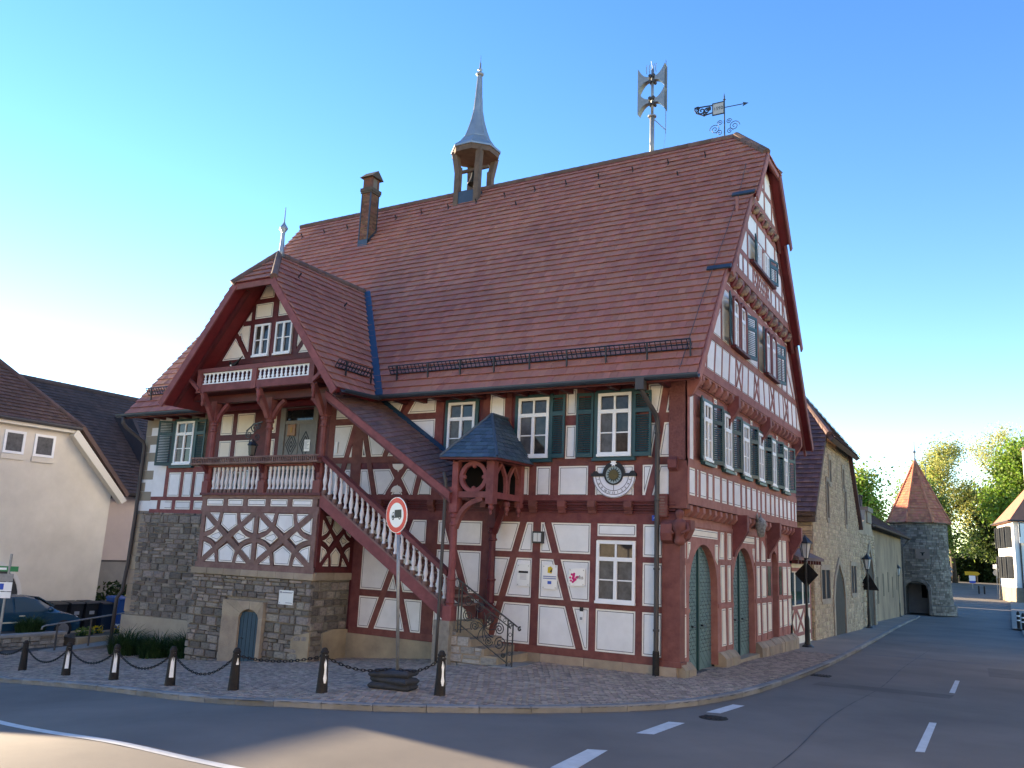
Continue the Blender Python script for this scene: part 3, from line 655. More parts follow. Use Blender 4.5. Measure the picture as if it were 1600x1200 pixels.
# jetty zone 1
def zmould(fr, a0, a1, z0, z1, dmax, n, tm):
    mb = MB()
    for i in range(n):
        t = i/n; fr.rect(mb, a0, a1, z0+(z1-z0)*t+.008, z0+(z1-z0)*(t+1./n)-.008, -.05, dmax*(.35+.65*t))
    mb.build('moulded_plank', tm, hall, recalc=False)
zmould(G0, 0, 11.25, 3.4, 3.66, .13, 4, T_ROSE)
for i in range(24):
    a = .3+i*.46
    if min(abs(a-4.35), abs(a-8.05)) < .22: continue
    mb = MB(); pr = [(0, 3.64), (.20, 3.64), (.21, 3.52), (.14, 3.44), (.1, 3.40), (0, 3.40)]; mb.prism([G0.p(a-.085, z, d) for d, z in pr], (0, .17, 0)); mb.build('beam_end', T_PINK, hall)
def bracket(fr, a, z0, z1, D, w, tm):
    pr = [(0, z0), (.06, z0+.02), (.1, z0+.18), (D*.62, z0+(z1-z0)*.38), (D, z0+(z1-z0)*.62), (D, z1), (0, z1)]
    mb = MB(); mb.prism([fr.p(a-w/2, z, d) for d, z in pr], fr.u*w); mb.build('bracket', tm, hall)
for a in (4.35, 8.05, 11.1): bracket(G0, a, 2.58, 3.66, .40, .2, T_ROSE)
# first floor gable
core(G1, [(-.0, 3.66), (11.3, 3.66), (11.3, 6.62), (0, 6.62)], -.3, 0, T_PINK)
divs = [.585, .83, 1.43, 1.92, 2.54, 3.12, 3.66, 4.4, 4.9, 5.44, 6.06, 6.52, 7.05, 7.65, 8.2, 8.75, 9.3, 9.85, 10.45, 10.95]
cb = [R_(3.76, .2, 0, 11.3), R_(4.575, .19, 0, 11.3), R_(6.44, .12, 0, 11.3), P_(.05, .1, 3.86, 6.4)]+[P_(d, .11, 3.86, 4.48) for d in divs]
timber_wall(G1, [(0, 3.7), (11.3, 3.7), (11.3, 4.6), (0, 4.6)], cb[:2]+cb[4:], T_PINK)
timber_wall(G1, [(0, 4.6), (11.3, 4.6), (11.3, 6.5), (0, 6.5)], cb[1:4]+[R_(6.22, .05, 0, 11.3)]+sum([[P_(c-.18, .08, 4.67, 6.38), P_(c+.2, .08, 4.67, 6.38)] for c in (.25, 2.12, 3.9, 5.55, 7.1, 8.65, 10.3)], []), T_PINK,
            skip=[(c, z) for c in (1.3, 3.0, 4.75, 6.3, 7.85, 9.4, 10.9) for z in (5.5, 6.3)])
for c in (1.3, 3.0, 4.75, 6.35, 7.88, 9.5):
    window(G1, c-.29, c+.33, 4.76, 6.12, d=.03, glass=CP)
    shutter(G1, c-.36, .42, 4.72, 6.17, -1, 14); shutter(G1, c+.40, .42, 4.72, 6.17, 1, 20)
# jetty zone 2
zmould(G1, 0, 11.3, 6.40, 6.64, .17, 4, T_ROSE)
for i in range(22):
    a = .55+i*.49
    if min(abs(a-3.3), abs(a-6.7)) < .22: continue
    mb = MB(); pr = [(0, 6.62), (.21, 6.62), (.22, 6.52), (.15, 6.43), (.1, 6.40), (0, 6.40)]; mb.prism([G1.p(a-.08, z, d) for d, z in pr], (0, .16, 0)); mb.build('beam_end', T_PINK, hall)
for a in (3.3, 6.7, 10.95): bracket(G1, a, 5.85, 6.63, .30, .2, T_ROSE)
mb = MB(); mb.prism([(.2, -.02, 6.05), (.32, -.02, 6.1), (.5, -.02, 6.4), (.5, -.02, 6.55), (.2, -.02, 6.55)], (0, .14, 0)); mb.build('bracket', T_PINK, hall)
# second floor gable
trap = lambda z0, z1: [(yl(z0), z0), (yr(z0), z0), (yr(z1), z1), (yl(z1), z1)]
core(G2, trap(6.62, 9.86), -.3, 0, T_PINK)
sb_ = []
for i in range(17):
    a = .75+i*.62
    sb_.append(B_((a, 6.87), (a+(.13 if a < 5.6 else -.13)*(1 if i % 2 else .6), 7.66), .07))
for i in (4, 7, 10, 13): a = .75+i*.62; sb_ += [B_((a+.08, 6.92), (a+.58, 7.62), .075), B_((a+.55, 6.92), (a+.1, 7.62), .075)]
timber_wall(G2, trap(6.66, 7.75), [R_(6.76, .22, yl(6.76), yr(6.76)), R_(7.745, .19, yl(7.7), yr(7.7))]+sb_, T_PINK, b=.022)
w2 = [(2.9, 3.42), (3.62, 4.14), (6.36, 6.88), (7.08, 7.6)]
timber_wall(G2, trap(7.84, 9.5), [R_(9.36, .2, 2.2, 9.1)]+[P_(a, .1, 7.84, 9.26) for a in (2.0, 2.75, 3.52, 4.25, 5.65, 6.26, 6.98, 7.72, 8.6, 9.3)]+[B_((1.05, 7.86), (1.62, 8.4), .1), B_((10.25, 7.86), (9.68, 8.4), .1)], T_PINK, b=.03,
            skip=[((a+b)/2, z) for a, b in w2 for z in (8.5, 9.1, 9.32)])
def arched_window(fr, a0, a1, z0, z1, lab=None):
    o = window(fr, a0, a1, z0, z1, surround=False, d=.01, fw=.055, glass=CP)
    c = (a0+a1)/2; mb = MB(); n = 8
    outer = [(a0-.07, z1-.12)]+[(c-(c-a0+.07)*math.cos(t*math.pi/n), z1-.12+.26*math.sin(t*math.pi/n)) for t in range(1, n)]+[(a1+.07, z1-.12)]
    inner = [(a0, z1-.14)]+[(c-(c-a0)*math.cos(t*math.pi/n), z1-.14+.20*math.sin(t*math.pi/n)) for t in range(1, n)]+[(a1, z1-.14)]
    for i in range(n): fr.slab(mb, [outer[i], inner[i], inner[i+1], outer[i+1]], 0, .10)
    for x0, x1 in ((a0-.07, a0), (a1, a1+.07)): fr.rect(mb, x0, x1, z0, z1-.13, 0, .10)
    mb.build('window_arch', T_ROSE, o)
    mb = MB(); fr.rect(mb, a0-.12, a1+.12, z0-.09, z0-.02, 0, .16); mb.build('sill', T_DEEP, o)
for a, b in w2: arched_window(G2, a, b, 7.92, 9.16)
shutter(G2, 2.75, .68, 7.88, 9.12, -1, 12); shutter(G2, 4.24, .55, 7.88, 9.1, 1, 14); shutter(G2, 6.2, .62, 7.88, 9.1, -1, 12); shutter(G2, 7.7, .6, 7.88, 9.1, 1, 14)
# painted roll mould with leafy beam ends, top of second floor
cream_roll = mat('painted_leafwork', (.36, .25, .14), (.15, .045, .04), .8, 11)
for i in range(11):
    a = 2.35+i*.66
    mb = MB(); path = [G2.p(a+.02, 9.50, .03), G2.p(a+.14, 9.58, .12), G2.p(a+.26, 9.70, .14), G2.p(a+.34, 9.82, .08)]
    mb.tube(path, [.06, .10, .10, .06], 8); mb.build('carved_beam_end', cream_roll, hall, smooth=True)
    mb = MB(); mb.prism([G2.p(a-.16, z, d) for d, z in ((0, 9.84), (.16, 9.84), (.16, 9.68), (.06, 9.5), (0, 9.48))], (0, .17, 0)); mb.build('beam_end', SOFFIT, hall)
# third floor gable
core(G3, trap(9.84, 12.3), -.3, 0, T_PINK)
timber_wall(G3, trap(9.9, 12.2), [R_(9.95, .2, yl(9.9), yr(9.9)), R_(10.60, .13, yl(10.6), yr(10.6)), R_(11.45, .12, yl(11.45), yr(11.45)), R_(12.12, .16, yl(12.1), yr(12.1))]
            + [P_(a, .1, 10.04, 12.05) for a in (3.1, 4.05, 5.15, 6.15, 7.3, 8.2)]+[P_(a, .08, 10.04, 10.55) for a in (3.55, 4.6, 6.7, 7.75)]
            + [B_((2.75, 10.04), (2.95, 10.54), .08), B_((8.5, 10.04), (8.3, 10.54), .08)]+[B_((a, 10.05), (a+.28, 10.53), .035) for a in (4.7, 4.95, 5.2, 5.45, 5.7, 5.95, 6.2)]+[B_((a+.28, 10.05), (a, 10.53), .035) for a in (4.7, 4.95, 5.2, 5.45, 5.7, 5.95, 6.2)], T_PINK, b=.022, skip=[(5.65, 11.0), (5.2, 11.0), (6.1, 11.0)])
for a, b in ((4.95, 5.45), (5.85, 6.35)): window(G3, a, b, 10.68, 11.4, surround=False, d=.01, fw=.05, transom=False)
shutter(G3, 4.9, .62, 10.66, 11.42, -1, 10); shutter(G3, 6.4, .55, 10.66, 11.42, 1, 12)
mb = MB(); G3.rect(mb, 4.2, 6.9, 10.58, 10.66, 0, .14); mb.build('sill', T_DEEP, hall)
for i in range(6):
    a = 3.95+i*.58
    mb = MB(); mb.tube([G3.p(a+.02, 12.16, .03), G3.p(a+.14, 12.22, .10), G3.p(a+.24, 12.32, .12), G3.p(a+.3, 12.42, .06)], [.05, .085, .085, .05], 8); mb.build('carved_beam_end', cream_roll, hall, smooth=True)
    mb = MB(); mb.prism([G3.p(a-.14, z, d) for d, z in ((0, 12.46), (.12, 12.46), (.12, 12.32), (.05, 12.18), (0, 12.16))], (0, .15, 0)); mb.build('beam_end', SOFFIT, hall)
core(G4, trap(12.4, 14.0), -.3, 0, T_PINK)
timber_wall(G4, trap(12.4, 13.95), [R_(12.5, .16, yl(12.5), yr(12.5)), R_(13.2, .1, yl(13.2), yr(13.2))]+[P_(a, .1, 12.5, 13.95) for a in (4.75, 5.65, 6.55)]+[B_((4.2, 12.58), (4.7, 13.15), .08), B_((7.1, 12.58), (6.6, 13.15), .08)], T_PINK, b=.022)
# ================================================================ roofs
def pw(pts):
    def f(s):
        for i in range(len(pts)-1):
            (s0, v0), (s1, v1) = pts[i], pts[i+1]
            if s <= s1 or i == len(pts)-2:
                return v1 if s1 <= s0 else v0+(v1-v0)*(s-s0)/(s1-s0)
    return f
TILES = []
def tile_roof(O, a, b, s0, s1, xl, xr, expo, wid, m, skip=None, th=.052, pool=TILES, x00=None):
    O, a, b = V(O), V(a).normalized(), V(b).normalized(); n = a.cross(b)
    k = 0; s = s0; x_min = min(xl(s0), xl(s1), xl((s0+s1)/2)) if x00 is None else x00; x_max = max(xr(s0), xr(s1), xr((s0+s1)/2))+.3
    while s < s1-.02:
        sb, st = s, min(s+expo*1.13, s1); x = x_min-wid*(.5 if k % 2 else 0); wav = uni(-.006, .006)
        while x < x_max:
            b0, b1 = max(x, xl(sb)), min(x+wid, xr(sb)); t0, t1 = max(x, xl(st)), min(x+wid, xr(st))
            if (b1-b0 > .012 or t1-t0 > .012):
                b1 = max(b1, b0+.001); t1 = max(t1, t0+.001); b0 = min(b0, b1); t0 = min(t0, t1)
                c = O+a*((b0+b1)/2)+b*((sb+st)/2)
                if not (skip and skip(c)):
                    full = b1-b0 > wid-.001 and t1-t0 > wid-.001 and st-sb > expo*1.1
                    pool.append((c, O, a, b, n, b0, b1, t0, t1, sb, st, th, wid, expo, m, full, wav))
            x += wid
        s += expo; k += 1
def tile_geo(b0, b1, t0, t1, sb, st, th, g=.0025, jb=0., jt=0.):
    # gentle crown across the tile, lower edge standing proud
    xs = [(b0+g, t0+g), ((b0+b1)/2, (t0+t1)/2), (b1-g, t1-g)]
    top = [(x, sb+jb, th+jt) for i, (x, _) in enumerate(xs)]+[(x, st, .008) for i, (_, x) in enumerate(xs)]
    low = [(x, sb+jb+.004, th+jt-.024) for x, _ in xs]+[(xs[0][1], st, 0.), (xs[2][1], st, 0.)]
    return top+low, [(0, 1, 4, 3), (1, 2, 5, 4), (6, 7, 1, 0), (7, 8, 2, 1), (6, 0, 3, 9), (8, 10, 5, 2)]
def emit_tiles(pool, parent, nind, name='roof_tile'):
    pool.sort(key=lambda t: (t[0]-CAM).length)
    left = nind; cache = {}; groups = {}
    for t in pool:
        c, O, a, b, n, b0, b1, t0, t1, sb, st, th, wid, expo, m, full, wav = t
        B = Matrix((a, b, n)).transposed().to_4x4()
        if full and left > 0:
            left -= 1; key = (round(wid, 3), round(expo, 3), m.name, int(rnd()*4))
            if key not in cache:
                vs, fs = tile_geo(0, wid, 0, wid, 0, st-sb, th); mb = MB(); mb.mesh(vs, fs); cache[key] = mb.make(name, m, recalc=False)
            B.translation = O+a*b0+b*(sb+wav+uni(-.005, .005))+n*uni(0, .005)
            o = link(name, cache[key], parent); o.matrix_world = B
        else:
            B.translation = O
            mb = groups.setdefault(m.name, (MB(), m))[0]; vs, fs = tile_geo(b0, b1, t0, t1, sb, st, th, jb=wav+uni(-.006, .006), jt=uni(-.004, .008))
            mb.mesh([B @ V(v) for v in vs], fs, 0, .02+.97*rnd())
    for mb, m in groups.values(): mb.build(name+'s', m, parent, kind='stuff', recalc=False)
def roof_slab(name, O, a, b, poly, th, m, parent, off=0.):
    O, a, b = V(O), V(a).normalized(), V(b).normalized(); n = a.cross(b)
    mb = MB(); mb.prism([O+a*x+b*s+n*off for x, s in poly], n*-th); return mb.build(name, m, parent)
def ridge_tiles(parent, p, q, r=.11, L=.36, m=RIDGE, name='ridge_tile', lift=.0):
    p, q = V(p), V(q); D = q-p; n = max(1, int(D.length/L)); d = D.normalized()
    for i in range(n):
        a = p+D*(i/n)-d*.02; b = p+D*((i+1)/n)+d*.03
        mb = MB(); mb.tube([a+V((0, 0, .0+lift)), b+V((0, 0, .025+lift))], [r*1.08, r*.95], 9, t=rnd()); mb.build(name, m, parent, smooth=False)
SL = math.hypot(6.35, 8.77)
MO = (0, -.7, 6.4); MBV = (0, 6.35, 8.77)
zs = lambda s: 6.4+s*8.77/SL
sz_ = lambda z: (z-6.4)*SL/8.77
XR = pw([(0, .65), (sz_(9.55), .65), (sz_(9.55)+1e-4, .8), (sz_(12.3), .8), (sz_(12.3)+1e-4, .95), (9.45, .95), (SL, -.15)])
XL = pw([(0, -18.7), (SL, -17.9)])
wing_z = lambda x: 10.6-1.268*abs(x+11.5)
roof = thing('main_roof', None, None); roof.parent = hall
tile_roof(MO, (1, 0, 0), MBV, 0., SL, XL, XR, .270, .185, TILE, skip=lambda c: wing_z(c.x) > c.z-.02 and c.z < 10.62, x00=-18.8)
poly = [(XL(0), 0), (.65, 0), (.65, sz_(9.55)), (.8, sz_(9.55)), (.8, sz_(12.3)), (.95, sz_(12.3)), (.95, 9.45), (-.15, SL), (XL(SL), SL)]
roof_slab('roof_deck', MO, (1, 0, 0), MBV, poly, .14, SOFFIT, roof)
roof_slab('roof_deck', (0, 12.0, 6.4), (-1, 0, 0), (0, -6.35, 8.77), [(-x, s) for x, s in poly], .14, SOFFIT, roof)
roof_slab('rear_tiling', (0, 12.0, 6.4), (-1, 0, 0), (0, -6.35, 8.77), [(-x-(.02 if x > 0 else 0), s) for x, s in poly], -.04, TILE, roof, off=.004)
HB = V((-1.1, 0, 1.15)); HS = HB.length
roof_slab('roof_deck', (.97, 5.65, 14.0), (0, 1, 0), HB, [(-.84, 0), (.84, 0), (0, HS)], .1, SOFFIT, roof, off=-.01)
tile_roof((.97, 5.65, 14.0), (0, 1, 0), HB, 0, HS, pw([(0, -.86), (HS, 0)]), pw([(0, .86), (HS, 0)]), .27, .185, TILE)
ridge_tiles(roof, (-18.0, 5.65, 15.17), (-.15, 5.65, 15.17), .10); ridge_tiles(roof, (.93, 4.83, 14.05), (-.13, 5.62, 15.16), .12, .3); ridge_tiles(roof, (.93, 6.47, 14.05), (-.13, 5.68, 15.16), .12, .3)
# verge boards
def verge(x, z0, z1, rear=False, m=T_ROSE, w=.24, t=.045):
    f = (lambda y: 11.3-y) if rear else (lambda y: y)
    n = V((0, -8.77, 6.35)).normalized()
    def pt(z, o): q = V((x, -.7+(z-6.4)/1.381, z))+n*o; return V((q.x, f(q.y), q.z))
    mb = MB(); mb.prism([pt(z0, .0), pt(z1, .0), pt(z1, -w), pt(z0, -w)], (t, 0, 0)); mb.build('verge_board', m, roof)
for rear in (False, True):
    for x, z0, z1 in ((.655, 6.4, 9.55), (.805, 9.4, 12.3), (.955, 12.15, 14.05)): verge(x, z0, z1, rear, T_ROSE if rear else T_PINK, .26 if rear else .17)
mb = MB()
for z0, z1, x0, x1 in ((6.4, 9.5, .38, .6), (9.5, 12.25, .52, .75), (12.25, 14.0, .6, .9)):
    q = [V((x0, 12.0-(z-6.4)/1.381-.12, z-.26)) for z in (z0, z1)]; mb.bar(q[0]+V((.05, 0, 0)), q[1]+V((.05, 0, 0)), .07, .12)
mb.build('verge_rafter', T_ROSE, roof)
for z, x in ((9.52, .62), (12.28, .72)):
    mb = MB(); y = -.7+(z-6.4)/1.381; n = V((0, -.81, .586))
    mb.bar(V((x-.42, y, z))+n*.07, V((x+.19, y, z))+n*.07, .14, .05, up=n); mb.build('verge_flashing', ZINC, roof)
mb = MB()                                   # hip gable front board
mb.bx(.90, .96, 4.86, 6.44, 13.86, 14.02); mb.build('verge_board', T_PINK, roof)
def snow_guard(O, a, b, x0, x1, s, parent, hgt=.24):
    O, a, b = V(O), V(a).normalized(), V(b).normalized(); n = a.cross(b)
    mb = MB(); P = lambda x, t: O+a*x+b*(s+t*.35)+n*(.06+t)
    for t in (0.02, hgt*.5, hgt): mb.bar(P(x0, t), P(x1, t), .022, .022, up=n)
    x = x0
    while x < x1: mb.bar(P(x, .02), P(x, hgt), .016, .016, up=a); x += .125
    x = x0+.3
    while x < x1: mb.bar(P(x, hgt), P(x, -.02)-b*.22, .04, .03, up=a); x += 1.02
    mb.build('snow_guard', IRON, parent, recalc=False)
snow_guard(MO, (1, 0, 0), MBV, -8.05, .42, .78, roof); snow_guard(MO, (1, 0, 0), MBV, -18.2, -15.9, .8, roof)
mb = MB()
for i in range(15):
    for s in (9.9, ):
        x = -17.3+i*1.17; p = V((x, -.7+s*6.35/SL, zs(s)))+V((0, -.81, .586))*.05; mb.bar(p, p+V((0, -.09, .09)), .03); mb.bar(p, p+V((0, -.06, -.11)), .025)
for x, s in ((-7.2, 9.1), (-4.2, 9.2), (-1.6, 9.0)):
    p = V((x, -.7+s*6.35/SL, zs(s)))+V((0, -.81, .586))*.05; mb.bar(p, p+V((0, -.09, .09)), .03)
mb.build('roof_hook', IRON, roof, recalc=False)
# lightning wire down the roof near the gable
mb = MB(); n = V((0, -.81, .586)); mb.tube([V((x, -.7+(z-6.4)/1.381, z))+n*.075 for x, z in ((.25, 6.5), (.3, 8.5), (.42, 10.5), (.5, 12.3), (.45, 13.6))], .009, 5); mb.build('lightning_wire', PIPE, roof)
# ---- porch wing roof
wing = thing('porch_roof', None, None); wing.parent = hall
WB = V((-3.37, 0, 4.27)); WS = WB.length; sh = (9.575-6.33)/4.27*WS
val = lambda s: (6.33+s*4.27/WS-6.4)/1.381-.7
vy = lambda s: -2.35 if s <= sh else -2.35+.85*(s-sh)/(WS-sh)
tile_roof((-8.13, 0, 6.33), (0, 1, 0), WB, 0, WS, vy, lambda s: val(s)+.05, .262, .185, TILE, x00=-2.35)
tile_roof((-14.87, 0, 6.33), (0, -1, 0), V((3.37, 0, 4.27)), 0, WS, lambda s: -val(s)-.05, lambda s: -vy(s), .262, .185, TILE, x00=-2.4)
tile_roof((-11.5, -2.35, 9.575), (1, 0, 0), V((0, .85, 1.025)), 0, 1.331, pw([(0, -.82), (1.331, 0)]), pw([(0, .82), (1.331, 0)]), .262, .185, TILE)
pl = [(-2.35, 0), (val(0)+.0, 0), (val(WS), WS), (-1.5, WS), (-2.35, sh)]
roof_slab('roof_deck', (-8.13, 0, 6.33), (0, 1, 0), WB, pl, .12, SOFFIT, wing); roof_slab('roof_deck', (-14.87, 0, 6.33), (0, -1, 0), V((3.37, 0, 4.27)), [(-y, s) for y, s in pl], .12, SOFFIT, wing)
roof_slab('roof_deck', (-11.5, -2.35, 9.575), (1, 0, 0), V((0, .85, 1.025)), [(-.8, 0), (.8, 0), (0, 1.331)], .1, SOFFIT, wing)
ridge_tiles(wing, (-11.5, -1.5, 10.62), (-11.5, 2.3, 10.62), .09); ridge_tiles(wing, (-10.7, -2.36, 9.6), (-11.5, -1.5, 10.63), .10, .3); ridge_tiles(wing, (-12.3, -2.36, 9.6), (-11.5, -1.5, 10.63), .10, .3)
for sg in (1, -1):
    X = lambda z: -11.5+sg*(10.6-z)/1.267
    mb = MB(); n = V((.785*sg, 0, .62)); p0 = V((X(6.3), -2.36, 6.3)); p1 = V((X(9.6), -2.36, 9.6)); mb.prism([p0, p1, p1-n*.2, p0-n*.2], (0, .05, 0)); mb.build('verge_board', T_ROSE, wing)
    mb = MB(); mb.bar(p0-n*.2+V((-.0, .45, .1)), p1-n*.2+V((0, .45, 0)), .1, .12); mb.build('verge_rafter', T_DEEP, wing)
mb = MB(); mb.bx(-12.25, -10.75, -2.34, -2.29, 9.40, 9.56); mb.build('verge_board', T_ROSE, wing)
mb = MB()
for k in range(14):                         # valley flashing on the main roof side
    s0, s1 = WS*k/14, WS*(k+1)/14
    q = []
    for s, o in ((s0, -.03), (s0, .26), (s1, .26), (s1, -.03)):
        z = 6.33+s*4.27/WS; q.append(V((-8.13-3.37*s/WS+o, val(s), z))+V((0, -.81, .586))*.055)
    mb.prism(q, V((0, .81, -.586))*.03)
mb.build('valley_flashing', FLASH, roof)
snow_guard((-8.13, 0, 6.33), (0, 1, 0), WB, -2.0, -.62, .75, wing)
mb = MB()
for y, s in ((-1.2, 4.6), (.4, 4.0)): p = V((-8.13-3.37*s/WS, y, 6.33+s*4.27/WS))+V((.785, 0, .62))*.05; mb.bar(p, p+V((.1, 0, .1)), .03); mb.bar(p, p+V((.06, 0, -.12)), .025)
mb.build('roof_hook', IRON, wing)
mb = MB(); mb.lathe([(.11, 10.55), (.07, 10.75), (.05, 11.2), (.055, 11.25), (.05, 11.28), (.12, 11.40), (.12, 11.44), (.04, 11.56), (.018, 11.62), (.012, 12.05), (.0, 12.08)], (-11.42, -1.5, 0), 8); mb.build('finial', LEAD, wing, smooth=True)
emit_tiles(TILES, roof, 300)
# ---- gutters and downpipes
def gutter(p, q, parent, r=.08, m=ZINC):
    p, q = V(p), V(q); d = (q-p).normalized(); sd = d.cross(V((0, 0, 1))); mb = MB(); n = 8
    out = [(-r*math.cos(math.pi*i/n), -r*math.sin(math.pi*i/n)) for i in range(n+1)]; inn = [(x*.86, z*.86) for x, z in out[::-1]]
    mb.prism([p+sd*x+V((0, 0, z)) for x, z in out+inn], q-p); o = mb.build('gutter', m, parent); return o
gutter((-8.2, -.80, 6.40), (.72, -.80, 6.40), hall, .10); gutter((-18.95, -.80, 6.38), (-14.9, -.80, 6.38), hall, .10); gutter((-8.02, -2.2, 6.32), (-8.02, -.75, 6.36), hall, .09)
mb = MB(); mb.bx(-8.2, .6, -.72, -.68, 6.27, 6.38); mb.bx(-18.7, -14.9, -.72, -.68, 6.25, 6.36); mb.build('fascia_board', T_DEEP, hall)
mb = MB(); mb.bx(-18.4, .0, -.70, -.02, 6.40, 6.43); mb.build('eave_soffit', SOFFIT, hall)
mb = MB()
for i in range(30):
    x = -18.2+i*.62
    if -15.2 < x < -7.9: continue
    mb.bx(x-.06, x+.06, -.62, 0, 6.27, 6.40)
mb.build('rafter_ends', T_DEEP, hall, kind='stuff')
def downpipe(path, r, label):
    mb = MB(); mb.tube(path, r, 10); o = mb.build('downpipe', PIPE, hall, smooth=True, label=label); return o
o = downpipe([(-.60, -.80, 6.32), (-.60, -.80, 6.15), (-.58, -.72, 6.03), (-.46, -.2, 5.62), (-.45, -.14, 5.5), (-.45, -.13, 4.0), (-.45, -.13, 3.6), (-.45, -.13, .5), (-.46, -.13, .42)], .055, 'dark downpipe at the front corner')
mb = MB(); mb.lathe([(.065, -.12), (.075, -.05), (.075, .45), (.068, .50)], (-.45, -.13, 0), 10); mb.tube([(-.45, -.13, 0), (-.47, -.2, -.06)], .07, 8); mb.build('pipe_shoe', BOLL, o); mb = MB(); mb.bx(-.70, -.50, -.9, -.70, 6.10, 6.36); mb.build('rain_hopper', PIPE, o)
for z in (5.2, 3.7, 2.2, .9): mb = MB(); mb.lathe([(.066, z), (.072, z+.01), (.072, z+.04), (.066, z+.05)], (-.45, -.13, 0), 10); mb.build('pipe_clamp', PIPE, o)
downpipe([(-18.62, -.80, 6.32), (-18.62, -.79, 6.1), (-18.58, -.7, 5.98), (-18.34, -.15, 5.55), (-18.32, -.10, 5.4), (-18.34, -.1, 3.2), (-18.4, -.1, 1.6), (-18.48, -.12, .75), (-18.6, -.2, .5), (-18.62, -.22, -1.0)], .06, 'dark downpipe at the far left corner')
downpipe([(-5.2, -1.62, 4.25), (-5.18, -1.56, 4.05), (-5.17, -1.55, 3.8), (-5.17, -1.55, .8), (-5.17, -1.55, -.05)], .04, 'dark downpipe beside the foot of the stair')

# ================================================================ masonry
stone_var = []
for k in range(7):
    e = lambda: uni(.02, .09); j = lambda: uni(-.06, .06)
    b4 = [(0, 0, 0), (1, 0, 0), (1, 1, 0), (0, 1, 0)]; m4 = [(0+abs(j()), abs(j()), .6), (1-abs(j()), abs(j()), .55), (1-abs(j()), 1-abs(j()), .6), (abs(j()), 1-abs(j()), .55)]
    t5 = [(e(), e()*1.6, 1), (1-e(), e()*1.6, .95), (1-e(), 1-e()*1.6, 1), (e(), 1-e()*1.6, .92)]
    fs = [(8, 9, 10, 11)]+[(i, (i+1) % 4, (i+1) % 4+4, i+4) for i in range(4)]+[(i+4, (i+1) % 4+4, (i+1) % 4+8, i+8) for i in range(4)]
    stone_var.append((b4+m4+t5, fs))
def masonry(parent, fr, z0, z1, segs, hr, wr, d, m, nind, name='stone', joint=.014, base=-.03):
    st = []; z = z0
    while z < z1-.03:
        hh = min(uni(*hr), z1-z)
        if z1-z-hh < .05: hh = z1-z
        for a0, a1 in segs(z+hh/2):
            x = a0-uni(0, .05)
            while x < a1-.02:
                w = uni(*wr)
                if a1-x-w < wr[0]*.5: w = a1-x
                xa = max(x, a0)
                if rnd() < .16 and hh > .13:
                    f = uni(.4, .6); st += [(xa, min(x+w, a1), z, z+hh*f), (xa, min(x+w, a1), z+hh*f, z+hh)]
                else: st.append((xa, min(x+w, a1), z+uni(-.01, .01), z+hh+uni(-.01, .01)))
                x += w
        z += hh
    st = [s for s in st if s[1]-s[0] > .04 and s[3]-s[2] > .04]
    st.sort(key=lambda s: -(s[1]-s[0])*(s[3]-s[2])/((fr.p(s[0], s[2])-CAM).length**2))
    rest = MB(); me = {}
    for i, (xa, xb, za, zb) in enumerate(st):
        k = int(rnd()*7); vs, fs = stone_var[k]; dd = d*uni(.55, 1.2)
        M = Matrix((fr.u*(xb-xa-joint), V((0, 0, 1))*(zb-za-joint), fr.n*(dd-base))).transposed().to_4x4(); M.translation = fr.p(xa+joint/2, za+joint/2, base)
        if i < nind:
            if k not in me: mb = MB(); mb.mesh(vs, fs); me[k] = mb.make(name, m)
            o = link(name, me[k], parent); o.matrix_world = M
        else: rest.mesh([M @ V(v) for v in vs], fs, 0, .02+.97*rnd())
    if rest.v: rest.build(name+'s', m, parent, kind='stuff', recalc=False)
# left stone wall of the hall
masonry(hall, FA, .04, 3.26, lambda z: [(-18.15, -13.66)], (.08, .27), (.13, .58), .05, STONE, 95)
for i, z in enumerate(fr_range(.1, 3.2, .44)[:-1]):
    mb = MB(); w = .30 if i % 2 else .5; FA.rect(mb, -18.42, -18.42+w, z+.01, z+.43, -.2, .02, t=rnd()); mb.build('quoin', SAND, hall)
mb = MB(); FA.slab(mb, [(-18.42, -1.3), (-13.66, -1.4), (-13.66, .06), (-18.42, .02)], -.1, .09); mb.build('plinth', BEIGE, hall)
# upper left: plaster with painted quoins
mb = MB(); FA.rect(mb, -18.42, -17.08, 3.3, 6.42, -.1, .008); mb.build('plaster_face', PLASTER, hall)
QU = mat('painted_quoin', (.28, .24, .18), (.24, .205, .155), .9, 3)
for i, z in enumerate((3.62, 4.31, 4.9, 5.46, 6.02)):
    for j, (x1, z0, z1) in enumerate(((-17.82, z, z+.3), (-18.16, z+.3, z+.6))):
        mb = MB(); FA.rect(mb, -18.43, x1, z0+.003, min(z1, 6.42)-.003, -.05, .012+.001*j); mb.build('quoin', QU, hall)
lb = [R_(3.70, .12, -17.8, -13.6), R_(4.62, .17, -17.1, -13.6), R_(3.30, .12, -17.8, -13.6), P_(-17.12, .16, 3.76, 6.4), P_(-16.4, .13, 3.76, 4.54), P_(-15.85, .13, 3.76, 4.54), P_(-15.3, .16, 3.76, 4.54), P_(-14.6, .13, 3.76, 4.54),
      P_(-17.37, .14, 3.36, 3.64), P_(-16.66, .14, 3.36, 3.64), P_(-15.8, .14, 3.36, 3.64), P_(-15.1, .14, 3.36, 3.64), P_(-14.4, .14, 3.36, 3.64), P_(-15.35, .14, 4.7, 6.4)]
timber_wall(FA, [(-17.8, 3.26), (-13.66, 3.26), (-13.66, 4.65), (-17.8, 4.65)], lb, T_ROSE, skip=[(-17.5, 4.2)])
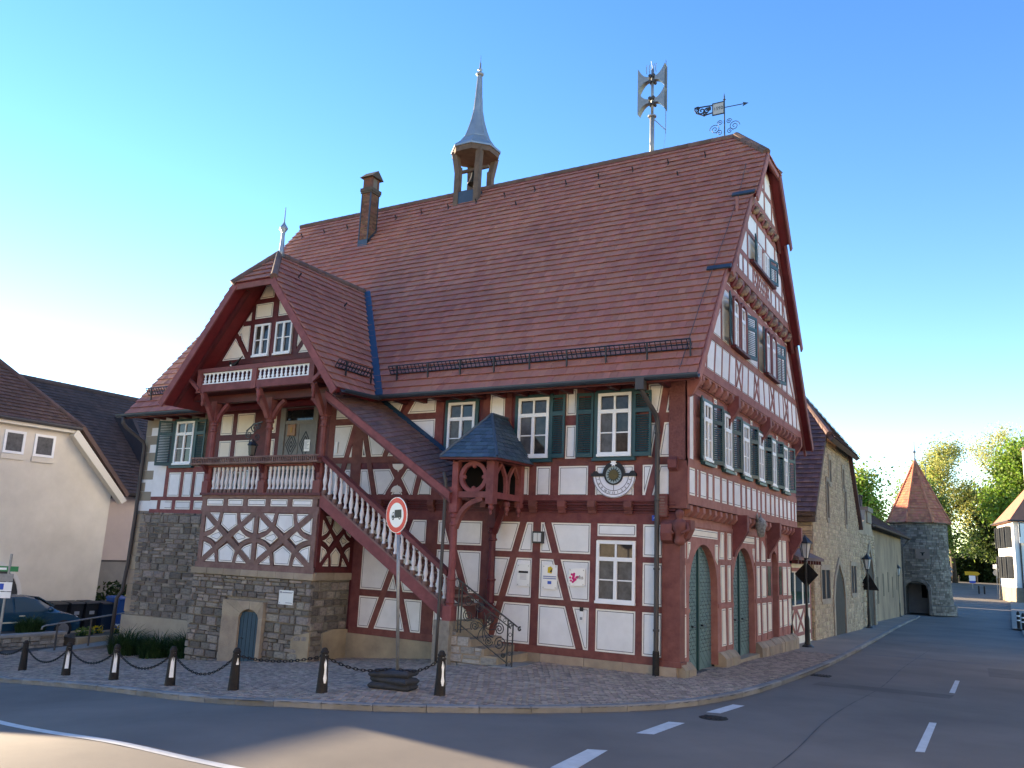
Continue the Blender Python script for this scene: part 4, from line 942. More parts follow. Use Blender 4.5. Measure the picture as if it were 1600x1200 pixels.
window(FA, -16.86, -16.02, 4.80, 6.17, glass=(GLASS, GLASS, CURT, CURT, GLASS, GLASS), d=.03, label='upper window at the left end of the front'); shutter(FA, -16.97, .55, 4.74, 6.2, -1, 25); shutter(FA, -15.93, .48, 4.76, 6.2, 1, 4)
# wall behind the porch balcony
pb = [R_(6.38, .12, -15.2, -10.3), R_(5.58, .18, -15.2, -12.2), R_(4.62, .1, -15.2, -12.2), P_(-14.95, .16, 3.8, 6.4), P_(-14.25, .17, 3.8, 6.4), P_(-13.1, .6, 3.8, 6.4), P_(-12.38, .2, 3.8, 6.4), P_(-10.6, .5, 3.8, 6.4), ('brace', (-13.5, 5.1), (-13.38, 5.5), .1)]
timber_wall(FA, [(-15.2, 3.8), (-10.3, 3.8), (-10.3, 6.44), (-15.2, 6.44)], pb, T_DEEP, skip=[(-11.5, 5.0), (-11.5, 6.1), (-11.5, 4.1)], mats=[WHITE, LINE, PLAST_WARM])
# entrance door with striped lozenges
DG = mat('door_grey', (.20, .195, .18), (.165, .16, .15), .6, 6); DS = mat('door_stripe', (.02, .022, .026), None, .5)
mb = MB(); FA.rect(mb, -12.28, -12.08, 3.75, 6.52, -.05, .06); FA.rect(mb, -10.98, -10.8, 3.75, 6.52, -.05, .06); FA.rect(mb, -12.08, -10.98, 6.38, 6.52, -.05, .06); FA.rect(mb, -12.08, -10.98, 5.9, 6.0, -.05, .05); mb.build('door_frame', DG, hall, recalc=False)
mb = MB(); FA.rect(mb, -12.07, -10.99, 6.0, 6.38, -.02, .012); mb.build('transom_pane', GLASS, hall, recalc=False)
for k, (x0, x1) in enumerate(((-12.07, -11.54), (-11.52, -10.99))):
    mb = MB(); FA.rect(mb, x0, x1, 3.76, 5.9, -.02, .02); d = mb.build('door_leaf', DG, hall, recalc=False)
    c = (x0+x1)/2; ms = MB(); bx_ = [(x0+.05, 4.0), (x1-.05, 4.0), (x1-.05, 5.75), (x0+.05, 5.75)]
    for cz in (5.3, 4.5):
        for q in (.07, .17, .27):
            for sx in (1, -1):
                for sz in (1, -1):
                    sg = seg_clip(bx_, (c+sx*q*.8, cz), (c, cz+sz*q*1.35))
                    if sg: FA.beam(ms, sg[0], sg[1], .03, .015, .027)
    ms.build('stripes', DS, d, recalc=False)
o = thing('wooden_plaque', 'small wooden plaque hung on the striped entrance door', 'plaque', (-11.8, -.05, 5.72))
mb = MB(); mb.bx(-.15, .15, -.015, .015, -.16, .16)
for q in (-.13, .13): mb.lathe([(.0, -.02), (.045, 0), (0, .02)], (q, 0, .17), 6); mb.lathe([(.0, -.02), (.045, 0), (0, .02)], (q, 0, -.17), 6)
mb.build('board', mat('bare_wood', (.34, .19, .11), (.28, .15, .085), .6, 9), o); mb = MB(); mb.bx(-.04, .04, -.025, -.014, -.08, .08); mb.build('coat_of_arms', mat('arms_gold', (.35, .2, .05), None, .5), o)
o = thing('paper_notice', 'white paper notice on the right leaf of the entrance door', 'notice', (-11.16, -.03, 5.25)); mb = MB(); mb.bx(-.11, .11, -.004, .0, -.17, .17); mb.build('sheet', WHT_S, o)
mb = MB(); [mb.bx(-.085, .085-.04*(i % 3), -.006, -.0045, .12-i*.035, .132-i*.035) for i in range(7)]; mb.build('print', mat('grey_print', (.3, .3, .32), None), o)
mb = MB(); FA.rect(mb, -10.08, -9.98, 5.0, 5.32, .02, .05); mb.build('wall_box', WPAINT, hall)
o = thing('porch_light', 'small dark box light above the entrance door', 'light', (-12.0, -.5, 6.48)); mb = MB(); mb.bx(-.14, .14, -.06, .06, -.09, .05); mb.build('housing', BOLL, o); mb = MB(); mb.bx(-.12, .12, -.065, -.058, -.08, .03); mb.build('lens', GLASSB, o)
# ================================================================ porch
porch = thing('porch', None, None); porch.parent = hall
mb = MB(); mb.bx(-13.62, -9.24, -1.37, -.01, -1.3, 1.56); mb.build('wall_core', MORTAR, porch)
doorx = (-12.28, -10.74)
def psegs(z): return [(-13.68, -9.2)] if z > .92 else [(-13.68, doorx[0]), (doorx[1], -9.2)]
masonry(porch, PF, -.95, 1.52, psegs, (.08, .25), (.12, .52), .055, STONE, 90)
masonry(porch, FR((-9.24, 0, 0), (0, 1, 0), (1, 0, 0)), -.6, 1.52, lambda z: [(-1.4, -.02)], (.09, .25), (.14, .5), .055, STONE, 35)
masonry(porch, FR((-13.62, 0, 0), (0, -1, 0), (-1, 0, 0)), -1., 1.52, lambda z: [(0, 1.4)], (.12, .24), (.2, .42), .045, STONE, 0)
mb = MB(); PS.slab(mb, [(-.95, -.6), (0, -.6), (0, .28), (-.6, .3), (-.95, .22)], 0, .07); mb.build('plinth', SAND_Y, porch)
mb = MB(); PF.slab(mb, [(-9.75, -.7), (-9.14, -.7), (-9.14, .26), (-9.75, .12)], 0, .055); mb.build('plinth', SAND_Y, porch)
# arched sandstone door surround
mb = MB(); PF.rect(mb, -11.62, -10.88, -.9, .62, .0, .062); PF.rect(mb, -11.6, -10.9, -.75, .6, 0, .07); d_ = mb.build('cellar_door', BLUED, porch, label='low blue arched cellar door in the stone base')
mb = MB()
for k in range(1, 5): PF.rect(mb, -11.62+k*.148-.004, -11.62+k*.148+.004, -.75, .6, .07, .074)
mb.build('board_joint', DARK, d_, recalc=False)
mb = MB(); mb.tube([PF.p(-11.5, -.05, .11), PF.p(-11.42, -.06, .11)], .015, 6); mb.build('door_handle', IRON, d_)
ia = [(-11.62, -.9), (-11.62, .46), (-11.56, .58), (-11.42, .67), (-11.25, .70), (-11.08, .67), (-10.94, .58), (-10.88, .46), (-10.88, -.9)]
oa = [(-12.26, -.9), (-12.26, .5), (-12.26, .9), (-11.75, .9), (-11.25, .9), (-10.9, .9), (-10.75, .9), (-10.74, .5), (-10.74, -.9)]
for i in range(8):
    mb = MB(); PF.slab(mb, [ia[i], ia[i+1], oa[i+1], oa[i]], 0, .13+.008*(i % 2), t=rnd()); mb.build('jamb_stone', SAND, porch)
for i in range(7):
    a0 = -13.72+i*.655
    mb = MB(); PF.slab(mb, [(a0, 1.54), (a0+.645, 1.54), (a0+.645, 1.70), (a0, 1.70)], -.1, .10, t=rnd()); mb.build('cornice_stone', SAND, porch)
for i in range(2):
    mb = MB(); PS.rect(mb, -1.40+i*.7, -.71+i*.7, 1.55, 1.735, -.1, .08, t=rnd()); mb.build('cornice_stone', SAND, porch)
# framed lower storey
mb = MB(); mb.bx(-13.6, -9.24, -1.36, -.01, 1.7, 3.75); mb.build('wall_core', T_GREY, porch)
def pbeam(kind, p, q, w, dd, tm=T_GREY): mb = MB(); PF.beam(mb, p, q, w, -.05, dd); mb.build(kind, tm, porch, recalc=False)
pbeam('rail', (-13.66, 3.32), (-9.2, 3.32), .17, .03); pbeam('rail', (-13.66, 1.77), (-9.2, 1.77), .16, .031); pbeam('rail', (-13.66, 3.66), (-9.2, 3.66), .09, .032)
mb = MB(); PF.rect(mb, -13.72, -9.14, 3.70, 3.77, -1.4, .09); mb.build('floor_board', T_DEEP, porch)
for a in (-13.53, -11.42, -9.3): pbeam('post', (a, 1.8), (a, 3.3), .14, .029)
for k in range(6):
    a = (-13.56, -12.70, -11.92, -11.06, -10.25, -9.36)[k]; pbeam('post', (a, 3.38), (a, 3.64), .17, .028)
for a0, a1 in ((-13.46, -12.79), (-12.61, -12.02), (-11.83, -11.15), (-10.97, -10.34), (-10.16, -9.46)):
    panel(PF, [(a0, 3.41), (a1, 3.41), (a1, 3.6), (a0, 3.6)], porch, d=.012, b=.035)
def arcp(c, r, t0, t1, n=7): return [(c[0]+r*math.cos(math.radians(t0+(t1-t0)*i/n)), c[1]+r*math.sin(math.radians(t0+(t1-t0)*i/n))) for i in range(n+1)]
def ribbon(fr, path, w, d0, d1, name, tm, parent):
    mb = MB(); L, Rr = [], []
    for i, p in enumerate(path):
        a = path[max(i-1, 0)]; b = path[min(i+1, len(path)-1)]; dx, dz = b[0]-a[0], b[1]-a[1]; l = math.hypot(dx, dz)
        L.append((p[0]-dz/l*w/2, p[1]+dx/l*w/2)); Rr.append((p[0]+dz/l*w/2, p[1]-dx/l*w/2))
    for i in range(len(path)-1): fr.slab(mb, [Rr[i], Rr[i+1], L[i+1], L[i]], d0, d1)
    return mb.build(name, tm, parent)
def fan_bay(fr, x0, x1, z0, z1, tm, parent, mats=None, bw=.16):
    w, hh = (x1-x0), (z1-z0); X = lambda u: x0+u*w; Z = lambda v: z0+v*hh
    # measured panel outlines, u,v in the bay
    half = [[(.37, .98), (.63, .98), (.66, .75), (.5, .62), (.34, .75)],
            [(.05, .51), (.17, .56), (.28, .67), (.39, .53), (.27, .40), (.17, .47)],
            [(.07, .985), (.31, .985), (.30, .90), (.26, .81)], [(.02, .93), (.22, .73), (.16, .66), (.02, .60)]]
    ps = []
    for q in half: ps.append(q)
    for q in half: ps.append([(1-u, v) for u, v in q])
    ps += [[(u, 1-v) for u, v in q] for q in (half[0], half[2], half[3])]+[[(1-u, 1-v) for u, v in q] for q in (half[2], half[3])]
    for q in ps[:4]+ps[5:]:
        poly = [(X(u), Z(v)) for u, v in q]
        mm = mats or [WHITE, LINE, PLASTER]; mb = MB()
        if area(poly) < 0: poly = poly[::-1]
        fr.slab(mb, poly, -.03, .012, 0); p1 = inset(poly, .03); p2 = inset(poly, .042)
        if len(p1) > 2: fr.slab(mb, p1, .008, .0136, 1)
        if len(p2) > 2: fr.slab(mb, p2, .008, .0152, 2)
        mb.build('infill_panel', mm, parent, recalc=False)
    ribbon(fr, [(X(0), Z(1)), (X(.5), Z(.5)), (X(1), Z(0))], bw, -.02, .026, 'brace', tm, parent); ribbon(fr, [(X(1), Z(1)), (X(.5), Z(.5)), (X(0), Z(0))], bw, -.02, .0265, 'brace', tm, parent)
    ex, ez = .33, .46
    for k, (cx, cz, a0) in enumerate(((0, 1, -90), (1, 1, 180), (1, 0, 90), (0, 0, 0))):
        pts = [(X(cx+ex*math.cos(math.radians(a0+90*i/8))), Z(cz+ez*math.sin(math.radians(a0+90*i/8)))) for i in range(9)]
        ribbon(fr, pts, bw*.72, -.02, .0275+.0004*k, 'curved_brace', tm, parent)
fan_bay(PF, -13.46, -11.49, 1.85, 3.235, T_GREY, porch); fan_bay(PF, -11.35, -9.37, 1.85, 3.235, T_GREY, porch)
for k, (p, q, w) in enumerate((((-1.4, 1.8), (0, 1.8), .14), ((-1.33, 1.8), (-1.33, 3.7), .14), ((-.05, 1.8), (-.05, 3.0), .1))):
    mb = MB(); PS.beam(mb, p, q, w, -.05, .03+.0005*k); mb.build('post', T_DEEP, porch, recalc=False)
mb = MB(); mb.bx(-9.25, -9.205, -1.36, -.01, 1.7, 3.72); mb.build('wall_core', T_DEEP, porch)
fan_bay(PS, -1.25, -.08, 1.88, 3.2, T_DEEP, porch, mats=[WHITE, LINE, PLAST_WARM], bw=.12)
# ---- balcony
bal = thing('balcony', None, None); bal.parent = hall
PB = [(.052, 0), (.052, .10), (.04, .105), (.05, .13), (.034, .15), (.03, .19), (.05, .26), (.056, .33), (.042, .41), (.03, .50), (.036, .55), (.028, .60), (.046, .64), (.046, .70), (.04, .72)]
mb = MB(); mb.lathe([(.047, .10)]+PB[2:], n=10); k0 = len(mb.f); mb.bx(-.048, .048, -.048, .048, 0, .10, 1)
BALM = mb.make('baluster', [BALUS, T_GREY], recalc=True)
for p in BALM.polygons: p.use_smooth = p.material_index == 0
def baluster(x, y, z, parent, s=1.):
    o = link('baluster', BALM, parent); o.location = (x, y, z); o.scale = (1, 1, s); return o
ZR = 4.53
def turned_post(x, y, z0, z1, parent, r=.10, m=T_ROSE, name='post'):
    mb = MB(); q = z0+.95
    mb.bx(x-.12, x+.12, y-.12, y+.12, z0, z0+.32); mb.lathe([(.115, z0+.32), (.09, z0+.36), (.115, z0+.40), (.10, z0+.45), (.10, q-.06), (.125, q-.03), (.125, q)], (x, y, 0), 8, rot=math.pi/8)
    t = z1-.62
    mb.lathe([(.098, q), (.088, q+.1), (.082, t-.28), (.115, t-.26), (.115, t-.22), (.09, t-.2), (.09, t-.1), (.12, t-.08), (.125, t-.03), (.10, t), (.13, t+.04)], (x, y, 0), 8, rot=math.pi/8)
    mb.bx(x-.11, x+.11, y-.11, y+.11, t+.04, z1)
    return mb.build(name, m, parent)
for x in (-13.57, -11.34, -9.32): turned_post(x, -1.36, 3.77, 6.42, bal)
def curved_bracket(p, q, bow, w, t, name, m, parent, up):
    """sawn bracket from p to q, bowed"""
    p, q, bow, up = V(p), V(q), V(bow), V(up).normalized(); mb = MB(); n = 8; P = []
    for i in range(n+1):
        s = i/n; P.append(p.lerp(q, s)+bow*math.sin(math.pi*s))
    for i in range(n): mb.bar(P[i], P[i+1]+(P[i+1]-P[i])*.06, t, w, up=up)
    return mb.build(name, m, parent)
for x in (-13.57, -11.34, -9.32):
    curved_bracket((x, -1.46, 5.85), (x, -1.9, 6.6), (0, .05, -.05), .12, .13, 'bracket', T_ROSE, bal, (0, 1, 0))
    for sg in (-1, 1):
        if (x < -13 and sg < 0) or (x > -10 and sg > 0): continue
        curved_bracket((x+sg*.1, -1.36, 5.85), (x+sg*.5, -1.36, 6.33), (0, 0, -.0)if 0 else (-sg*.03, 0, .03), .1, .1, 'brace', T_ROSE, bal, (0, 1, 0))
    mb = MB(); mb.lathe([(.0, 6.2), (.03, 6.22), (.05, 6.30), (.035, 6.36), (.06, 6.40), (.06, 6.62)], (x, -1.88, 0), 8); mb.build('pendant', T_ROSE, bal, smooth=True)
mb = MB(); mb.bx(-14.2, -8.9, -1.46, -1.28, 6.36, 6.52); mb.build('beam', T_DEEP, bal); mb = MB(); mb.bx(-13.9, -9.2, -1.9, -.0, 6.60, 6.64); mb.build('beam', T_DEEP, bal)
mb = MB(); mb.bx(-14.3, -8.6, -1.3, -.05, 6.5, 6.56); mb.build('ceiling', SOFFIT, bal)
# lower railing
for x0, x1 in ((-13.4, -11.5), (-11.18, -9.48)):
    n = 11
    for i in range(n): baluster(x0+(x1-x0)*(i+.5)/n, -1.38, 3.77, bal)
for i in range(6): baluster(-13.57, -1.2+i*.2, 3.77, bal)
mb = MB(); mb.bx(-13.62, -9.2, -1.46, -1.30, 4.49, 4.56); mb.build('handrail', T_ROSE, bal)
mb = MB(); mb.bx(-14.06, -9.2, -1.66, -1.60, 4.56, 4.60); mb.bx(-14.06, -9.2, -1.66, -1.60, 4.72, 4.76); mb.bx(-14.06, -9.2, -1.62, -1.3, 4.545, 4.57); mb.build('flower_box_rail', T_GREY, bal)
mb = MB(); x = -14.03
while x < -9.22:
    mb.bx(x, x+.025, -1.65, -1.615, 4.60, 4.72); x += .07
for x in (-13.75, -13.0, -12.2, -10.95, -10.2, -9.5):
    for s in (1, -1): mb.bar((x-.1, -1.665, 4.66-.06*s), (x+.1, -1.665, 4.66+.06*s), .02, .015)
mb.build('lattice', T_GREY, bal, kind='stuff', recalc=False)
for x in (-13.57, -11.34, -9.32):
    mb = MB(); mb.prism([(x-.05, -1.45, 4.3), (x-.05, -1.66, 4.55), (x-.05, -1.45, 4.55)], (.1, 0, 0)); mb.build('bracket', T_DEEP, bal)
# upper balcony with sawn boards
UB = FR((0, -1.9, 0), (1, 0, 0), (0, -1, 0))
for z0, z1, d in ((7.17, 7.29, .05), (6.62, 6.83, .03)):
    mb = MB(); UB.rect(mb, -13.84, -9.33, z0, z1, -.07, d); mb.build('rail', T_ROSE, bal)
for a in (-13.74, -11.53, -9.40):
    mb = MB(); UB.rect(mb, a-.09, a+.09, 6.60, 7.25, -.08, .045); mb.build('post', T_ROSE, bal)
for x0, x1, n in ((-13.64, -11.63, 12), (-11.43, -9.50, 12)):
    mb = MB()
    for z in (6.85, 7.145): UB.rect(mb, x0, x1, z-.02, z+.02, -.035, -.005)
    mb.build('white_rail', WPAINT, bal, recalc=False)
    for i in range(n):
        c = x0+(x1-x0)*(i+.5)/n; k = (x1-x0)/n/2
        pr = [(.9, 0), (.55, .05), (.42, .1), (.72, .2), (.85, .28), (.5, .38), (.38, .52), (.65, .58), (.3, .68), (.28, .78), (.6, .92), (.95, 1)]
        pts = [(c+k*.8*u, 6.86+.275*v) for u, v in pr]; pts += [(c-k*.8*u, 6.86+.275*v) for u, v in pr[::-1]]
        mb = MB(); UB.slab(mb, pts, -.03, -.012); mb.build('sawn_baluster', WPAINT, bal, recalc=False)
for sg, x in ((-1, -13.78), (1, -9.36)): [(lambda m_: (m_.bx(x-.04, x+.04, -1.9, -1.4, z0, z1), m_.build('side_rail', T_ROSE, bal)))(MB()) for z0, z1 in ((7.17, 7.27), (6.62, 6.8))]
for sg in (1, -1):                          # braces between verge and balcony
    mb = MB(); mb.bar((-11.5+sg*2.2, -1.95, 6.68), (-11.5+sg*2.62, -1.95, 7.0), .08, .1); mb.build('brace', T_ROSE, bal)
# gable wall of the wing
tri = [(-14.6, 6.5), (-8.4, 6.5), (-10.7, 9.55), (-12.3, 9.55)]
mb = MB(); PF.slab(mb, [(-14.6, 6.5), (-8.4, 6.5), (-10.95, 9.95), (-12.05, 9.95)], -.25, 0); mb.build('wall_core', T_DEEP, hall)
WG = [[(-12.3, 8.79), (-11.62, 8.79), (-11.62, 9.24), (-12.3, 9.24)], [(-11.38, 8.79), (-10.75, 8.79), (-10.9, 9.24), (-11.38, 9.24)], [(-12.19, 9.38), (-11.62, 9.38), (-11.62, 9.78), (-11.97, 9.78)], [(-11.38, 9.38), (-10.85, 9.38), (-11.05, 9.75), (-11.38, 9.75)]]
for q in WG: panel(PF, q, hall, d=.012, mats=[WHITE, LINE, PLAST_WARM], b=.03)
def notch_panel(pts):
    mb = MB()
    for k, (ins, d) in enumerate(((0, .012), (.03, .0136), (.042, .0152))):
        q = inset_star(pts, ins) if ins else pts
        PF.slab(mb, q, -.02 if not k else .008, d, k)
    mb.build('infill_panel', [WHITE, LINE, PLAST_WARM], hall, recalc=False)
for f in (lambda a: a, lambda a: -23-a):
    notch_panel([(f(-12.46), 7.82), (f(-12.46), 9.02), (f(-12.95), 8.44), (f(-12.88), 8.34), (f(-12.82), 8.36), (f(-12.76), 8.22)])
    notch_panel([(f(-13.49), 7.64), (f(-12.52), 7.64), (f(-12.55), 7.78), (f(-12.63), 7.82), (f(-12.68), 7.92), (f(-13.03), 8.28)])
for k, b in enumerate((R_(7.55, .16, -13.7, -9.3), R_(8.69, .15, -12.75, -10.25), R_(9.31, .12, -12.3, -10.7), P_(-11.5, .2, 7.6, 9.9), P_(-12.38, .13, 7.6, 9.2), P_(-10.62, .13, 7.6, 9.2), ('brace', (-13.0, 8.38), (-12.45, 7.63), .13), ('brace', (-10.0, 8.38), (-10.55, 7.63), .13))):
    mb = MB(); PF.beam(mb, b[1], b[2], b[3], -.03, .02+.0005*k); mb.build(b[0], T_DEEP, hall, recalc=False)
SKYG = GLASS
window(PF, -12.22, -11.60, 7.66, 8.60, surround=False, transom=False, d=.015, fw=.06, label='left attic window above the balcony'); window(PF, -11.38, -10.74, 7.66, 8.60, surround=False, transom=False, d=.015, fw=.06, label='right attic window above the balcony')
# wrought iron lantern bracket on the middle post
o = thing('wrought_iron_lantern', 'ornate black wrought iron lantern on the middle balcony post', 'lantern', (-11.72, -1.55, 5.1))
def spiral(c, r, turns, a0, fr, rr=.012, n=26, sgn=1, squeeze=.12):
    return [fr.p(c[0]+(r*(1-(1-squeeze)*i/n))*math.cos(a0+sgn*turns*2*math.pi*i/n), c[1]+(r*(1-(1-squeeze)*i/n))*math.sin(a0+sgn*turns*2*math.pi*i/n), 0) for i in range(n+1)]
LFr = FR((0, 0, 0), (1, 0, 0), (0, -1, 0)); mb = MB()
for c, r, t, a in (((0, .45), .16, 1.6, 0), ((-.2, .28), .12, 1.5, 2), ((.12, .2), .11, 1.5, 4), ((-.08, .05), .09, 1.4, 1), ((.16, .5), .09, 1.5, 3)): mb.tube(spiral(c, r, t, a, LFr), .016, 5)
mb.tube([(.3, 0, .62), (-.05, 0, .55), (-.3, 0, .38)], .02, 5); mb.build('scrollwork', IRON, o)
mb = MB(); mb.lathe([(.0, -.38), (.05, -.34), (.09, -.30), (.12, -.05), (.15, -.03), (.10, .05), (.02, .10), (.0, .16)], (0, 0, 0), 6); mb.build('lantern_body', IRON, o)
mb = MB(); mb.lathe([(.085, -.29), (.113, -.07)], (0, 0, 0), 6); mb.build('lantern_glass', mat('amber_glass', (.1, .09, .06), None, .15), o)
# ---- staircase
stair = thing('staircase', None, None); stair.parent = hall
XA, XB = -9.18, -5.07
zt = lambda x: 3.74-(x-XA)*.628
mb = MB(); mb.prism([(XA, -1.44, zt(XA)), (XB, -1.44, zt(XB)), (XB, -1.44, zt(XB)-.32), (XA, -1.44, zt(XA)-.32)], (0, .08, 0)); mb.build('stringer', T_ROSE, stair)
mb = MB(); mb.prism([(XA, -.10, zt(XA)), (XB, -.10, zt(XB)), (XB, -.10, zt(XB)-.32), (XA, -.10, zt(XA)-.32)], (0, .06, 0)); mb.build('stringer', T_DEEP, stair)
for i in range(15):
    x = XA+.1+i*.273; z = zt(x)-.06; mb = MB(); mb.bx(x, x+.29, -1.36, -.1, z-.05, z); mb.build('tread', T_GREY, stair)
mb = MB(); mb.prism([(XA, -1.45, zt(XA)+.05), (XB, -1.45, zt(XB)+.05), (XB, -1.45, zt(XB)), (XA, -1.45, zt(XA))], (0, .12, 0)); mb.build('sole_rail', T_GREY, stair)
hr = lambda x: 4.68-(x+9.16)*.668
mb = MB(); mb.prism([(-9.2, -1.47, hr(-9.2)), (XB, -1.47, hr(XB)), (XB, -1.47, hr(XB)-.10), (-9.2, -1.47, hr(-9.2)-.10)], (0, .16, 0)); mb.prism([(-9.2, -1.50, hr(-9.2)), (XB, -1.50, hr(XB)), (XB, -1.50, hr(XB)+.035), (-9.2, -1.50, hr(-9.2)+.035)], (0, .22, 0)); mb.build('handrail', T_ROSE, stair)
n = 22
for i in range(n):
    x = -9.1+(3.95)*i/(n-1); z0 = zt(x)+.04; baluster(x, -1.39, z0, stair, (hr(x)-.09-z0)/.72)
# stair roof
O = V((-9.12, -1.62, 6.40)); a = V((0, 1.6, .36)).normalized(); b_up = V((-4.1, 0, 2.72)).normalized()
S0 = V((-5.0, -1.62, 3.74)); LEN = (O-S0).length
n_ = a.cross(b_up); STP = []
tile_roof(S0, a, b_up, 0, LEN, lambda s: 0, lambda s: 1.62, .19, .16, TILE_STAIR, th=.03, pool=STP); emit_tiles(STP, stair, 0, 'stair_tile')
roof_slab('roof_deck', S0, a, b_up, [(0, 0), (1.62, 0), (1.62, LEN), (0, LEN)], .06, T_DEEP, stair)
mb = MB(); mb.prism([S0+V((0, -.03, .05)), O+V((0, -.03, .05)), O+V((0, -.03, -.14)), S0+V((0, -.03, -.14))], (0, .06, 0)); mb.build('verge_board', T_ROSE, stair)
mb = MB(); mb.prism([S0+V((0, .03, -.08)), O+V((0, .03, -.08)), O+V((0, .03, -.22)), S0+V((0, .03, -.22))], (0, .1, 0)); mb.build('verge_rafter', T_DEEP, stair)
e0 = S0+a*1.62; e1 = e0+b_up*LEN
mb = MB(); mb.prism([e0+n_*.09, e1+n_*.09, e1+n_*.05-a*.12, e0+n_*.05-a*.12], n_*-.1); mb.build('wall_flashing', FLASH, stair)
# stone steps and plinth
for k, (x1, z) in enumerate(((-4.72, .66), (-4.36, .49), (-4.0, .32), (-3.64, .17))):
    mb = MB(); mb.bx(-5.15, x1, -1.40 + .002*k, -.03, z-.19, z); mb.build('step', SAND, stair)
mb = MB(); mb.prism([(-5.15, -1.36, -.3), (-3.3, -1.36, -.3), (-3.3, -.02, -.3), (-5.15, -.02, -.3)], (0, 0, .285)); mb.build('step', SAND, stair)
mb = MB(); mb.bx(-5.15, -4.9, -1.38, -.03, .55, .84); mb.build('landing', SAND, stair)
masonry(stair, FR((0, -1.40, 0), (1, 0, 0), (0, -1, 0)), -.2, .62, lambda z: [(-5.1, -4.75 if z > .45 else -4.4 if z > .28 else -4.05 if z > .12 else -3.65)], (.14, .22), (.25, .6), .03, STONE_P, 20, joint=.01)
mb = MB(); mb.bx(-5.3, -4.86, -1.56, -1.3, -.4, .86); mb.build('post_plinth', MORTAR, stair)
mb = MB(); mb.bx(-3.66, -3.18, -1.62, -.6, -.1, .012); mb.build('step', mat('pale_slab', (.3, .285, .26), (.25, .235, .215), .9, 3), stair)
# iron railing
IR = FR((0, -1.45, 0), (1, 0, 0), (0, -1, 0)); ir = thing('iron_railing', 'black wrought iron scroll railing beside the stone steps', 'railing', (0, 0, 0))
mb = MB(); tl = lambda x: 1.80-(x+4.75)*.585; bl = lambda x: .80-(x+4.65)*.565
mb.bar(IR.p(-4.78, tl(-4.78)), IR.p(-3.14, tl(-3.14)), .05, .02); mb.bar(IR.p(-4.68, tl(-4.68)-.14), IR.p(-3.3, tl(-3.3)-.14), .02, .02)
mb.tube(spiral((-3.08, tl(-3.1)-.02), .05, 1.0, 1.2, IR), .018, 6); mb.build('handrail', IRON, ir)
mb = MB(); mb.bar(IR.p(-4.66, bl(-4.66)), IR.p(-3.38, bl(-3.38)), .02, .02); mb.build('bottom_rail', IRON, ir)
for x, z0, z1 in ((-4.70, .62, 1.78), (-4.62, .62, 1.70), (-3.38, -.08, 1.0), (-3.25, -.08, .92)):
    mb = MB(); mb.bar(IR.p(x, z0), IR.p(x, z1), .025, .025, up=(0, 1, 0)); mb.build('baluster', IRON, ir)
SCR = [((-4.43, 1.32), .13, 0, 1), ((-4.43, 1.0), .14, 2, 1), ((-4.24, .80), .12, 4, -1), ((-3.84, .98), .13, 1, 1), ((-3.60, .78), .14, 3, -1), ((-3.58, .47), .17, 5, 1), ((-3.86, .50), .11, 0, -1), ((-3.47, .23), .055, 2, 1), ((-4.12, 1.22), .12, 3, 1)]
for c, r, a0, sg in SCR:
    mb = MB(); mb.tube(spiral(c, r, 2.1, a0, IR, sgn=sg), .0125, 5); mb.build('scroll', IRON, ir)
mb = MB(); c0 = (-4.0, .80)
for ang, L in ((2.5, .55), (2.0, .3), (-2.0, .32), (-1.2, .34), (-.6, .3), (.6, .34), (1.1, .3), (-2.6, .3), (-1.6, .36), (.1, .3)):
    pth = [IR.p(c0[0]+L*t*math.cos(ang+.5*t), c0[1]+L*t*math.sin(ang+.5*t)) for t in (0, .25, .5, .75, 1)]; mb.tube(pth, .011, 5)
for t in range(10): x = -4.66+t*.142; mb.tube(spiral((x+.06, tl(x+.06)-.07), .035, 1, 0, IR, n=10, squeeze=.9), .007, 4)
for t in range(5): mb.tube(spiral((-3.315, .08+t*.2), .04, 1, 0, IR, n=10, squeeze=.9), .007, 4)
mb.build('spray', IRON, ir)
# ---- oriel over the stair foot
ori = thing('oriel', None, None); ori.parent = hall
turned_post(-4.96, -1.42, .86, 3.9, ori); turned_post(-4.62, -.22, .86, 3.6, ori, m=T_DEEP)
def sq(x, y, z0, z1, w=.16, m=T_ROSE): mb = MB(); mb.bx(x-w/2, x+w/2, y-w/2, y+w/2, z0, z1); mb.build('post', m, ori)
sq(-4.96, -1.42, 3.9, 4.62); sq(-3.98, -1.42, 3.52, 4.62, .2); sq(-3.98, -.12, 3.52, 4.62); sq(-4.96, -.12, 3.52, 4.62)
for z0, z1 in ((3.66, 3.80), (4.50, 4.62)): mb = MB(); mb.bx(-5.0, -3.9, -1.5, -1.36, z0, z1); mb.build('rail', T_ROSE, ori)
for z0, z1 in ((3.66, 3.80), (4.50, 4.62)): mb = MB(); mb.bx(-4.04, -3.92, -1.36, -.1, z0, z1); mb.build('rail', T_ROSE, ori)
mb = MB(); mb.bx(-4.95, -4.0, -1.4, -.05, 3.68, 3.72); mb.build('floor_board', T_DEEP, ori); mb = MB(); mb.bx(-4.93, -4.9, -1.35, -.1, 3.75, 4.55); mb.bx(-4.9, -4.0, -.06, -.03, 3.75, 4.55); mb.build('back_panel', DARK, ori)
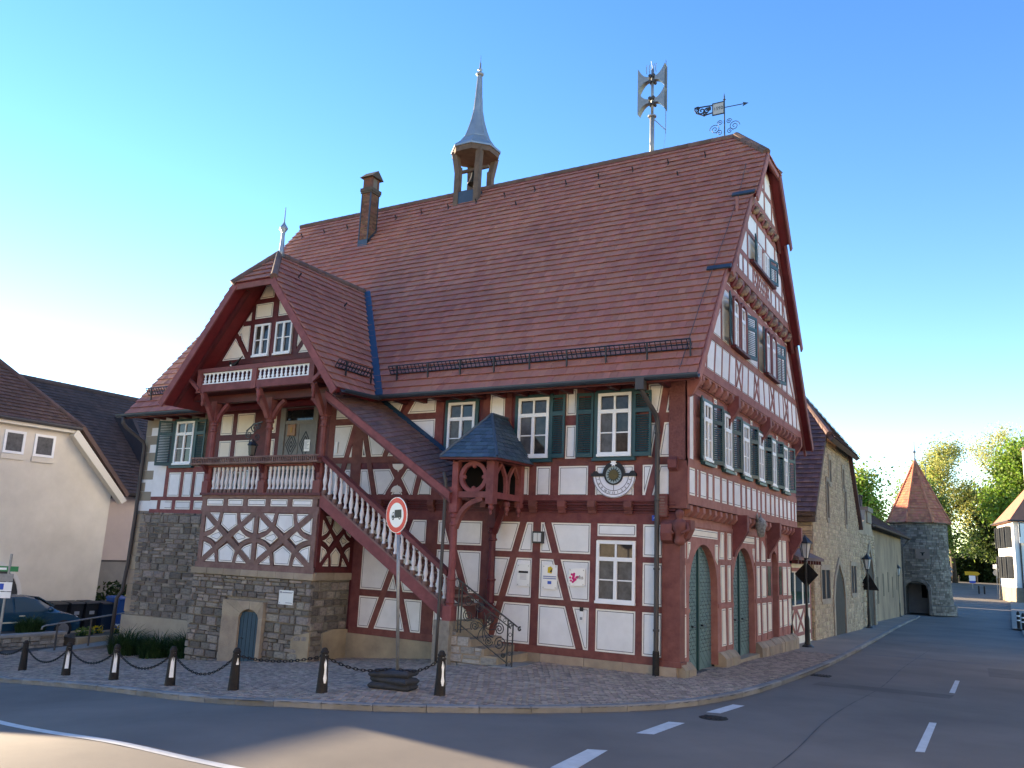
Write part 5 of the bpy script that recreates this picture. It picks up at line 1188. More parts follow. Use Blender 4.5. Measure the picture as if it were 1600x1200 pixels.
# ring tracery with cusps
OF = FR((0, -1.45, 0), (1, 0, 0), (0, -1, 0)); c = (-4.47, 4.14); mb = MB(); n = 20
for i in range(n):
    t0, t1 = 2*math.pi*i/n, 2*math.pi*(i+1)/n; r0, r1 = .29, .39
    OF.slab(mb, [(c[0]+r1*math.cos(t0), c[1]+r1*.95*math.sin(t0)), (c[0]+r1*math.cos(t1), c[1]+r1*.95*math.sin(t1)), (c[0]+r0*math.cos(t1), c[1]+r0*.95*math.sin(t1)), (c[0]+r0*math.cos(t0), c[1]+r0*.95*math.sin(t0))], -.08, .02)
for t in (0, 1, 2, 3): a_ = t*math.pi/2; mb.lathe([(.0, -.06), (.055, -.03), (.055, .03), (0, .06)], OF.p(c[0]+.27*math.cos(a_), c[1]+.26*math.sin(a_), -.03), 8)
mb.build('tracery', T_ROSE, ori)
OS = FR((-3.95, 0, 0), (0, 1, 0), (1, 0, 0))
for y0 in (-1.34, -.72):
    pts0 = [(y0+.04, 3.8), (y0+.03, 4.0), (y0+.07, 4.2), (y0+.19, 4.36), (y0+.30, 4.48)]; pts1 = [(2*(y0+.30)-a_, z) for a_, z in pts0[::-1]]
    ribbon(OS, pts0+pts1[1:], .075, -.08, .0, 'tracery', T_ROSE, ori)
for x, y in ((-3.98, -1.42), (-3.95, -.75), (-3.98, -.14)):
    mb = MB(); mb.lathe([(.0, 3.28), (.03, 3.29), (.035, 3.33), (.02, 3.36), (.03, 3.38), (.065, 3.42), (.06, 3.47), (.04, 3.49), (.075, 3.51), (.075, 3.6)], (x, y, 0), 10); mb.build('pendant', T_ROSE, ori, smooth=True)
curved_bracket((-4.93, -1.42, 2.95), (-4.2, -1.42, 3.64), (.16, 0, -.02) if 0 else (-.12, 0, .12), .13, .11, 'brace', T_ROSE, ori, (0, 1, 0))
curved_bracket((-4.55, -.25, 2.9), (-4.0, -.7, 3.62), (.0, 0, 0), .12, .11, 'brace', T_DEEP, ori, (1, 0, 0))
curved_bracket((-5.0, -1.42, 2.75), (-5.55, -1.42, 4.0), (.16, 0, .06), .12, .1, 'brace', T_ROSE, ori, (0, 1, 0))
# oriel slate roof: pyramid with a back hip against the wall
ap = V((-4.47, -.78, 5.72)); ev = [V((-5.26, -1.74, 4.60)), V((-3.68, -1.74, 4.56)), V((-3.68, -.02, 4.58)), V((-5.26, -.02, 4.60))]; apb = V((-4.47, -.02, 5.72))
mb = MB(); mb.mesh(ev+[ap, apb]+[e-V((0, 0, .06)) for e in ev], [(0, 1, 4), (1, 2, 5, 4), (3, 0, 4, 5), (6, 7, 1, 0), (7, 8, 2, 1), (9, 8, 7, 6), (9, 6, 0, 3)]); mb.build('roof_deck', T_DEEP, ori)
SLP = []
def slate_face(e0, e1, top0, top1, pool):
    a_ = (e1-e0).normalized(); W_ = (e1-e0).length; m0 = (top0-e0); b_ = (m0-a_*m0.dot(a_)); Ls = b_.length; b_ = b_.normalized()
    x0t = m0.dot(a_); x1t = (top1-e0).dot(a_)
    tile_roof(e0, a_, b_, -.02, Ls, lambda s: x0t*max(s, 0)/Ls, lambda s: W_+(x1t-W_)*max(s, 0)/Ls, .128, .15, SLATE, th=.02, pool=pool)
slate_face(ev[0], ev[1], ap, ap, SLP); slate_face(ev[1], ev[2], ap, apb, SLP); slate_face(ev[3], ev[0], apb, ap, SLP)
emit_tiles(SLP, ori, 60, 'slate')
mb = MB(); mb.bar(ev[1]+V((0, 0, .03)), ap+V((0, 0, .03)), .06, .04); mb.bar(ev[0]+V((0, 0, .03)), ap+V((0, 0, .03)), .06, .04); mb.bar(ap+V((0, 0, .02)), apb+V((0, 0, .02)), .1, .05); mb.build('hip_slate', SLATE, ori)
# ================================================================ roof furniture
ch = thing('chimney', None, None); ch.parent = hall
BR = mat('chimney_brick', (.20, .085, .05), (.13, .075, .055), .9, 6, var=.3, bump=.4); BRD = mat('chimney_cap', (.10, .075, .055), (.07, .055, .045), .9, 5)
X0, X1, Y0, Y1 = -13.58, -13.19, 4.2, 4.64
mb = MB(); mb.bx(X0+.01, X1-.01, Y0+.01, Y1-.01, 12.8, 15.9); mb.build('shaft', mat('chimney_mortar', (.16, .13, .11), None, .9), ch)
bf = [FR((X0, Y0+.01, 0), (1, 0, 0), (0, -1, 0)), FR((X1-.01, Y0, 0), (0, 1, 0), (1, 0, 0))]
z = 13.2; k = 0
bm_ = [MB(), MB(), MB()]
while z < 15.28:
    for f, W_ in zip(bf, (X1-X0, Y1-Y0)):
        x = 0 if k % 2 else -.11
        while x < W_:
            a0, a1 = max(x, 0), min(x+.215, W_)
            if a1-a0 > .03: mb = MB(); f.rect(mb, a0, a1, z, z+.066, -.02, .012+uni(0, .006), t=rnd()); mb.build('brick', BR, ch, recalc=False)
            x += .225
    z += .078; k += 1
mb = MB(); mb.bx(X0-.07, X1+.07, Y0-.07, Y1+.07, 15.29, 15.42); mb.bx(X0-.05, X1+.05, Y0-.05, Y1+.05, 15.22, 15.29); mb.build('collar', BRD, ch)
mb = MB(); mb.bx(X0, X1, Y0, Y0+.1, 15.42, 15.85); mb.bx(X0, X1, Y1-.1, Y1, 15.42, 15.85); mb.bx(X0, X0+.1, Y0+.1, Y1-.1, 15.42, 15.85); mb.build('cap_pier', BR, ch)
mb = MB(); mb.prism([(X0-.10, Y0-.12, 15.84), (X0-.10, Y1+.12, 15.84), (X0-.10, (Y0+Y1)/2, 16.14)], (X1-X0+.20, 0, 0)); mb.build('cap', BRD, ch)
mb = MB(); mb.bx(X0-.03, X1+.03, Y0-.03, Y0+.05, 12.98, 13.40); mb.prism([(X1+.0, Y0-.02, 13.1), (X1+.0, Y1+.02, 13.7), (X1+.0, Y1+.02, 13.95), (X1+.0, Y0-.02, 13.35)], (.03, 0, 0)); mb.build('flashing', ZINC, ch)
mb = MB()
for q in ((X0-.005, Y0-.005), (X1+.005, Y0-.005), (X1+.005, Y1)): mb.bx(q[0]-.02, q[0]+.02, q[1]-.02, q[1]+.02, 13.2, 15.25)
mb.build('corner_angle', ZINC, ch)
# bell turret
bt = thing('bell_turret', None, None); bt.parent = hall; c = V((-9.64, 5.65, 0)); hw = .42
for sx in (-1, 1):
    for sy in (-1, 1):
        mb = MB(); x, y = c.x+sx*hw, c.y+sy*hw; mb.bar((x, y, 14.3), (x, y, 16.0), .2, .2, up=(1, 0, 0)); mb.build('post', mat('post_zinc', (.19, .2, .21), (.13, .12, .115), .6, 3) if sx == sy == -9 else BROWN_BEAM, bt)
        mb = MB(); mb.prism([(x-.1, y-.1, 15.75), (x+.1, y-.1, 15.75), (x+.1, y+.1, 15.75), (x-.1, y+.1, 15.75)], (sx*.10, sy*.10, .80)); mb.build('brace', BROWN_BEAM, bt)
mb = MB(); mb.bx(c.x-.5, c.x+.5, c.y-.5, c.y+.5, 14.2, 15.0); mb.build('base', ZINC, bt)
mb = MB(); mb.bx(c.x-.6, c.x+.6, c.y-.05, c.y+.05, 15.98, 16.08); mb.build('bell_beam', BROWN_BEAM, bt)
mb = MB(); mb.lathe([(.0, 15.98), (.06, 15.97), (.11, 15.90), (.14, 15.7), (.19, 15.55), (.25, 15.47), (.255, 15.44), (.2, 15.45)], (c.x, c.y, 0), 16); mb.lathe([(.0, 15.34), (.03, 15.36), (.03, 15.42), (.012, 15.44), (.012, 15.8)], (c.x, c.y, 0), 6); mb.build('bell', mat('bell_bronze', (.03, .027, .02), None, .5, metal=.5), bt, smooth=True)
mb = MB(); mb.lathe([(.66, 16.42), (.86, 16.45), (.88, 16.66), (.64, 16.68)], (c.x, c.y, 0), 8, rot=math.pi/8); mb.build('eave_ring', BROWN_BEAM, bt)
mb = MB(); mb.lathe([(.68, 16.44), (.64, 16.5), (.0, 16.55)], (c.x, c.y, 0), 8, rot=math.pi/8); mb.build('ceiling', SOFFIT, bt)
mb = MB(); prof = [(.92, 16.64), (.92, 16.70), (.68, 16.92), (.50, 17.18), (.37, 17.52), (.255, 17.92), (.17, 18.35), (.135, 18.85), (.125, 18.87), (.09, 19.6), (.075, 19.78)]
mb.lathe(prof, (c.x, c.y, 0), 8, rot=math.pi/8); mb.build('spire', LEAD, bt)
mb = MB()
for k in range(8):
    a_ = math.pi/8+k*math.pi/4; mb.tube([(c.x+r*math.cos(a_), c.y+r*math.sin(a_), z) for r, z in prof[1:]], .014, 5)
mb.lathe([(.515, 17.17), (.515, 17.2)], (c.x, c.y, 0), 8, rot=math.pi/8); mb.build('seam', LEAD, bt)
mb = MB(); mb.lathe([(.06, 19.76), (.14, 19.80), (.15, 19.86), (.06, 19.92), (.05, 19.98), (.09, 20.02), (.04, 20.08), (.03, 20.3), (.012, 20.32), (.006, 20.62)], (c.x, c.y, 0), 10); mb.build('finial', LEAD, bt, smooth=True)
# siren mast
sm_ = thing('siren_mast', 'grey siren mast with four double horns on the roof ridge', 'siren', (-2.86, 5.65, 15.1))
mb = MB(); mb.tube([(0, 0, -.4), (0, 0, 1.45)], .075, 12); mb.tube([(0, 0, 1.45), (0, 0, 3.1)], .045, 10); mb.build('pole', GALV, sm_, smooth=True)
mb = MB(); mb.lathe([(.08, 1.36), (.14, 1.38), (.14, 1.42), (.08, 1.44)], n=12); mb.lathe([(.16, -.3), (.12, -.12), (.085, 0)], n=10); mb.build('flange', GALV, sm_)
for z0 in (1.93, 2.73):
    for sg in (-1, 1):
        mb = MB(); n = 8
        for i in range(n):
            t0, t1 = i/n, (i+1)/n
            def sec(t): hh = .07+.34*t**2.2; w = .08+.05*t; x = sg*(.10+.36*t); return [V((x, -w, z0-hh)), V((x, w, z0-hh)), V((x, w, z0+hh)), V((x, -w, z0+hh))]
            A, B = sec(t0), sec(t1)
            for q in range(4): mb.poly([A[q], A[(q+1) % 4], B[(q+1) % 4], B[q]])
        mb.build('horn', GALV, sm_, recalc=False)
        for dz in (.1, -.1): mb = MB(); mb.tube([(sg*.06, -.10, z0+dz), (sg*.06, .12, z0+dz)], .055, 10); mb.build('driver', PIPE, sm_)
mb = MB(); mb.tube([(.05, 0, 1.3), (.46, 0, .82)], .014, 5); mb.tube([(.46, 0, .7), (.46, 0, 3.3)], .012, 5); mb.tube([(.46, 0, .7), (.40, 0, .2)], .005, 4)
for x in (-.22, -.12, .03, .1): mb.tube([(x, .05, 3.0), (x-.02, .05, 3.18), (x+.01, .05, 3.32)], .012, 5)
mb.tube([(0, 0, 3.1), (-.05, 0, 3.4)], .008, 4); mb.build('aerial', GALV, sm_)
# weather vane
wv = thing('weather_vane', 'black iron weather vane with dated flag on the ridge end', 'weather vane', (-.50, 5.65, 15.2))
VF = FR((0, 0, 0), (1, 0, 0), (0, -1, 0))
mb = MB(); mb.tube([(0, 0, -.2), (0, 0, 1.42)], .02, 8); mb.lathe([(0, 1.26), (.05, 1.30), (0, 1.34)], n=8); mb.tube([(0, 0, 1.4), (0, 0, 1.54)], [.02, .001], 6); mb.build('pole', IRON, wv)
mb = MB(); VF.rect(mb, -.36, -.02, .86, 1.24, -.006, .006); fl = mb.build('flag', mat('vane_flag', (.38, .39, .4), None, .5), wv)
mb = MB()
for r in ((-.38, 0, .84, .87), (-.38, 0, 1.23, 1.26), (-.38, -.355, .84, 1.26), (-.025, 0, .84, 1.26)): VF.rect(mb, *r, -.012, .012)
for c_, r_, a0, sg in (((-.55, 1.06), .11, 0, 1), ((-.72, 1.1), .13, 2, -1), ((-.86, 1.16), .1, 1, 1), ((-.48, 1.12), .07, 3, 1), ((-.62, .98), .08, 4, -1)): mb.tube(spiral(c_, r_, 1.4, a0, VF), .022, 5)
mb.tube([(-.38, 0, 1.2), (-.6, 0, 1.22), (-.95, 0, 1.24)], .022, 5); mb.tube([(-.38, 0, .95), (-.65, 0, .92), (-.9, 0, 1.06)], .022, 5)
mb.build('flag_frame', IRON, wv); text_on(VF, '1592', -.19, 1.05, .008, .15, PIPE, fl)
mb = MB(); mb.tube([(0, 0, 1.04), (.6, 0, 1.02)], .013, 6); mb.prism([VF.p(.56, .95), VF.p(.74, 1.02), VF.p(.56, 1.09), VF.p(.6, 1.02)], (0, .015, 0)); mb.build('arrow', IRON, wv)
mb = MB()
for sg in (-1, 1):
    for c_, r_, t_ in (((sg*.30, .36), .17, 1.8), ((sg*.14, .55), .09, 1.6), ((sg*.16, .22), .1, 1.5)): mb.tube(spiral(c_, r_, t_, 0 if sg > 0 else math.pi, VF, sgn=sg), .011, 5)
mb.build('scrollwork', IRON, wv)
# ================================================================ things on the facade
sd = thing('sundial', 'white half-round sundial with gilded sun under the upper window', 'sundial', (-1.53, -.03, 4.30))
SF = FR((0, 0, 0), (1, 0, 0), (0, -1, 0)); R0 = .53
hc = lambda r, n=24, z=0: [(r*math.cos(math.pi+math.pi*i/n), z+r*math.sin(math.pi+math.pi*i/n)) for i in range(n+1)]
mb = MB(); SF.slab(mb, hc(R0), -.03, .03); mb.build('dial', mat('dial_white', (.74, .74, .78), (.68, .68, .72), .7, 5), sd)
mb = MB()
for r in (.525, .46, .37):
    o_, i_ = hc(r), hc(r-.012)
    for k in range(24): SF.slab(mb, [o_[k], o_[k+1], i_[k+1], i_[k]], .02, .033)
SF.rect(mb, -.006, .006, -.37, -.2, .02, .033); mb.build('ring', LINE, sd)
mb = MB(); SF.rect(mb, -.56, -.22, -.035, .035, .0, .06); SF.rect(mb, .22, .56, -.035, .035, .0, .06)
for i in range(14):
    q_ = [(math.pi*i/14), (math.pi*(i+1)/14)]; SF.slab(mb, [(.23*math.cos(q_[0]), .23*math.sin(q_[0])), (.28*math.cos(q_[0]), .31*math.sin(q_[0])), (.28*math.cos(q_[1]), .31*math.sin(q_[1])), (.23*math.cos(q_[1]), .23*math.sin(q_[1]))], .0, .045)
for x in (-.46, .46): SF.slab(mb, [(x-.08, .03), (x+.08, .03), (x+.03, .09), (x-.03, .09)], 0, .05)
o_, i_ = [(.235*math.cos(t*math.pi/16), .235*math.sin(t*math.pi/16)) for t in range(33)], [(.2*math.cos(t*math.pi/16), .2*math.sin(t*math.pi/16)) for t in range(33)]
for k in range(32): SF.slab(mb, [o_[k], o_[k+1], i_[k+1], i_[k]], 0, .055)
mb.build('frame', BLK, sd)
mb = MB(); SF.slab(mb, i_[:-1], .0, .035); mb.build('sun_field', mat('pale_teal', (.30, .38, .38), None, .6), sd)
mb = MB(); star = []
for k in range(32): r = .185 if k % 2 == 0 else .115; star.append((r*math.cos(math.pi*k/16), r*math.sin(math.pi*k/16)))
SF.slab(mb, star, .03, .045); mb.build('sun_rays', mat('dark_green_ray', (.04, .06, .05), None, .5), sd)
mb = MB(); SF.slab(mb, [(.115*math.cos(math.pi*k/10), .115*math.sin(math.pi*k/10)) for k in range(20)], .03, .06); mb.build('sun_face', mat('old_gilt', (.13, .095, .035), (.09, .07, .03), .5, 20, metal=.4), sd)
mb = MB(); star = [((.085 if k % 2 == 0 else .05)*math.sin(math.pi*k/7), .27+(.085 if k % 2 == 0 else .05)*math.cos(math.pi*k/7)) for k in range(14)]; SF.slab(mb, star, .04, .07); mb.build('star', WHT_S, sd)
for i, t in enumerate('7 8 9 10 11 12 1 2 3 4 5'.split()):
    a_ = math.pi+math.pi*(i+1)/12; text_on(SF, t, .415*math.cos(a_), .415*math.sin(a_), .034, .075, LINE, sd, 'numeral', lean=a_+math.pi/2)
def plaque(name, label, a, z, w, hh, fr=FA, d=.02):
    o = thing(name, label, 'plaque', fr.p(a, z, d)); f = FR((0, 0, 0), fr.u, fr.n); mb = MB(); f.rect(mb, -w/2, w/2, -hh/2, hh/2, .012, .02); mb.build('plate', ACRYL, o)
    mb = MB()
    for x in (-w/2+.04, w/2-.04):
        for z_ in (-hh/2+.04, hh/2-.04): f.rect(mb, x-.01, x+.01, z_-.01, z_+.01, -.01, .028)
    mb.build('stud', GALV, o); return o, f
o, f = plaque('plaque', 'acrylic plaque with black bar and grey lines left of the other two', -3.83, 1.93, .36, .52)
mb = MB(); f.rect(mb, -.13, .13, .05, .10, .02, .023); mb.build('print', BLK, o); mb = MB()
for k in range(5): f.rect(mb, -.09, .09, .02-k*.03, .035-k*.03, .02, .022)
mb.build('print', mat('pale_print', (.42, .43, .44), None), o)
o, f = plaque('plaque', 'acrylic plaque with yellow crest and blue flag between two others', -3.12, 1.92, .40, .56)
mb = MB(); f.slab(mb, [(-.06, .1), (.05, .08), (.08, .2), (.02, .25), (-.05, .22)], .02, .023); mb.build('print', mat('crest_yellow', (.62, .42, .03), None), o); mb = MB(); f.slab(mb, [(.0, .12), (.06, .11), (.06, .2)], .023, .026); mb.build('print', BLK, o)
mb = MB(); f.rect(mb, -.17, .17, .0, .025, .02, .023); f.rect(mb, -.17, .17, -.045, -.02, .02, .023); mb.build('print', mat('blue_print', (.16, .2, .36), None), o)
mb = MB(); f.rect(mb, -.05, .05, -.16, -.09, .02, .023); mb.build('print', BLU_S, o)
o, f = plaque('plaque', 'acrylic plaque with pink dots and vhs lettering beside the window', -2.42, 1.95, .42, .40)
PK = mat('pink_print', (.62, .02, .16), None)
rr = random.Random(3)
for k in range(16):
    a_, q = rr.uniform(0, 6.28), rr.uniform(.02, .12); s = .03*(1-q*3.5)+.008; mb = MB(); f.slab(mb, [(-.07+q*math.cos(a_)+s*math.cos(t*math.pi/4), .0+q*math.sin(a_)+s*math.sin(t*math.pi/4)) for t in range(8)], .02, .0225+k*.0001); mb.build('dot', PK, o)
text_on(f, 'vhs', .09, .0, .024, .13, mat('grey_text', (.16, .16, .18), None), o)
o, f = plaque('plaque', 'small white notice plate on the stone base right of the cellar door', -10.03, 1.07, .50, .36, PF, .05)
mb = MB(); f.rect(mb, -.21, -.16, .10, .15, .02, .023)
for k in range(1): f.rect(mb, -.14, .19, .11, .135, .02, .023)
f.rect(mb, .0, .19, -.14, -.125, .02, .023); mb.build('print', mat('slate_print', (.2, .22, .26), None), o)
o = thing('wall_light', 'square black wall light between the slanting timbers', 'light', (-3.45, -.06, 2.83)); mb = MB(); mb.bx(-.14, .14, -.04, .05, -.14, .14); mb.build('housing', IRON, o)
mb = MB(); mb.bx(-.10, .0, -.06, -.03, -.10, .10); mb.bx(.015, .10, -.06, -.03, -.10, .10); mb.build('lens', mat('light_lens', (.5, .52, .54), None, .2), o)
o = thing('door_phone', 'small white intercom with black top on the wall panel', 'intercom', (-2.28, -.02, 1.10)); mb = MB(); mb.bx(-.045, .045, -.02, .01, -.12, .1); mb.build('housing', WPAINT, o); mb = MB(); mb.bx(-.04, .04, -.03, .0, .1, .19); mb.build('camera_cap', BLK, o); mb = MB(); mb.bx(-.03, .03, -.024, -.019, -.09, -.03); mb.build('grille', GALV, o)
o = thing('wall_ornament', 'pale carved animal head ornament between the gates under the jetty', 'ornament', (.22, 6.0, 3.45))
mb = MB(); mb.lathe([(0, -.3), (.09, -.27), (.12, -.1), (.16, .05), (.13, .18), (.06, .24), (0, .25)], (.1, 0, 0), 9); mb.tube([(.05, -.1, .15), (.05, -.2, .28), (.05, -.16, .36)], [.04, .03, .01], 6); mb.tube([(.05, .1, .15), (.05, .2, .28), (.05, .16, .36)], [.04, .03, .01], 6); mb.build('head', mat('pale_carving', (.36, .37, .35), (.1, .1, .09), .7, 14), o, smooth=True)
# magpie
o = thing('magpie', 'black and white magpie perched on the ledge under the left attic window', 'bird', (-12.78, -1.62, 7.30))
bp = [(-.17, .20, .035), (-.08, .13, .055), (.02, .11, .06), (.09, .15, .05), (.12, .20, .038), (.15, .215, .02), (.19, .21, .006)]
mb = MB(); mb.tube([(x*-1, 0, z) for x, z, r in bp], [r for x, z, r in bp], 9); mb.tube([(.12, 0, .16), (.22, 0, .24), (.36, 0, .36)], [.045, .03, .012], 6)
mb.build('body', BLK, o, smooth=True); mb = MB(); mb.lathe([(0, -.045), (.045, -.02), (.055, .01), (.03, .05), (0, .055)], (-.03, -.012, .10), 8); mb.build('breast', WHT_S, o, smooth=True)
mb = MB(); mb.tube([(-.02, -.02, .08), (-.02, -.02, -.01)], .006, 4); mb.tube([(-.02, .02, .08), (-.02, .02, -.01)], .006, 4); mb.build('leg', BLK, o)

# ================================================================ traffic sign in front
sx, sy = -3.25, -5.49
st = thing('truck_ban_sign', 'round red and white truck ban sign on a tall grey pole with rubber foot', 'traffic sign', (sx, sy, h(sx, sy)))
st.rotation_euler = (.03, -.052, 0)
mb = MB(); mb.tube([(0, 0, .18), (0, 0, 3.36)], .03, 12); mb.build('pole', GALV, st, smooth=True)
ang = math.radians(-107); nrm = V((math.cos(ang), math.sin(ang), 0)); u = V((-nrm.y, nrm.x, 0)); TF = FR((nrm.x*.05, nrm.y*.05, 3.03), u, nrm)
disc = lambda r, n=40: [(r*math.cos(2*math.pi*i/n), r*math.sin(2*math.pi*i/n)) for i in range(n)]
mb = MB(); TF.slab(mb, disc(.325), -.012, .0); mb.build('plate', WHT_S, st)
mb = MB(); O_, I_ = disc(.312), disc(.225)
for k in range(40): TF.slab(mb, [O_[k], O_[(k+1) % 40], I_[(k+1) % 40], I_[k]], -.002, .0025)
mb.build('red_ring', RED_S, st)
mb = MB(); TF.rect(mb, -.05, .155, -.035, .095, -.001, .003); TF.slab(mb, [(-.14, -.05), (.155, -.05), (.155, -.035), (-.14, -.035)], -.001, .003)
TF.slab(mb, [(-.145, -.05), (-.065, -.05), (-.065, .06), (-.11, .06), (-.145, .0)], -.001, .0025)
for x in (-.105, .1): TF.slab(mb, [(x+.032*math.cos(t*math.pi/8), -.055+.032*math.sin(t*math.pi/8)) for t in range(16)], -.001, .0035)
mb.build('truck_symbol', BLK, st)
mb = MB(); TF.slab(mb, [(-.133, .0), (-.08, .0), (-.08, .045), (-.105, .045)], .001, .0040)
for x in (-.105, .1): TF.slab(mb, [(x+.012*math.cos(t*math.pi/5), -.055+.012*math.sin(t*math.pi/5)) for t in range(10)], .001, .0045)
mb.build('truck_window', WHT_S, st)
mb = MB(); mb.lathe([(.036, 2.68), (.04, 2.69), (.04, 2.72), (.036, 2.73)], n=10); mb.bar((0, 0, 3.33), (nrm.x*.05, nrm.y*.05, 3.33), .04); mb.bar((0, 0, 2.72), (nrm.x*.05, nrm.y*.05, 2.72), .04); mb.build('clamp', RED_S, st)
def base_plate(z, rz, parent, dx=0, dy=0, name='rubber_base'):
    mb = MB(); L, w, t = .40, .20, .105
    a = [(-L, -w), (L, -w), (L, w), (-L, w)]; ins = .05
    mb.mesh([(x*.93, y*.86, z) for x, y in a]+[(x, y, z+t*.35) for x, y in a]+[(x, y, z+t*.6) for x, y in a]+[(x*.9, y*.8, z+t) for x, y in a],
            [(3, 2, 1, 0), (12, 13, 14, 15)]+[(i+4*k, (i+1) % 4+4*k, (i+1) % 4+4*k+4, i+4*k+4) for k in range(3) for i in range(4)])
    mb.bx(-.36, -.22, -.06, .06, z+t, z+t+.012); mb.bx(.22, .36, -.06, .06, z+t, z+t+.012)
    o = mb.build(name, RUBBER, parent); o.rotation_euler = (0, 0, rz); o.location = (dx, dy, 0); return o
base_plate(.215, .12, st, -.06, -.03)
for z, rz, dx, lb in ((.105, -.05, .03, 'middle grey rubber foot plate in the stack under the truck ban sign'), (.0, .16, .0, 'lowest grey rubber foot plate in the stack under the truck ban sign')):
    o = base_plate(z, rz, None, sx+dx, sy-.02, 'rubber_plate'); o.location = (sx+dx-.07, sy-.04, h(sx, sy)); tag(o, lb, 'foot plate', 'rubber plates under the sign')
# ================================================================ bollards and chains
BL = [(-18.6, -4.2), (-15.66, -4.75), (-12.79, -5.46), (-10.42, -5.93), (-7.99, -6.46), (-5.99, -6.71), (-4.04, -6.56), (-2.33, -5.51)]
BLAB = [None, 'black tapered bollard without white strip at the left edge', 'black bollard with white strip in front of the ramp railing', 'black bollard with white strip before the grass tuft', 'black bollard with white strip left of the cellar door corner',
        'chipped black bollard with short white mark before the cellar door', 'black bollard with curled white strip between door and sign', 'black bollard with torn white strip right of the truck sign']
for i, (x, y) in enumerate(BL):
    if i == 0: continue
    b = thing('bollard', BLAB[i], 'bollard', (x, y, h(x, y)), uni(-.1, .1), 'chained bollards along the kerb')
    mb = MB(); mb.lathe([(.105, -.05), (.10, .0), (.088, .2), (.068, .60), (.062, .635), (.072, .645), (.072, .67), (.055, .685), (.05, .71), (.03, .73), (0, .735)], n=14); mb.build('post', BOLL, b)
    d = (CAM-V((x, y, 0))); a_ = math.atan2(d.y, d.x)-b.rotation_euler.z+(uni(-.1, .2) if i < 5 else .45)
    if i > 1:
        mb = MB(); z0, z1 = (.16, .62) if i != 5 else (.44, .62); w = .034 if i < 5 else .020
        def q(z, s): r = .1-.052*z/.7+.010; return (r*math.cos(a_+s/.08), r*math.sin(a_+s/.08), z)
        n = 6
        for k in range(n):
            za, zb = z0+(z1-z0)*k/n, z0+(z1-z0)*(k+1)/n; wb = (lambda z: w*(1+.4*math.sin(z*31)) if i >= 5 else w)
            mb.prism([q(za, -wb(za)), q(za, 0), q(zb, 0), q(zb, -wb(zb))], (-.006*math.cos(a_), -.006*math.sin(a_), 0)); mb.prism([q(za, 0), q(za, wb(za)), q(zb, wb(zb)), q(zb, 0)], (-.006*math.cos(a_), -.006*math.sin(a_), 0))
        mb.build('reflector_strip', WHT_S, b)
    mb = MB(); mb.tube([(-.09, 0, .6), (.09, 0, .6)], .014, 6); mb.build('chain_lug', BOLL, b)
link_me = MB(); LK = []
for k in range(9): t = 2*math.pi*k/8; LK.append((.034*math.cos(t)*1.45, .020*math.sin(t), 0))
def chain(p, q, sag, label):
    p, q = V(p), V(q); L = (q-p).length; n = int(L/.066); mb = MB(); P = [p.lerp(q, i/n)-V((0, 0, sag*4*(i/n)*(1-i/n))) for i in range(n+1)]
    for i in range(n):
        d = (P[i+1]-P[i]).normalized(); s = d.cross(V((0, 0, 1))).normalized(); u_ = s.cross(d); sd_ = (s if i % 2 else u_); c_ = (P[i]+P[i+1])/2
        mb.tube([c_+d*x+sd_*y for x, y, _ in LK], .0085, 4, cap=False)
    mb.build('chain', BOLL, None, label=label, cat='chain', group='chains between the bollards', recalc=False)
CL = ['sagging iron chain running out of frame left of the first bollard', 'iron chain between the plain bollard and the first striped one', 'iron chain before the grass bed, left span', 'iron chain before the grass bed, right span', 'deeply sagging iron chain left of the cellar door', 'nearly taut iron chain in front of the cellar door', 'slack iron chain lying over the rubber plates of the sign']
for i in range(len(BL)-1):
    (x0, y0), (x1, y1) = BL[i], BL[i+1]
    if i == 6: continue
    chain((x0, y0, h(x0, y0)+.6), (x1, y1, h(x1, y1)+.6), (.35, .36, .3, .33, .36, .1, .3)[i], CL[i])
chain((BL[6][0], BL[6][1], h(*BL[6])+.6), (sx-.1, sy-.1, .34), .12, CL[6]); chain((sx+.1, sy-.1, .34), (BL[7][0], BL[7][1], h(*BL[7])+.6), .1, 'iron chain rising from the sign foot to the last bollard')
# ================================================================ street lamps
def lamp(x, y, lab, grp, hgt=3.69, sc=1.):
    o = thing('street_lamp', lab, 'street lamp', (x, y, h(x, y)), 0, grp); H = hgt
    mb = MB(); mb.lathe([(.20, 0), (.17, .05), (.11, .08), (.085, .2), (.08, .9), (.07, .95), (.05, 1.02), (.045, 1.2), (.042, H-.92), (.06, H-.90), (.04, H-.86), (.08, H-.8)], n=10); mb.build('pole', IRON, o, smooth=False)
    mb = MB(); mb.lathe([(.09, H-.80), (.19, H-.30)], n=6); mb.build('lantern_glass', GLASSB, o)
    mb = MB()
    for k in range(6): a_ = k*math.pi/3; mb.tube([(.095*math.cos(a_), .095*math.sin(a_), H-.81), (.195*math.cos(a_), .195*math.sin(a_), H-.29)], .013, 4)
    mb.lathe([(.25, H-.31), (.24, H-.27), (.10, H-.12), (.05, H-.08), (.02, H-.03), (.0, H)], n=6); mb.lathe([(.1, H-.83), (.11, H-.79)], n=6); mb.build('lantern_frame', IRON, o)
    return o
lamp(.28, 12.2, 'nearest black street lamp, at the end of the gable wall', 'lamps along the left pavement'); lamp(-.02, 29.2, 'middle black street lamp, before the barn wall', 'lamps along the left pavement'); lamp(-.75, 50.3, 'farthest black street lamp of the left pavement, by the tower arch', 'lamps along the left pavement')
lamp(6.62, 93.5, 'black street lamp in front of the white house corner', 'lamps by the white house'); lamp(5.25, 95.5, 'black street lamp left of the white house, partly behind a sign', 'lamps by the white house')
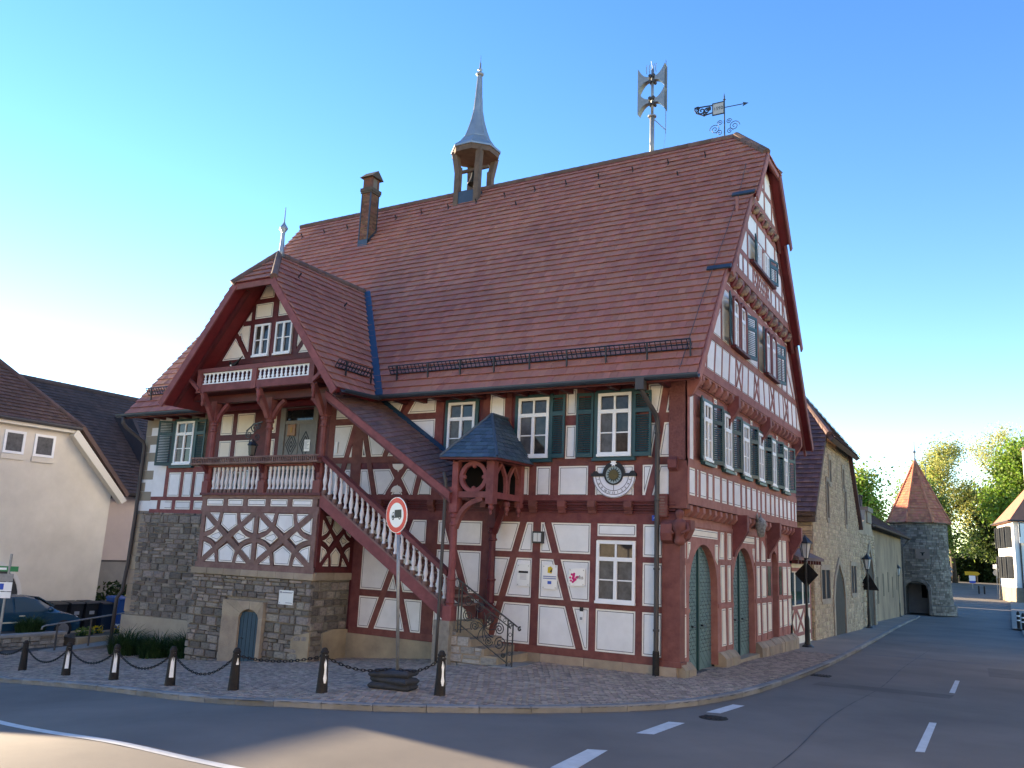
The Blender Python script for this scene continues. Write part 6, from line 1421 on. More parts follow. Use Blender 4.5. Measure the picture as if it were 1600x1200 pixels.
def back_sign(name, pts, loc, label, rz=0.):
    o = thing(name, label, 'traffic sign', loc, rz); f = FR((0, 0, 0), (1, 0, 0), (0, -1, 0)); mb = MB(); f.slab(mb, pts, -.008, .008); mb.build('plate', BOLL, o); mb = MB(); f.rect(mb, -.06, .06, -.12, .06, .0, .09); mb.build('clamp', BOLL, o); return o
back_sign('diamond_sign', [(0, -.42), (.42, 0), (0, .42), (-.42, 0)], (.28, 12.3, h(0, 12)+2.35), 'dark back of a diamond road sign on the nearest lamp', -.25)
back_sign('triangle_sign', [(-.52, -.35), (.52, -.35), (0, .55)], (-.02, 29.35, h(0, 29)+2.2), 'dark back of a triangular road sign on the middle lamp', -.2)

# ================================================================ little annexe between hall and barn
an = thing('annexe', 'tiny half-timbered annexe with lean-to roof between hall and barn', 'building', (0, 0, 0)); AF = FR((-.25, 0, 0), (0, 1, 0), (1, 0, 0))
mb = MB(); mb.bx(-3, -.25, 11.35, 15.75, -.5, 2.75); mb.build('wall', PLAST_WARM, an)
for q in (((11.4, .1), (15.7, .1)), ((11.4, 1.0), (15.7, 1.0)), ((11.4, 2.3), (15.7, 2.3)), ((11.5, -.2), (11.5, 2.6)), ((13.0, -.2), (13.0, 1.0)), ((14.5, -.2), (14.5, 1.0)), ((15.6, -.2), (15.6, 2.6)), ((11.6, .12), (12.9, .95)), ((12.9, .12), (11.6, .95)), ((13.1, .12), (14.4, .95)), ((14.4, .12), (13.1, .95))):
    mb = MB(); AF.beam(mb, *q, .12, -.02, .02+.002*rnd()); mb.build('beam', T_PINK, an, recalc=False)
for a0 in (11.8, 13.1, 14.4): mb = MB(); AF.rect(mb, a0, a0+1.0, 1.1, 2.2, -.02, .012); mb.build('pane', GLASS, an, recalc=False)
mb = MB(); mb.prism([(.25, 11.3, 2.62), (-3, 11.3, 4.0), (-3, 11.3, 4.1), (.25, 11.3, 2.72)], (0, 4.5, 0)); mb.build('roof', TILE_OLD, an); mb = MB()
for i in range(9): mb.bx(-.1, .2, 11.4+i*.5, 11.52+i*.5, 2.5, 2.63)
mb.build('rafter_ends', T_DEEP, an, kind='stuff')
# ================================================================ barn
bn = thing('stone_barn', 'tall rubble stone barn with half-hipped old tile roof and pointed doorway', 'barn', (0, 0, 0))
BX = -.15; BF = FR((BX, 0, 0), (0, 1, 0), (1, 0, 0)); y0, y1 = 15.9, 27.7; yc = 21.8
bg = [(y0, -.8), (y1, -.8), (y1, 4.65), (25.1, 7.85), (18.55, 7.85), (y0, 4.65)]
mb = MB(); BF.slab(mb, bg, -11, 0); mb.build('wall_core', BARN_M, bn)
ops = [(20.0, 22.75, -.6, 2.0), (17.25, 19.05, 1.2, 2.32), (24.65, 26.1, 1.3, 2.55), (18.95, 19.35, 4.45, 5.95), (23.55, 23.95, 4.4, 5.9), (19.7, 20.15, 6.0, 6.95), (23.1, 23.5, 6.0, 6.9)]
def bsegs(z):
    xl = y0 if z < 4.65 else y0+(z-4.65)/3.2*2.65; xr = y1 if z < 4.65 else y1-(z-4.65)/3.2*2.6; segs = [(xl, xr)]
    for a0, a1, z0, z1 in ops:
        if z0 < z < z1 or (a0 == 20.0 and z < 2.55):
            if a0 == 20.0 and z > 1.2: k = (z-1.2)/1.4; a0, a1 = 20.0+k**1.6*1.37, 22.75-k**1.6*1.37
            segs = sum([[(s, a0), (a1, e)] if s < a0 < a1 < e else [(s, e)] for s, e in segs], [])
    return segs
masonry(bn, BF, -.6, 7.82, bsegs, (.09, .21), (.12, .42), .018, BARN, 180, joint=.02, base=-.03)
masonry(bn, FR((0, y0, 0), (1, 0, 0), (0, -1, 0)), -.5, 4.6, lambda z: [(-4, BX)], (.16, .3), (.3, .6), .04, BARN, 0, joint=.03)
DARKB = mat('old_door', (.075, .058, .042), (.05, .04, .03), .85, 3)
mb = MB(); BF.slab(mb, [(20.05, -.6), (22.7, -.6), (22.7, 1.2), (22.3, 1.95), (21.38, 2.6), (20.45, 1.95), (20.05, 1.2)], -.05, .004); mb.build('door', DARKB, bn)
for i, (a0, a1, z0, z1) in enumerate(ops[1:]):
    mb = MB(); BF.rect(mb, a0, a1, z0, z1, -.02, .012); mb.build('opening', DARKB if i > 1 else DARK, bn, recalc=False)
    mb = MB(); w = .14
    for r in ((a0-w, a0, z0-.1, z1+.15), (a1, a1+w, z0-.1, z1+.15), (a0, a1, z1, z1+.2), (a0, a1, z0-.2, z0)): BF.rect(mb, *r, -.02, .05)
    if i < 2: m_ = (a0+a1)/2; BF.rect(mb, m_-.06, m_+.06, z0, z1, -.02, .045)
    mb.build('window_surround', SAND, bn, recalc=False)
oa = [(19.75, -.6), (19.75, 1.25), (20.2, 2.1), (21.38, 2.9), (22.55, 2.1), (23.0, 1.25), (23.0, -.6)]; ia = [(20.05, -.6), (20.05, 1.2), (20.45, 1.95), (21.38, 2.6), (22.3, 1.95), (22.7, 1.2), (22.7, -.6)]
for i in range(6): mb = MB(); BF.slab(mb, [ia[i], ia[i+1], oa[i+1], oa[i]], -.02, .06, t=rnd()); mb.build('jamb_stone', SAND, bn)
BT = []
bb = V((0, 3.35, 4.05)); bl = bb.length
sh_ = (7.85-4.45)/4.05*bl*1.0
tile_roof((BX+.18, 15.6, 4.45), (1, 0, 0), V((0, 5.9, 7.13)), 0, 9.25, lambda s: -11.2, pw([(0, 0), (4.45, 0), (9.25, -2.6)]), .26, .2, TILE_OLD, pool=BT)
emit_tiles(BT, bn, 0, 'old_tile')
roof_slab('roof_deck', (BX+.18, 15.6, 4.45), (1, 0, 0), V((0, 5.9, 7.13)), [(-11.2, 0), (0, 0), (0, 4.45), (-2.6, 9.25), (-11.2, 9.25)], .18, BROWN_BEAM, bn)
roof_slab('roof_deck', (BX+.18, 28.0, 4.45), (-1, 0, 0), V((0, -5.9, 7.13)), [(0, 0), (11.2, 0), (11.2, 9.25), (2.6, 9.25), (0, 4.45)], .18, TILE_OLD, bn)
roof_slab('roof_deck', (BX+.45, 21.8, 7.72), (0, 1, 0), V((-2.9, 0, 3.9)), [(-3.6, -.1), (3.6, -.1), (0, 4.85)], .2, BROWN_BEAM, bn)
HBT = []; tile_roof((BX+.45, 21.8, 7.74), (0, 1, 0), V((-2.9, 0, 3.9)), -.1, 4.8, pw([(-.1, -3.6), (4.8, 0)]), pw([(-.1, 3.6), (4.8, 0)]), .26, .2, TILE_OLD, pool=HBT); emit_tiles(HBT, bn, 0, 'old_tile')
ridge_tiles(bn, (BX+.3, 18.35, 7.85), (BX-2.45, 21.8, 11.6), .13, .4); ridge_tiles(bn, (BX-2.4, 21.8, 11.6), (-11, 21.8, 11.6), .13, .45)
gutter((-11, 15.5, 4.38), (BX+.1, 15.5, 4.38), bn, .09, BROWN_BEAM)
mb = MB(); mb.bx(-11, BX+.15, 15.62, 15.9, 4.1, 4.5); mb.build('eave_board', BROWN_BEAM, bn)
# gateway pier and arch beside the barn
gw = thing('gateway_wall', 'weathered stone gateway with narrow pointed arch between barn and low building', 'gateway', (0, 0, 0)); GF = FR((-.3, 0, 0), (0, 1, 0), (1, 0, 0))
mb = MB(); GF.slab(mb, [(27.7, -.9), (34.4, -.9), (34.4, 4.3), (33.6, 4.7), (33.2, 5.6), (31.5, 5.7), (31, 5.0), (27.7, 4.4)], -.6, 0); mb.build('wall_core', BARN_M, gw)
masonry(gw, GF, -.7, 4.3, lambda z: [(27.75, 30.6), (33.2, 34.3)] if z < 2.9 else [(27.75, 34.3)], (.16, .3), (.25, .6), .05, BARN, 60, joint=.03)
mb = MB(); GF.slab(mb, [(30.75, -.9), (33.1, -.9), (33.1, 2.2), (32.7, 2.9), (31.95, 3.5), (31.2, 2.9), (30.75, 2.2)], -.02, .012); mb.build('gate', DARKB, gw)
oa = [(30.4, -.9), (30.4, 2.2), (30.9, 3.1), (31.95, 3.9), (33.0, 3.1), (33.45, 2.2), (33.45, -.9)]; ia = [(30.75, -.9), (30.75, 2.2), (31.2, 2.9), (31.95, 3.5), (32.7, 2.9), (33.1, 2.2), (33.1, -.9)]
for i in range(6): mb = MB(); GF.slab(mb, [ia[i], ia[i+1], oa[i+1], oa[i]], -.02, .10, t=rnd()); mb.build('jamb_stone', SAND, gw)
mb = MB(); GF.rect(mb, 31.4, 33.4, 5.5, 5.75, -.6, .15); GF.rect(mb, 31.6, 33.2, 4.9, 5.5, -.5, .08); mb.build('pier_cap', SAND, gw)
# low ochre building
lw = thing('ochre_building', 'long low ochre plastered building with dark roof and chimneys before the tower', 'building', (0, 0, 0)); LF = FR((-.75, 0, 0), (0, 1, 0), (1, 0, 0))
mb = MB(); LF.slab(mb, [(34.3, -1.2), (53.2, -1.5), (53.2, 5.0), (34.3, 5.1)], -7, 0); mb.build('wall', OCHRE, lw)
for a, z0, z1, w in ((36.2, .6, 1.9, .5), (38.6, .4, 2.0, .7), (41.5, .8, 2.2, .5), (44.0, 1.0, 2.3, .5), (46.5, .6, 2.0, .5), (49, 1.1, 2.3, .5)):
    mb = MB(); LF.rect(mb, a, a+w, z0, z1, -.02, .01); mb.build('stain_patch' if w > .6 else 'opening', mat('patched_plaster', (.12, .09, .06), (.16, .12, .08), .95, 3), lw, recalc=False)
LT = []; tile_roof((-.25, 0, 4.95), (0, 1, 0), V((-4.2, 0, 2.75)), 0, 5.0, lambda s: 34.0, lambda s: 54.2, .34, .26, TILE_OLD, pool=LT); emit_tiles(LT, lw, 0, 'old_tile')
roof_slab('roof_deck', (-.25, 0, 4.95), (0, 1, 0), V((-4.2, 0, 2.75)), [(34.0, 0), (54.2, 0), (54.2, 5.02), (34.0, 5.02)], .2, BROWN_BEAM, lw)
roof_slab('roof_deck', (-8.65, 0, 4.95), (0, -1, 0), V((4.2, 0, 2.75)), [(-54.2, 0), (-34.0, 0), (-34.0, 5.02), (-54.2, 5.02)], .2, TILE_OLD, lw)
gutter((-.18, 54.2, 4.9), (-.18, 34, 4.9), lw, .1, BROWN_BEAM)
mb = MB(); mb.tube([(-.2, 53.9, 4.9), (-.5, 53.8, 4.4), (-.65, 53.3, 4.2), (-.65, 53.3, -.8)], .07, 7); mb.build('downpipe', PIPE, lw)
for (x, y, zt_, w) in ((-3.5, 34.6, 8.6, .85), (-3.0, 42.6, 7.7, .9), (-3.0, 47.0, 7.6, .85)):
    mb = MB(); mb.bx(x-w/2, x+w/2, y-w/2, y+w/2, 5.5, zt_-.35); c_ = mb.build('chimney', mat('sooty_brick', (.12, .07, .06), (.08, .055, .05), .9, 5), lw)
    mb = MB(); mb.bx(x-w/2-.06, x+w/2+.06, y-w/2-.06, y+w/2+.06, zt_-.08, zt_)
    for sx_ in (-1, 1):
        for sy_ in (-1, 1): mb.bx(x+sx_*w*.42-.07, x+sx_*w*.42+.07, y+sy_*w*.42-.07, y+sy_*w*.42+.07, zt_-.36, zt_-.08)
    mb.build('chimney_cap', BROWN_BEAM, c_)
# ================================================================ round tower
tw = thing('round_tower', 'round stone tower with orange conical tile roof and low arched passage', 'tower', (.15, 57.8, -.8))
R1 = 2.05; mb = MB(); H_ = 7.15
def rad(z): return R1*(1.10-.10*min(1, z/3.2)) if z > .75 else R1*1.17
n = 36; aw = 7                               # the passage leaves a gap in the wall ring
zz = [0, .75, .752]+fr_range(1.0, H_, .45)
ga = math.radians(265); gw_ = math.radians(22)
def ring_pt(a, z, k=1.): return (rad(z)*k*math.cos(a), rad(z)*k*math.sin(a), z)
def in_gap(a, z): d = abs((a-ga+math.pi) % (2*math.pi)-math.pi); return d < gw_ and z < 1.75+.75*math.sqrt(max(0, 1-(d/gw_)**2))
mb = MB(); na = 90
for i in range(len(zz)-1):
    for k in range(na):
        a0, a1 = 2*math.pi*k/na, 2*math.pi*(k+1)/na
        if in_gap((a0+a1)/2, (zz[i]+zz[i+1])/2): continue
        mb.poly([ring_pt(a0, zz[i]), ring_pt(a1, zz[i]), ring_pt(a1, zz[i+1]), ring_pt(a0, zz[i+1])])
mb.build('wall_core', TOWER_M, tw, recalc=False)
mb = MB(); z = 0.0
while z < H_-.05:
    hh = min(uni(.11, .21), H_-z); a = uni(0, .1)
    while a < 2*math.pi:
        w = uni(.08, .22); am = a+w/2
        if math.cos(am-math.radians(-80)) > -.15 and not in_gap(am, z+hh/2) and not in_gap(a, z+hh/2) and not in_gap(a+w, z+hh/2):
            r_ = rad(z+hh/2); f = FR((r_*math.cos(am), r_*math.sin(am), 0), (-math.sin(am), math.cos(am), 0), (math.cos(am), math.sin(am), 0)); hw_ = r_*w/2-.012
            f.rect(mb, -hw_, hw_, z+.012, z+hh-.012, -.10, .025+uni(0, .02), t=.02+.97*rnd())
        a += w
    z += hh
mb.build('stones', TOWER, tw, kind='stuff', recalc=False)
gd = V((math.cos(ga), math.sin(ga), 0)); gs = V((-gd.y, gd.x, 0)); f = FR(tuple(gd*2.12), tuple(gs), tuple(gd)); W_ = .86
ar = [(-W_, 0), (-W_, 1.75)]+[(-W_*math.cos(math.pi*i/8), 1.75+.75*math.sin(math.pi*i/8)) for i in range(1, 8)]+[(W_, 1.75), (W_, 0)]
ar2 = [(a_*1.22, z if z < .1 else z+.2*(z > 1.7)) for a_, z in ar]
for i in range(len(ar)-1): mb = MB(); f.slab(mb, [ar[i], ar[i+1], ar2[i+1], ar2[i]], -.35, .12, t=rnd()); mb.build('arch_stone', TOWER, tw)
mb = MB()
for i in range(len(ar)-1): f.slab(mb, [ar[i], ar[i+1], (ar[i+1][0]*1.05, ar[i+1][1]), (ar[i][0]*1.05, ar[i][1])], -1.5, -.3)
mb.build('passage_lining', TOWER_M, tw)
mb = MB(); f.rect(mb, -1.6, 1.6, 0, 2.6, -2.6, -2.5); mb.build('passage_end_wall', mat('passage_plaster', (.30, .31, .31), (.24, .25, .25), .9, 2), tw); mb = MB(); f.rect(mb, -.05, .35, 1.2, 2.2, -2.49, -2.46); mb.build('slit', DARK, tw)
aw_ = math.radians(280); f2 = FR((2.06*math.cos(aw_), 2.06*math.sin(aw_), 0), (-math.sin(aw_), math.cos(aw_), 0), (math.cos(aw_), math.sin(aw_), 0)); mb = MB(); f2.rect(mb, -.5, .5, 4.2, 4.95, -.1, .055); mb.build('loophole_stone', mat('loophole_sandstone', (.20, .15, .125), (.15, .115, .1), .9, 3), tw); mb = MB(); f2.slab(mb, [(-.2, 4.7), (.2, 4.7), (.06, 4.6), (.06, 4.45), (-.06, 4.45), (-.06, 4.6)], -.05, .06); mb.build('loophole', DARK, tw)
TT = []
for k in range(8):
    a0 = math.pi/8+k*math.pi/4+.12; a1 = a0+math.pi/4; re = 2.48
    secs = [(re, 7.0), (1.90, 8.15), (0.0, 12.1)]
    for j in range(2):
        (ra, za), (rb, zb) = secs[j], secs[j+1]
        P0 = V((ra*math.cos(a0), ra*math.sin(a0), za)); P1 = V((ra*math.cos(a1), ra*math.sin(a1), za)); Q0 = V((rb*math.cos(a0), rb*math.sin(a0), zb)); Q1 = V((rb*math.cos(a1), rb*math.sin(a1), zb))
        a_ = (P1-P0).normalized(); Wd = (P1-P0).length; m0 = Q0-P0; x0 = m0.dot(a_); b_ = m0-a_*x0; L_ = b_.length; x1 = (Q1-P0).dot(a_)
        tile_roof(tw.location+P0, a_, b_, 0, L_, (lambda s, x0=x0, L_=L_: x0*s/L_), (lambda s, x1=x1, L_=L_, Wd=Wd: Wd+(x1-Wd)*s/L_), .24, .22, TILE_OR, pool=TT, th=.045)
        mb = MB(); mb.poly([P0, P1, Q1, Q0] if rb > 0 else [P0, P1, Q0]); mb.build('roof_deck', TILE_OR, tw, recalc=False)
    q0, q1, q2 = [V((r*math.cos(a0), r*math.sin(a0), z)) for r, z in secs]
    ridge_tiles(tw, q0, q1, .09, .35, TILE_OR, 'hip_tile', .02); ridge_tiles(tw, q1, q2*.999, .09, .35, TILE_OR, 'hip_tile', .02)
rt = bpy.data.objects.new('tower_tiling', None); COL.objects.link(rt); rt.parent = tw; rt.location = -tw.location
emit_tiles(TT, rt, 0, 'tower_tile')
mb = MB(); mb.lathe([(2.3, 6.95), (2.38, 7.0), (2.3, 7.05)], n=24); mb.build('cornice', SAND, tw)
mb = MB(); mb.lathe([(.14, 11.95), (.1, 12.2), (.05, 12.3), (.06, 12.7), (.14, 12.8), (.05, 12.9), (.025, 13.6), (0, 13.65)], n=8); mb.build('finial', LEAD, tw); mb = MB(); mb.tube([(.75, 0, 10.2), (.75, 0, 11.7)], .025, 5); mb.lathe([(0, 11.65), (.08, 11.75), (0, 11.85)], (.75, 0, 0), 6); mb.build('finial', LEAD, tw)
# ================================================================ houses on the left
ch_ = thing('cream_house', 'cream rendered house with brown half-hipped roof and two small upper windows', 'house', (0, 0, 0)); HX = -24.2; CF = FR((HX, 0, 0), (0, 1, 0), (1, 0, 0)); yc = -1.7
w = [(-4.2, -1.2), (2.9, -1.2), (3.0, 4.2), (1.0, 6.45), (-4.2, 6.45)]
mb = MB(); CF.slab(mb, w, -6, 0); mb.build('wall', CREAM, ch_)
RDK = mat('brown_tiles', (.105, .062, .052), (.07, .045, .042), .85, 1.2, var=.2, bump=.35, bscale=20)
HT = []
ra = V((HX-2.3, yc, 9.2)); mb = MB(); mb.bx(HX-6, HX-.3, -7.6, -4.2, -1.2, 4.0); mb.build('shadow_annex', CREAM, ch_)  # out-of-view annex, added to shape the shadow edge on the road
e0 = V((HX+.3, yc-2.9, 6.42)); e1 = V((HX+.3, yc+2.9, 6.42))
a_ = V((0, 1, 0)); b_ = V((ra.x-e0.x, 0, ra.z-e0.z)); Lb = b_.length
tile_roof((HX+.3, yc, 6.42), a_, b_, 0, Lb, lambda s: max(-2.5, -2.9*(1-s/Lb)), lambda s: 2.9*(1-s/Lb), .19, .2, RDK, pool=HT); emit_tiles(HT, ch_, 0, 'brown_tile')
roof_slab('roof_deck', (HX+.3, yc, 6.42), a_, b_, [(-2.5, 0), (2.9, 0), (0, Lb), (-2.5, Lb*.13)], .15, T_GREY, ch_)
for sg in (1,):
    pts = [(HX+.3, yc+sg*2.9, 6.42), (HX+.3, yc+sg*5.2, 4.0), (HX-6, yc+sg*5.2, 4.0), (HX-6, yc, 9.2), tuple(ra)]
    mb = MB(); mb.prism(pts, (0, sg*.1, .12)); mb.build('roof_side', RDK, ch_)
    mb = MB(); mb.prism([(HX+.02, yc+sg*2.75, 6.36), (HX+.02, yc+sg*5.2, 3.86), (HX+.02, yc+sg*5.0, 3.72), (HX+.02, yc+sg*2.6, 6.1)], (.3, 0, 0)); mb.build('barge_board', WPAINT if sg < 0 else mat('cream_board', (.62, .58, .50), None, .7), ch_)
mb = MB(); mb.prism([(HX+.1, yc-2.0, 6.42), (HX-6, yc-2.0, 6.42), (HX-6, yc, 9.1), tuple(ra-V((.3, 0, .2)))], (0, -.06, .06)); mb.build('roof_side', RDK, ch_)
ridge_tiles(ch_, (HX+.3, yc+2.92, 6.45), tuple(ra), .10, .35, RDK)
mb = MB(); mb.bx(HX+.02, HX+.25, yc-2.0, yc+2.75, 6.2, 6.36); mb.build('eave_board', mat('cream_fascia', (.66, .61, .52), None, .7), ch_)
mb = MB(); mb.tube([(HX+.32, yc-2.1, 6.38), (HX+.32, yc+2.9, 6.38)], .07, 8); mb.build('gutter', PIPE, ch_)
for y0_, y1_, lb in ((-1.46, -.70, 'left small white upper window'), (-.36, .42, 'right small white upper window')):
    mb = MB(); t = .09
    for r in ((y0_, y0_+t, 5.18, 6.0), (y1_-t, y1_, 5.18, 6.0), (y0_+t, y1_-t, 5.18, 5.18+t), (y0_+t, y1_-t, 6.0-t, 6.0)): CF.rect(mb, *r, -.02, .04)
    o = mb.build('window', WPAINT, ch_, label=lb, recalc=False); mb = MB(); CF.rect(mb, y0_+t, y1_-t, 5.18+t, 6.0-t, -.02, .01); mb.build('pane', CURT, o, recalc=False)
    mb = MB(); CF.rect(mb, y0_-.03, y1_+.03, 4.98, 5.16, -.02, .05); mb.build('sill', CREAM, o, recalc=False)
# arched window behind the car
ac = [(-1.35+1.22*math.cos(math.pi*i/16), .15+1.22*math.sin(math.pi*i/16)) for i in range(17)]; ao = [(-1.35+1.36*math.cos(math.pi*i/16), .15+1.36*math.sin(math.pi*i/16)) for i in range(17)]; am = [(-1.35+.62*math.cos(math.pi*i/16), .15+.75*math.sin(math.pi*i/16)) for i in range(17)]
mb = MB(); CF.slab(mb, ac+[(-2.57, -1.1), (-.13, -1.1)], -.02, .012); o = mb.build('arched_window', mat('arch_pane', (.05, .048, .045), (.075, .07, .065), .15, 1.5), ch_, recalc=False)
mb = MB()
for i in range(16): CF.slab(mb, [ac[i], ac[i+1], ao[i+1], ao[i]], -.02, .05)
CF.rect(mb, -.13, .01, -1.1, .15, -.02, .05); CF.rect(mb, -2.71, -2.57, -1.1, .15, -.02, .05); mb.build('surround', mat('arch_white', (.68, .64, .58), None, .8), o)
mb = MB()
for i in range(16): a0, a1 = am[i], am[i+1]; CF.beam(mb, a0, a1, .05, .0, .04)
CF.rect(mb, -.75, -.70, -1.1, .15, 0, .04); CF.rect(mb, -2.0, -1.95, -1.1, .15, 0, .04); CF.rect(mb, -.70, -.13, .12, .17, 0, .04); CF.rect(mb, -2.57, -2.0, .12, .17, 0, .04); mb.build('glazing_bar', mat('bar_grey', (.34, .34, .33), None, .6), o)
ph = thing('pink_house', 'long pinkish house with large dark tiled roof behind the cream house', 'house', (0, 0, 0)); PX = -27; KF = FR((PX, 0, 0), (0, 1, 0), (1, 0, 0))
mb = MB(); mb.bx(PX-10, PX, 3.0, 24, -1.3, 4.45); mb.build('wall', PINKR, ph); mb = MB(); mb.bx(PX-.1, PX+.03, 3.0, 24, -1.3, 1.42); mb.build('plinth', GREYR, ph); mb = MB(); mb.bx(PX-.1, PX+.05, 3.0, 24, 1.40, 1.46); mb.build('plinth_band', PIPE, ph)
RD2 = mat('dark_tiles', (.062, .045, .045), (.042, .034, .037), .85, 1.0, var=.22, bump=.35, bscale=20)
DT = []; bb_ = V((-5.2, 0, 5.0)); tile_roof((PX+.45, 0, 4.3), (0, 1, 0), bb_, 0, bb_.length, lambda s: -2.0, lambda s: 25, .22, .22, RD2, pool=DT, x00=-2.); emit_tiles(DT, ph, 0, 'dark_tile')
roof_slab('roof_deck', (PX+.45, 0, 4.3), (0, 1, 0), bb_, [(-2., 0), (25, 0), (25, bb_.length), (-2., bb_.length)], .18, RD2, ph)
roof_slab('roof_deck', (PX-9.95, 0, 4.3), (0, -1, 0), V((5.2, 0, 5.0)), [(-25, 0), (2., 0), (2., bb_.length), (-25, bb_.length)], .18, RD2, ph); ridge_tiles(ph, (PX-4.75, -2, 9.3), (PX-4.75, 25, 9.3), .13, .4, RD2)
gutter((PX+.5, 25, 4.3), (PX+.5, -2, 4.3), ph, .09, PIPE)
mb = MB(); mb.tube([(PX+.5, 4.7, 4.2), (PX+.3, 4.55, 3.9), (PX+.06, 4.5, 3.7), (PX+.06, 4.45, -.4)], .06, 7); mb.build('downpipe', PIPE, ph)
mb = MB(); mb.bx(PX-.02, PX+.04, 6.6, 7.6, 2.6, 4.1); mb.build('window_shutter', mat('cream_shutter', (.62, .58, .52), None, .7), ph)
mb = MB(); mb.prism([(PX+.4, 6.9, 4.5), (PX-3.8, 6.9, 8.1), (PX-2.0, 6.9, 7.9), (PX+.3, 6.9, 5.2)], (0, .2, 0)); mb.build('parapet', RD2, ph)
# unseen houses added to keep the low sun off tower, road and lower trees
for lb, x0, x1, y0_, y1_, zw, zr in (('tall unseen house added behind the barn to shade the tower', -44, -30, 56, 76, 9.5, 14), ('unseen house added to shade the road beyond the tower', -44, -31, 79, 94, 6.5, 10.5), ('last unseen house added to shade the far road and lower trees', -44, -31, 103, 128, 6.5, 10.5)):
    o = thing('unseen_house', lb, 'house', (0, 0, 0)); mb = MB(); mb.bx(x0, x1, y0_, y1_, -1.2, zw); mb.build('wall', CREAM, o); mb = MB(); mb.prism([(x0-.3, y0_-.3, zw-.2), (x1+.3, y0_-.3, zw-.2), ((x0+x1)/2, y0_-.3, zr)], (0, y1_-y0_+.6, 0)); mb.build('roof', RDK, o)
# unseen houses round the square; the two behind added and turned to bounce sunlight
WV = mat('village_render', (.74, .66, .54), (.66, .58, .47), .9, 1)
for lb, cx, cy, w_, rz, zw, zr in (('unseen cream house added behind the camera to bounce sunlight, left one', -15, -39, 17, 33, 7.5, 12), ('unseen cream house added behind the camera to bounce sunlight, right one', 6, -36, 19, 33, 8, 13), ('cream house on the right side of the street, nearer one', 18.5, -14, 18, 90, 8, 13), ('cream house on the right side of the street, opposite the gates', 17.5, 8.5, 16, 90, 7.5, 12.5)):
    o = thing('unseen_house', lb, 'house', (cx, cy, 0), math.radians(rz)); mb = MB(); mb.bx(-w_/2, w_/2, -5, 5, -1.2, zw); mb.build('wall', WV, o)
    mb = MB(); mb.prism([(-w_/2-.3, -5.4, zw-.2), (-w_/2-.3, 5.4, zw-.2), (-w_/2-.3, 0, zr)], (w_+.6, 0, 0)); mb.build('roof', RDK, o)
    f = FR((0, 5, 0), (1, 0, 0), (0, 1, 0))
    for k in range(int(w_/3)):
        for z in (1.0, 4.3): mb = MB(); a0 = -w_/2+1.2+k*3; f.rect(mb, a0, a0+.9, z, z+1.4, -.02, .03); mb.build('window', GLASS, o, recalc=False)
# ================================================================ car
car = thing('parked_car', 'dark blue parked hatchback with pale door strip beside the cream house', 'car', (-22.2, -1.35, -1.0), math.pi/2)
SEC = [(-2.05, .38, .62, .74, .70, .70), (-1.98, .28, .80, .95, .80, .78), (-1.75, .22, .88, 1.22, .84, .68), (-1.35, .20, .90, 1.40, .86, .62), (-.6, .19, .90, 1.45, .87, .60), (0, .19, .89, 1.43, .87, .60), (.45, .19, .88, 1.33, .87, .62), (.95, .20, .87, 1.04, .87, .70), (1.2, .21, .85, .92, .86, .76), (1.65, .24, .76, .80, .82, .74), (1.9, .30, .64, .68, .74, .66), (2.02, .40, .54, .57, .62, .58)]
mb = MB(); S_ = []
for x, zb, zm_, zt_, wb, wt in SEC:
    S_.append([(x, -wb*.96, zb), (x, -wb, (zb+zm_)/2), (x, -wb*.985, zm_), (x, -wt, zt_-.05), (x, -wt*.7, zt_), (x, wt*.7, zt_), (x, wt, zt_-.05), (x, wb*.985, zm_), (x, wb, (zb+zm_)/2), (x, wb*.96, zb)])
for i in range(len(S_)-1):
    for k in range(10): mb.poly([S_[i][k], S_[i][(k+1) % 10], S_[i+1][(k+1) % 10], S_[i+1][k]])
mb.poly(S_[0]); mb.poly(S_[-1][::-1])
me = mb.make('body', CARP); smooth_angle(me, 50); body = link('body', me, car)
def carwin(pts):
    mb = MB()
    for s in (-1, 1): mb.prism([(x, s*(wd+.012), z) for x, z, wd in pts], (0, -s*.03, 0))
    mb.build('side_window', CARG, car)
carwin([(-.42, .93, .84), (.72, .93, .86), (.38, 1.22, .70), (.15, 1.34, .65), (-.42, 1.38, .64)]); carwin([(-1.5, .95, .84), (-.5, .93, .85), (-.5, 1.38, .64), (-1.2, 1.35, .66)])
mb = MB(); mb.prism([(.98, -.62, 1.06), (.98, .62, 1.06), (.42, .55, 1.37), (.42, -.55, 1.37)], (.03, 0, .02)); mb.build('windscreen', CARG, car)
mb = MB()
for s in (-1, 1): mb.bx(-.95, .25, s*.865-.02, s*.865+.02, .60, .64); mb.bx(-.3, -.12, s*.88-.015, s*.88+.015, .80, .83); mb.bx(-1.15, -.98, s*.88-.015, s*.88+.015, .80, .83)
mb.build('door_strip', mat('pale_chrome', (.68, .66, .5), None, .35), car)
for s in (-1, 1):
    mb = MB(); mb.lathe([(0, -.1), (.09, -.06), (.10, .03), (.05, .08), (0, .09)], (.66, s*.97, 1.0), 8); mb.build('mirror', CARP, car, smooth=True)
    mb = MB(); mb.prism([(1.62, s*.80, .62), (1.88, s*.66, .58), (1.86, s*.66, .70), (1.5, s*.80, .78)], (0, -s*.05, .02)); mb.build('headlight', mat('headlight_glass', (.7, .72, .75), None, .15), car)
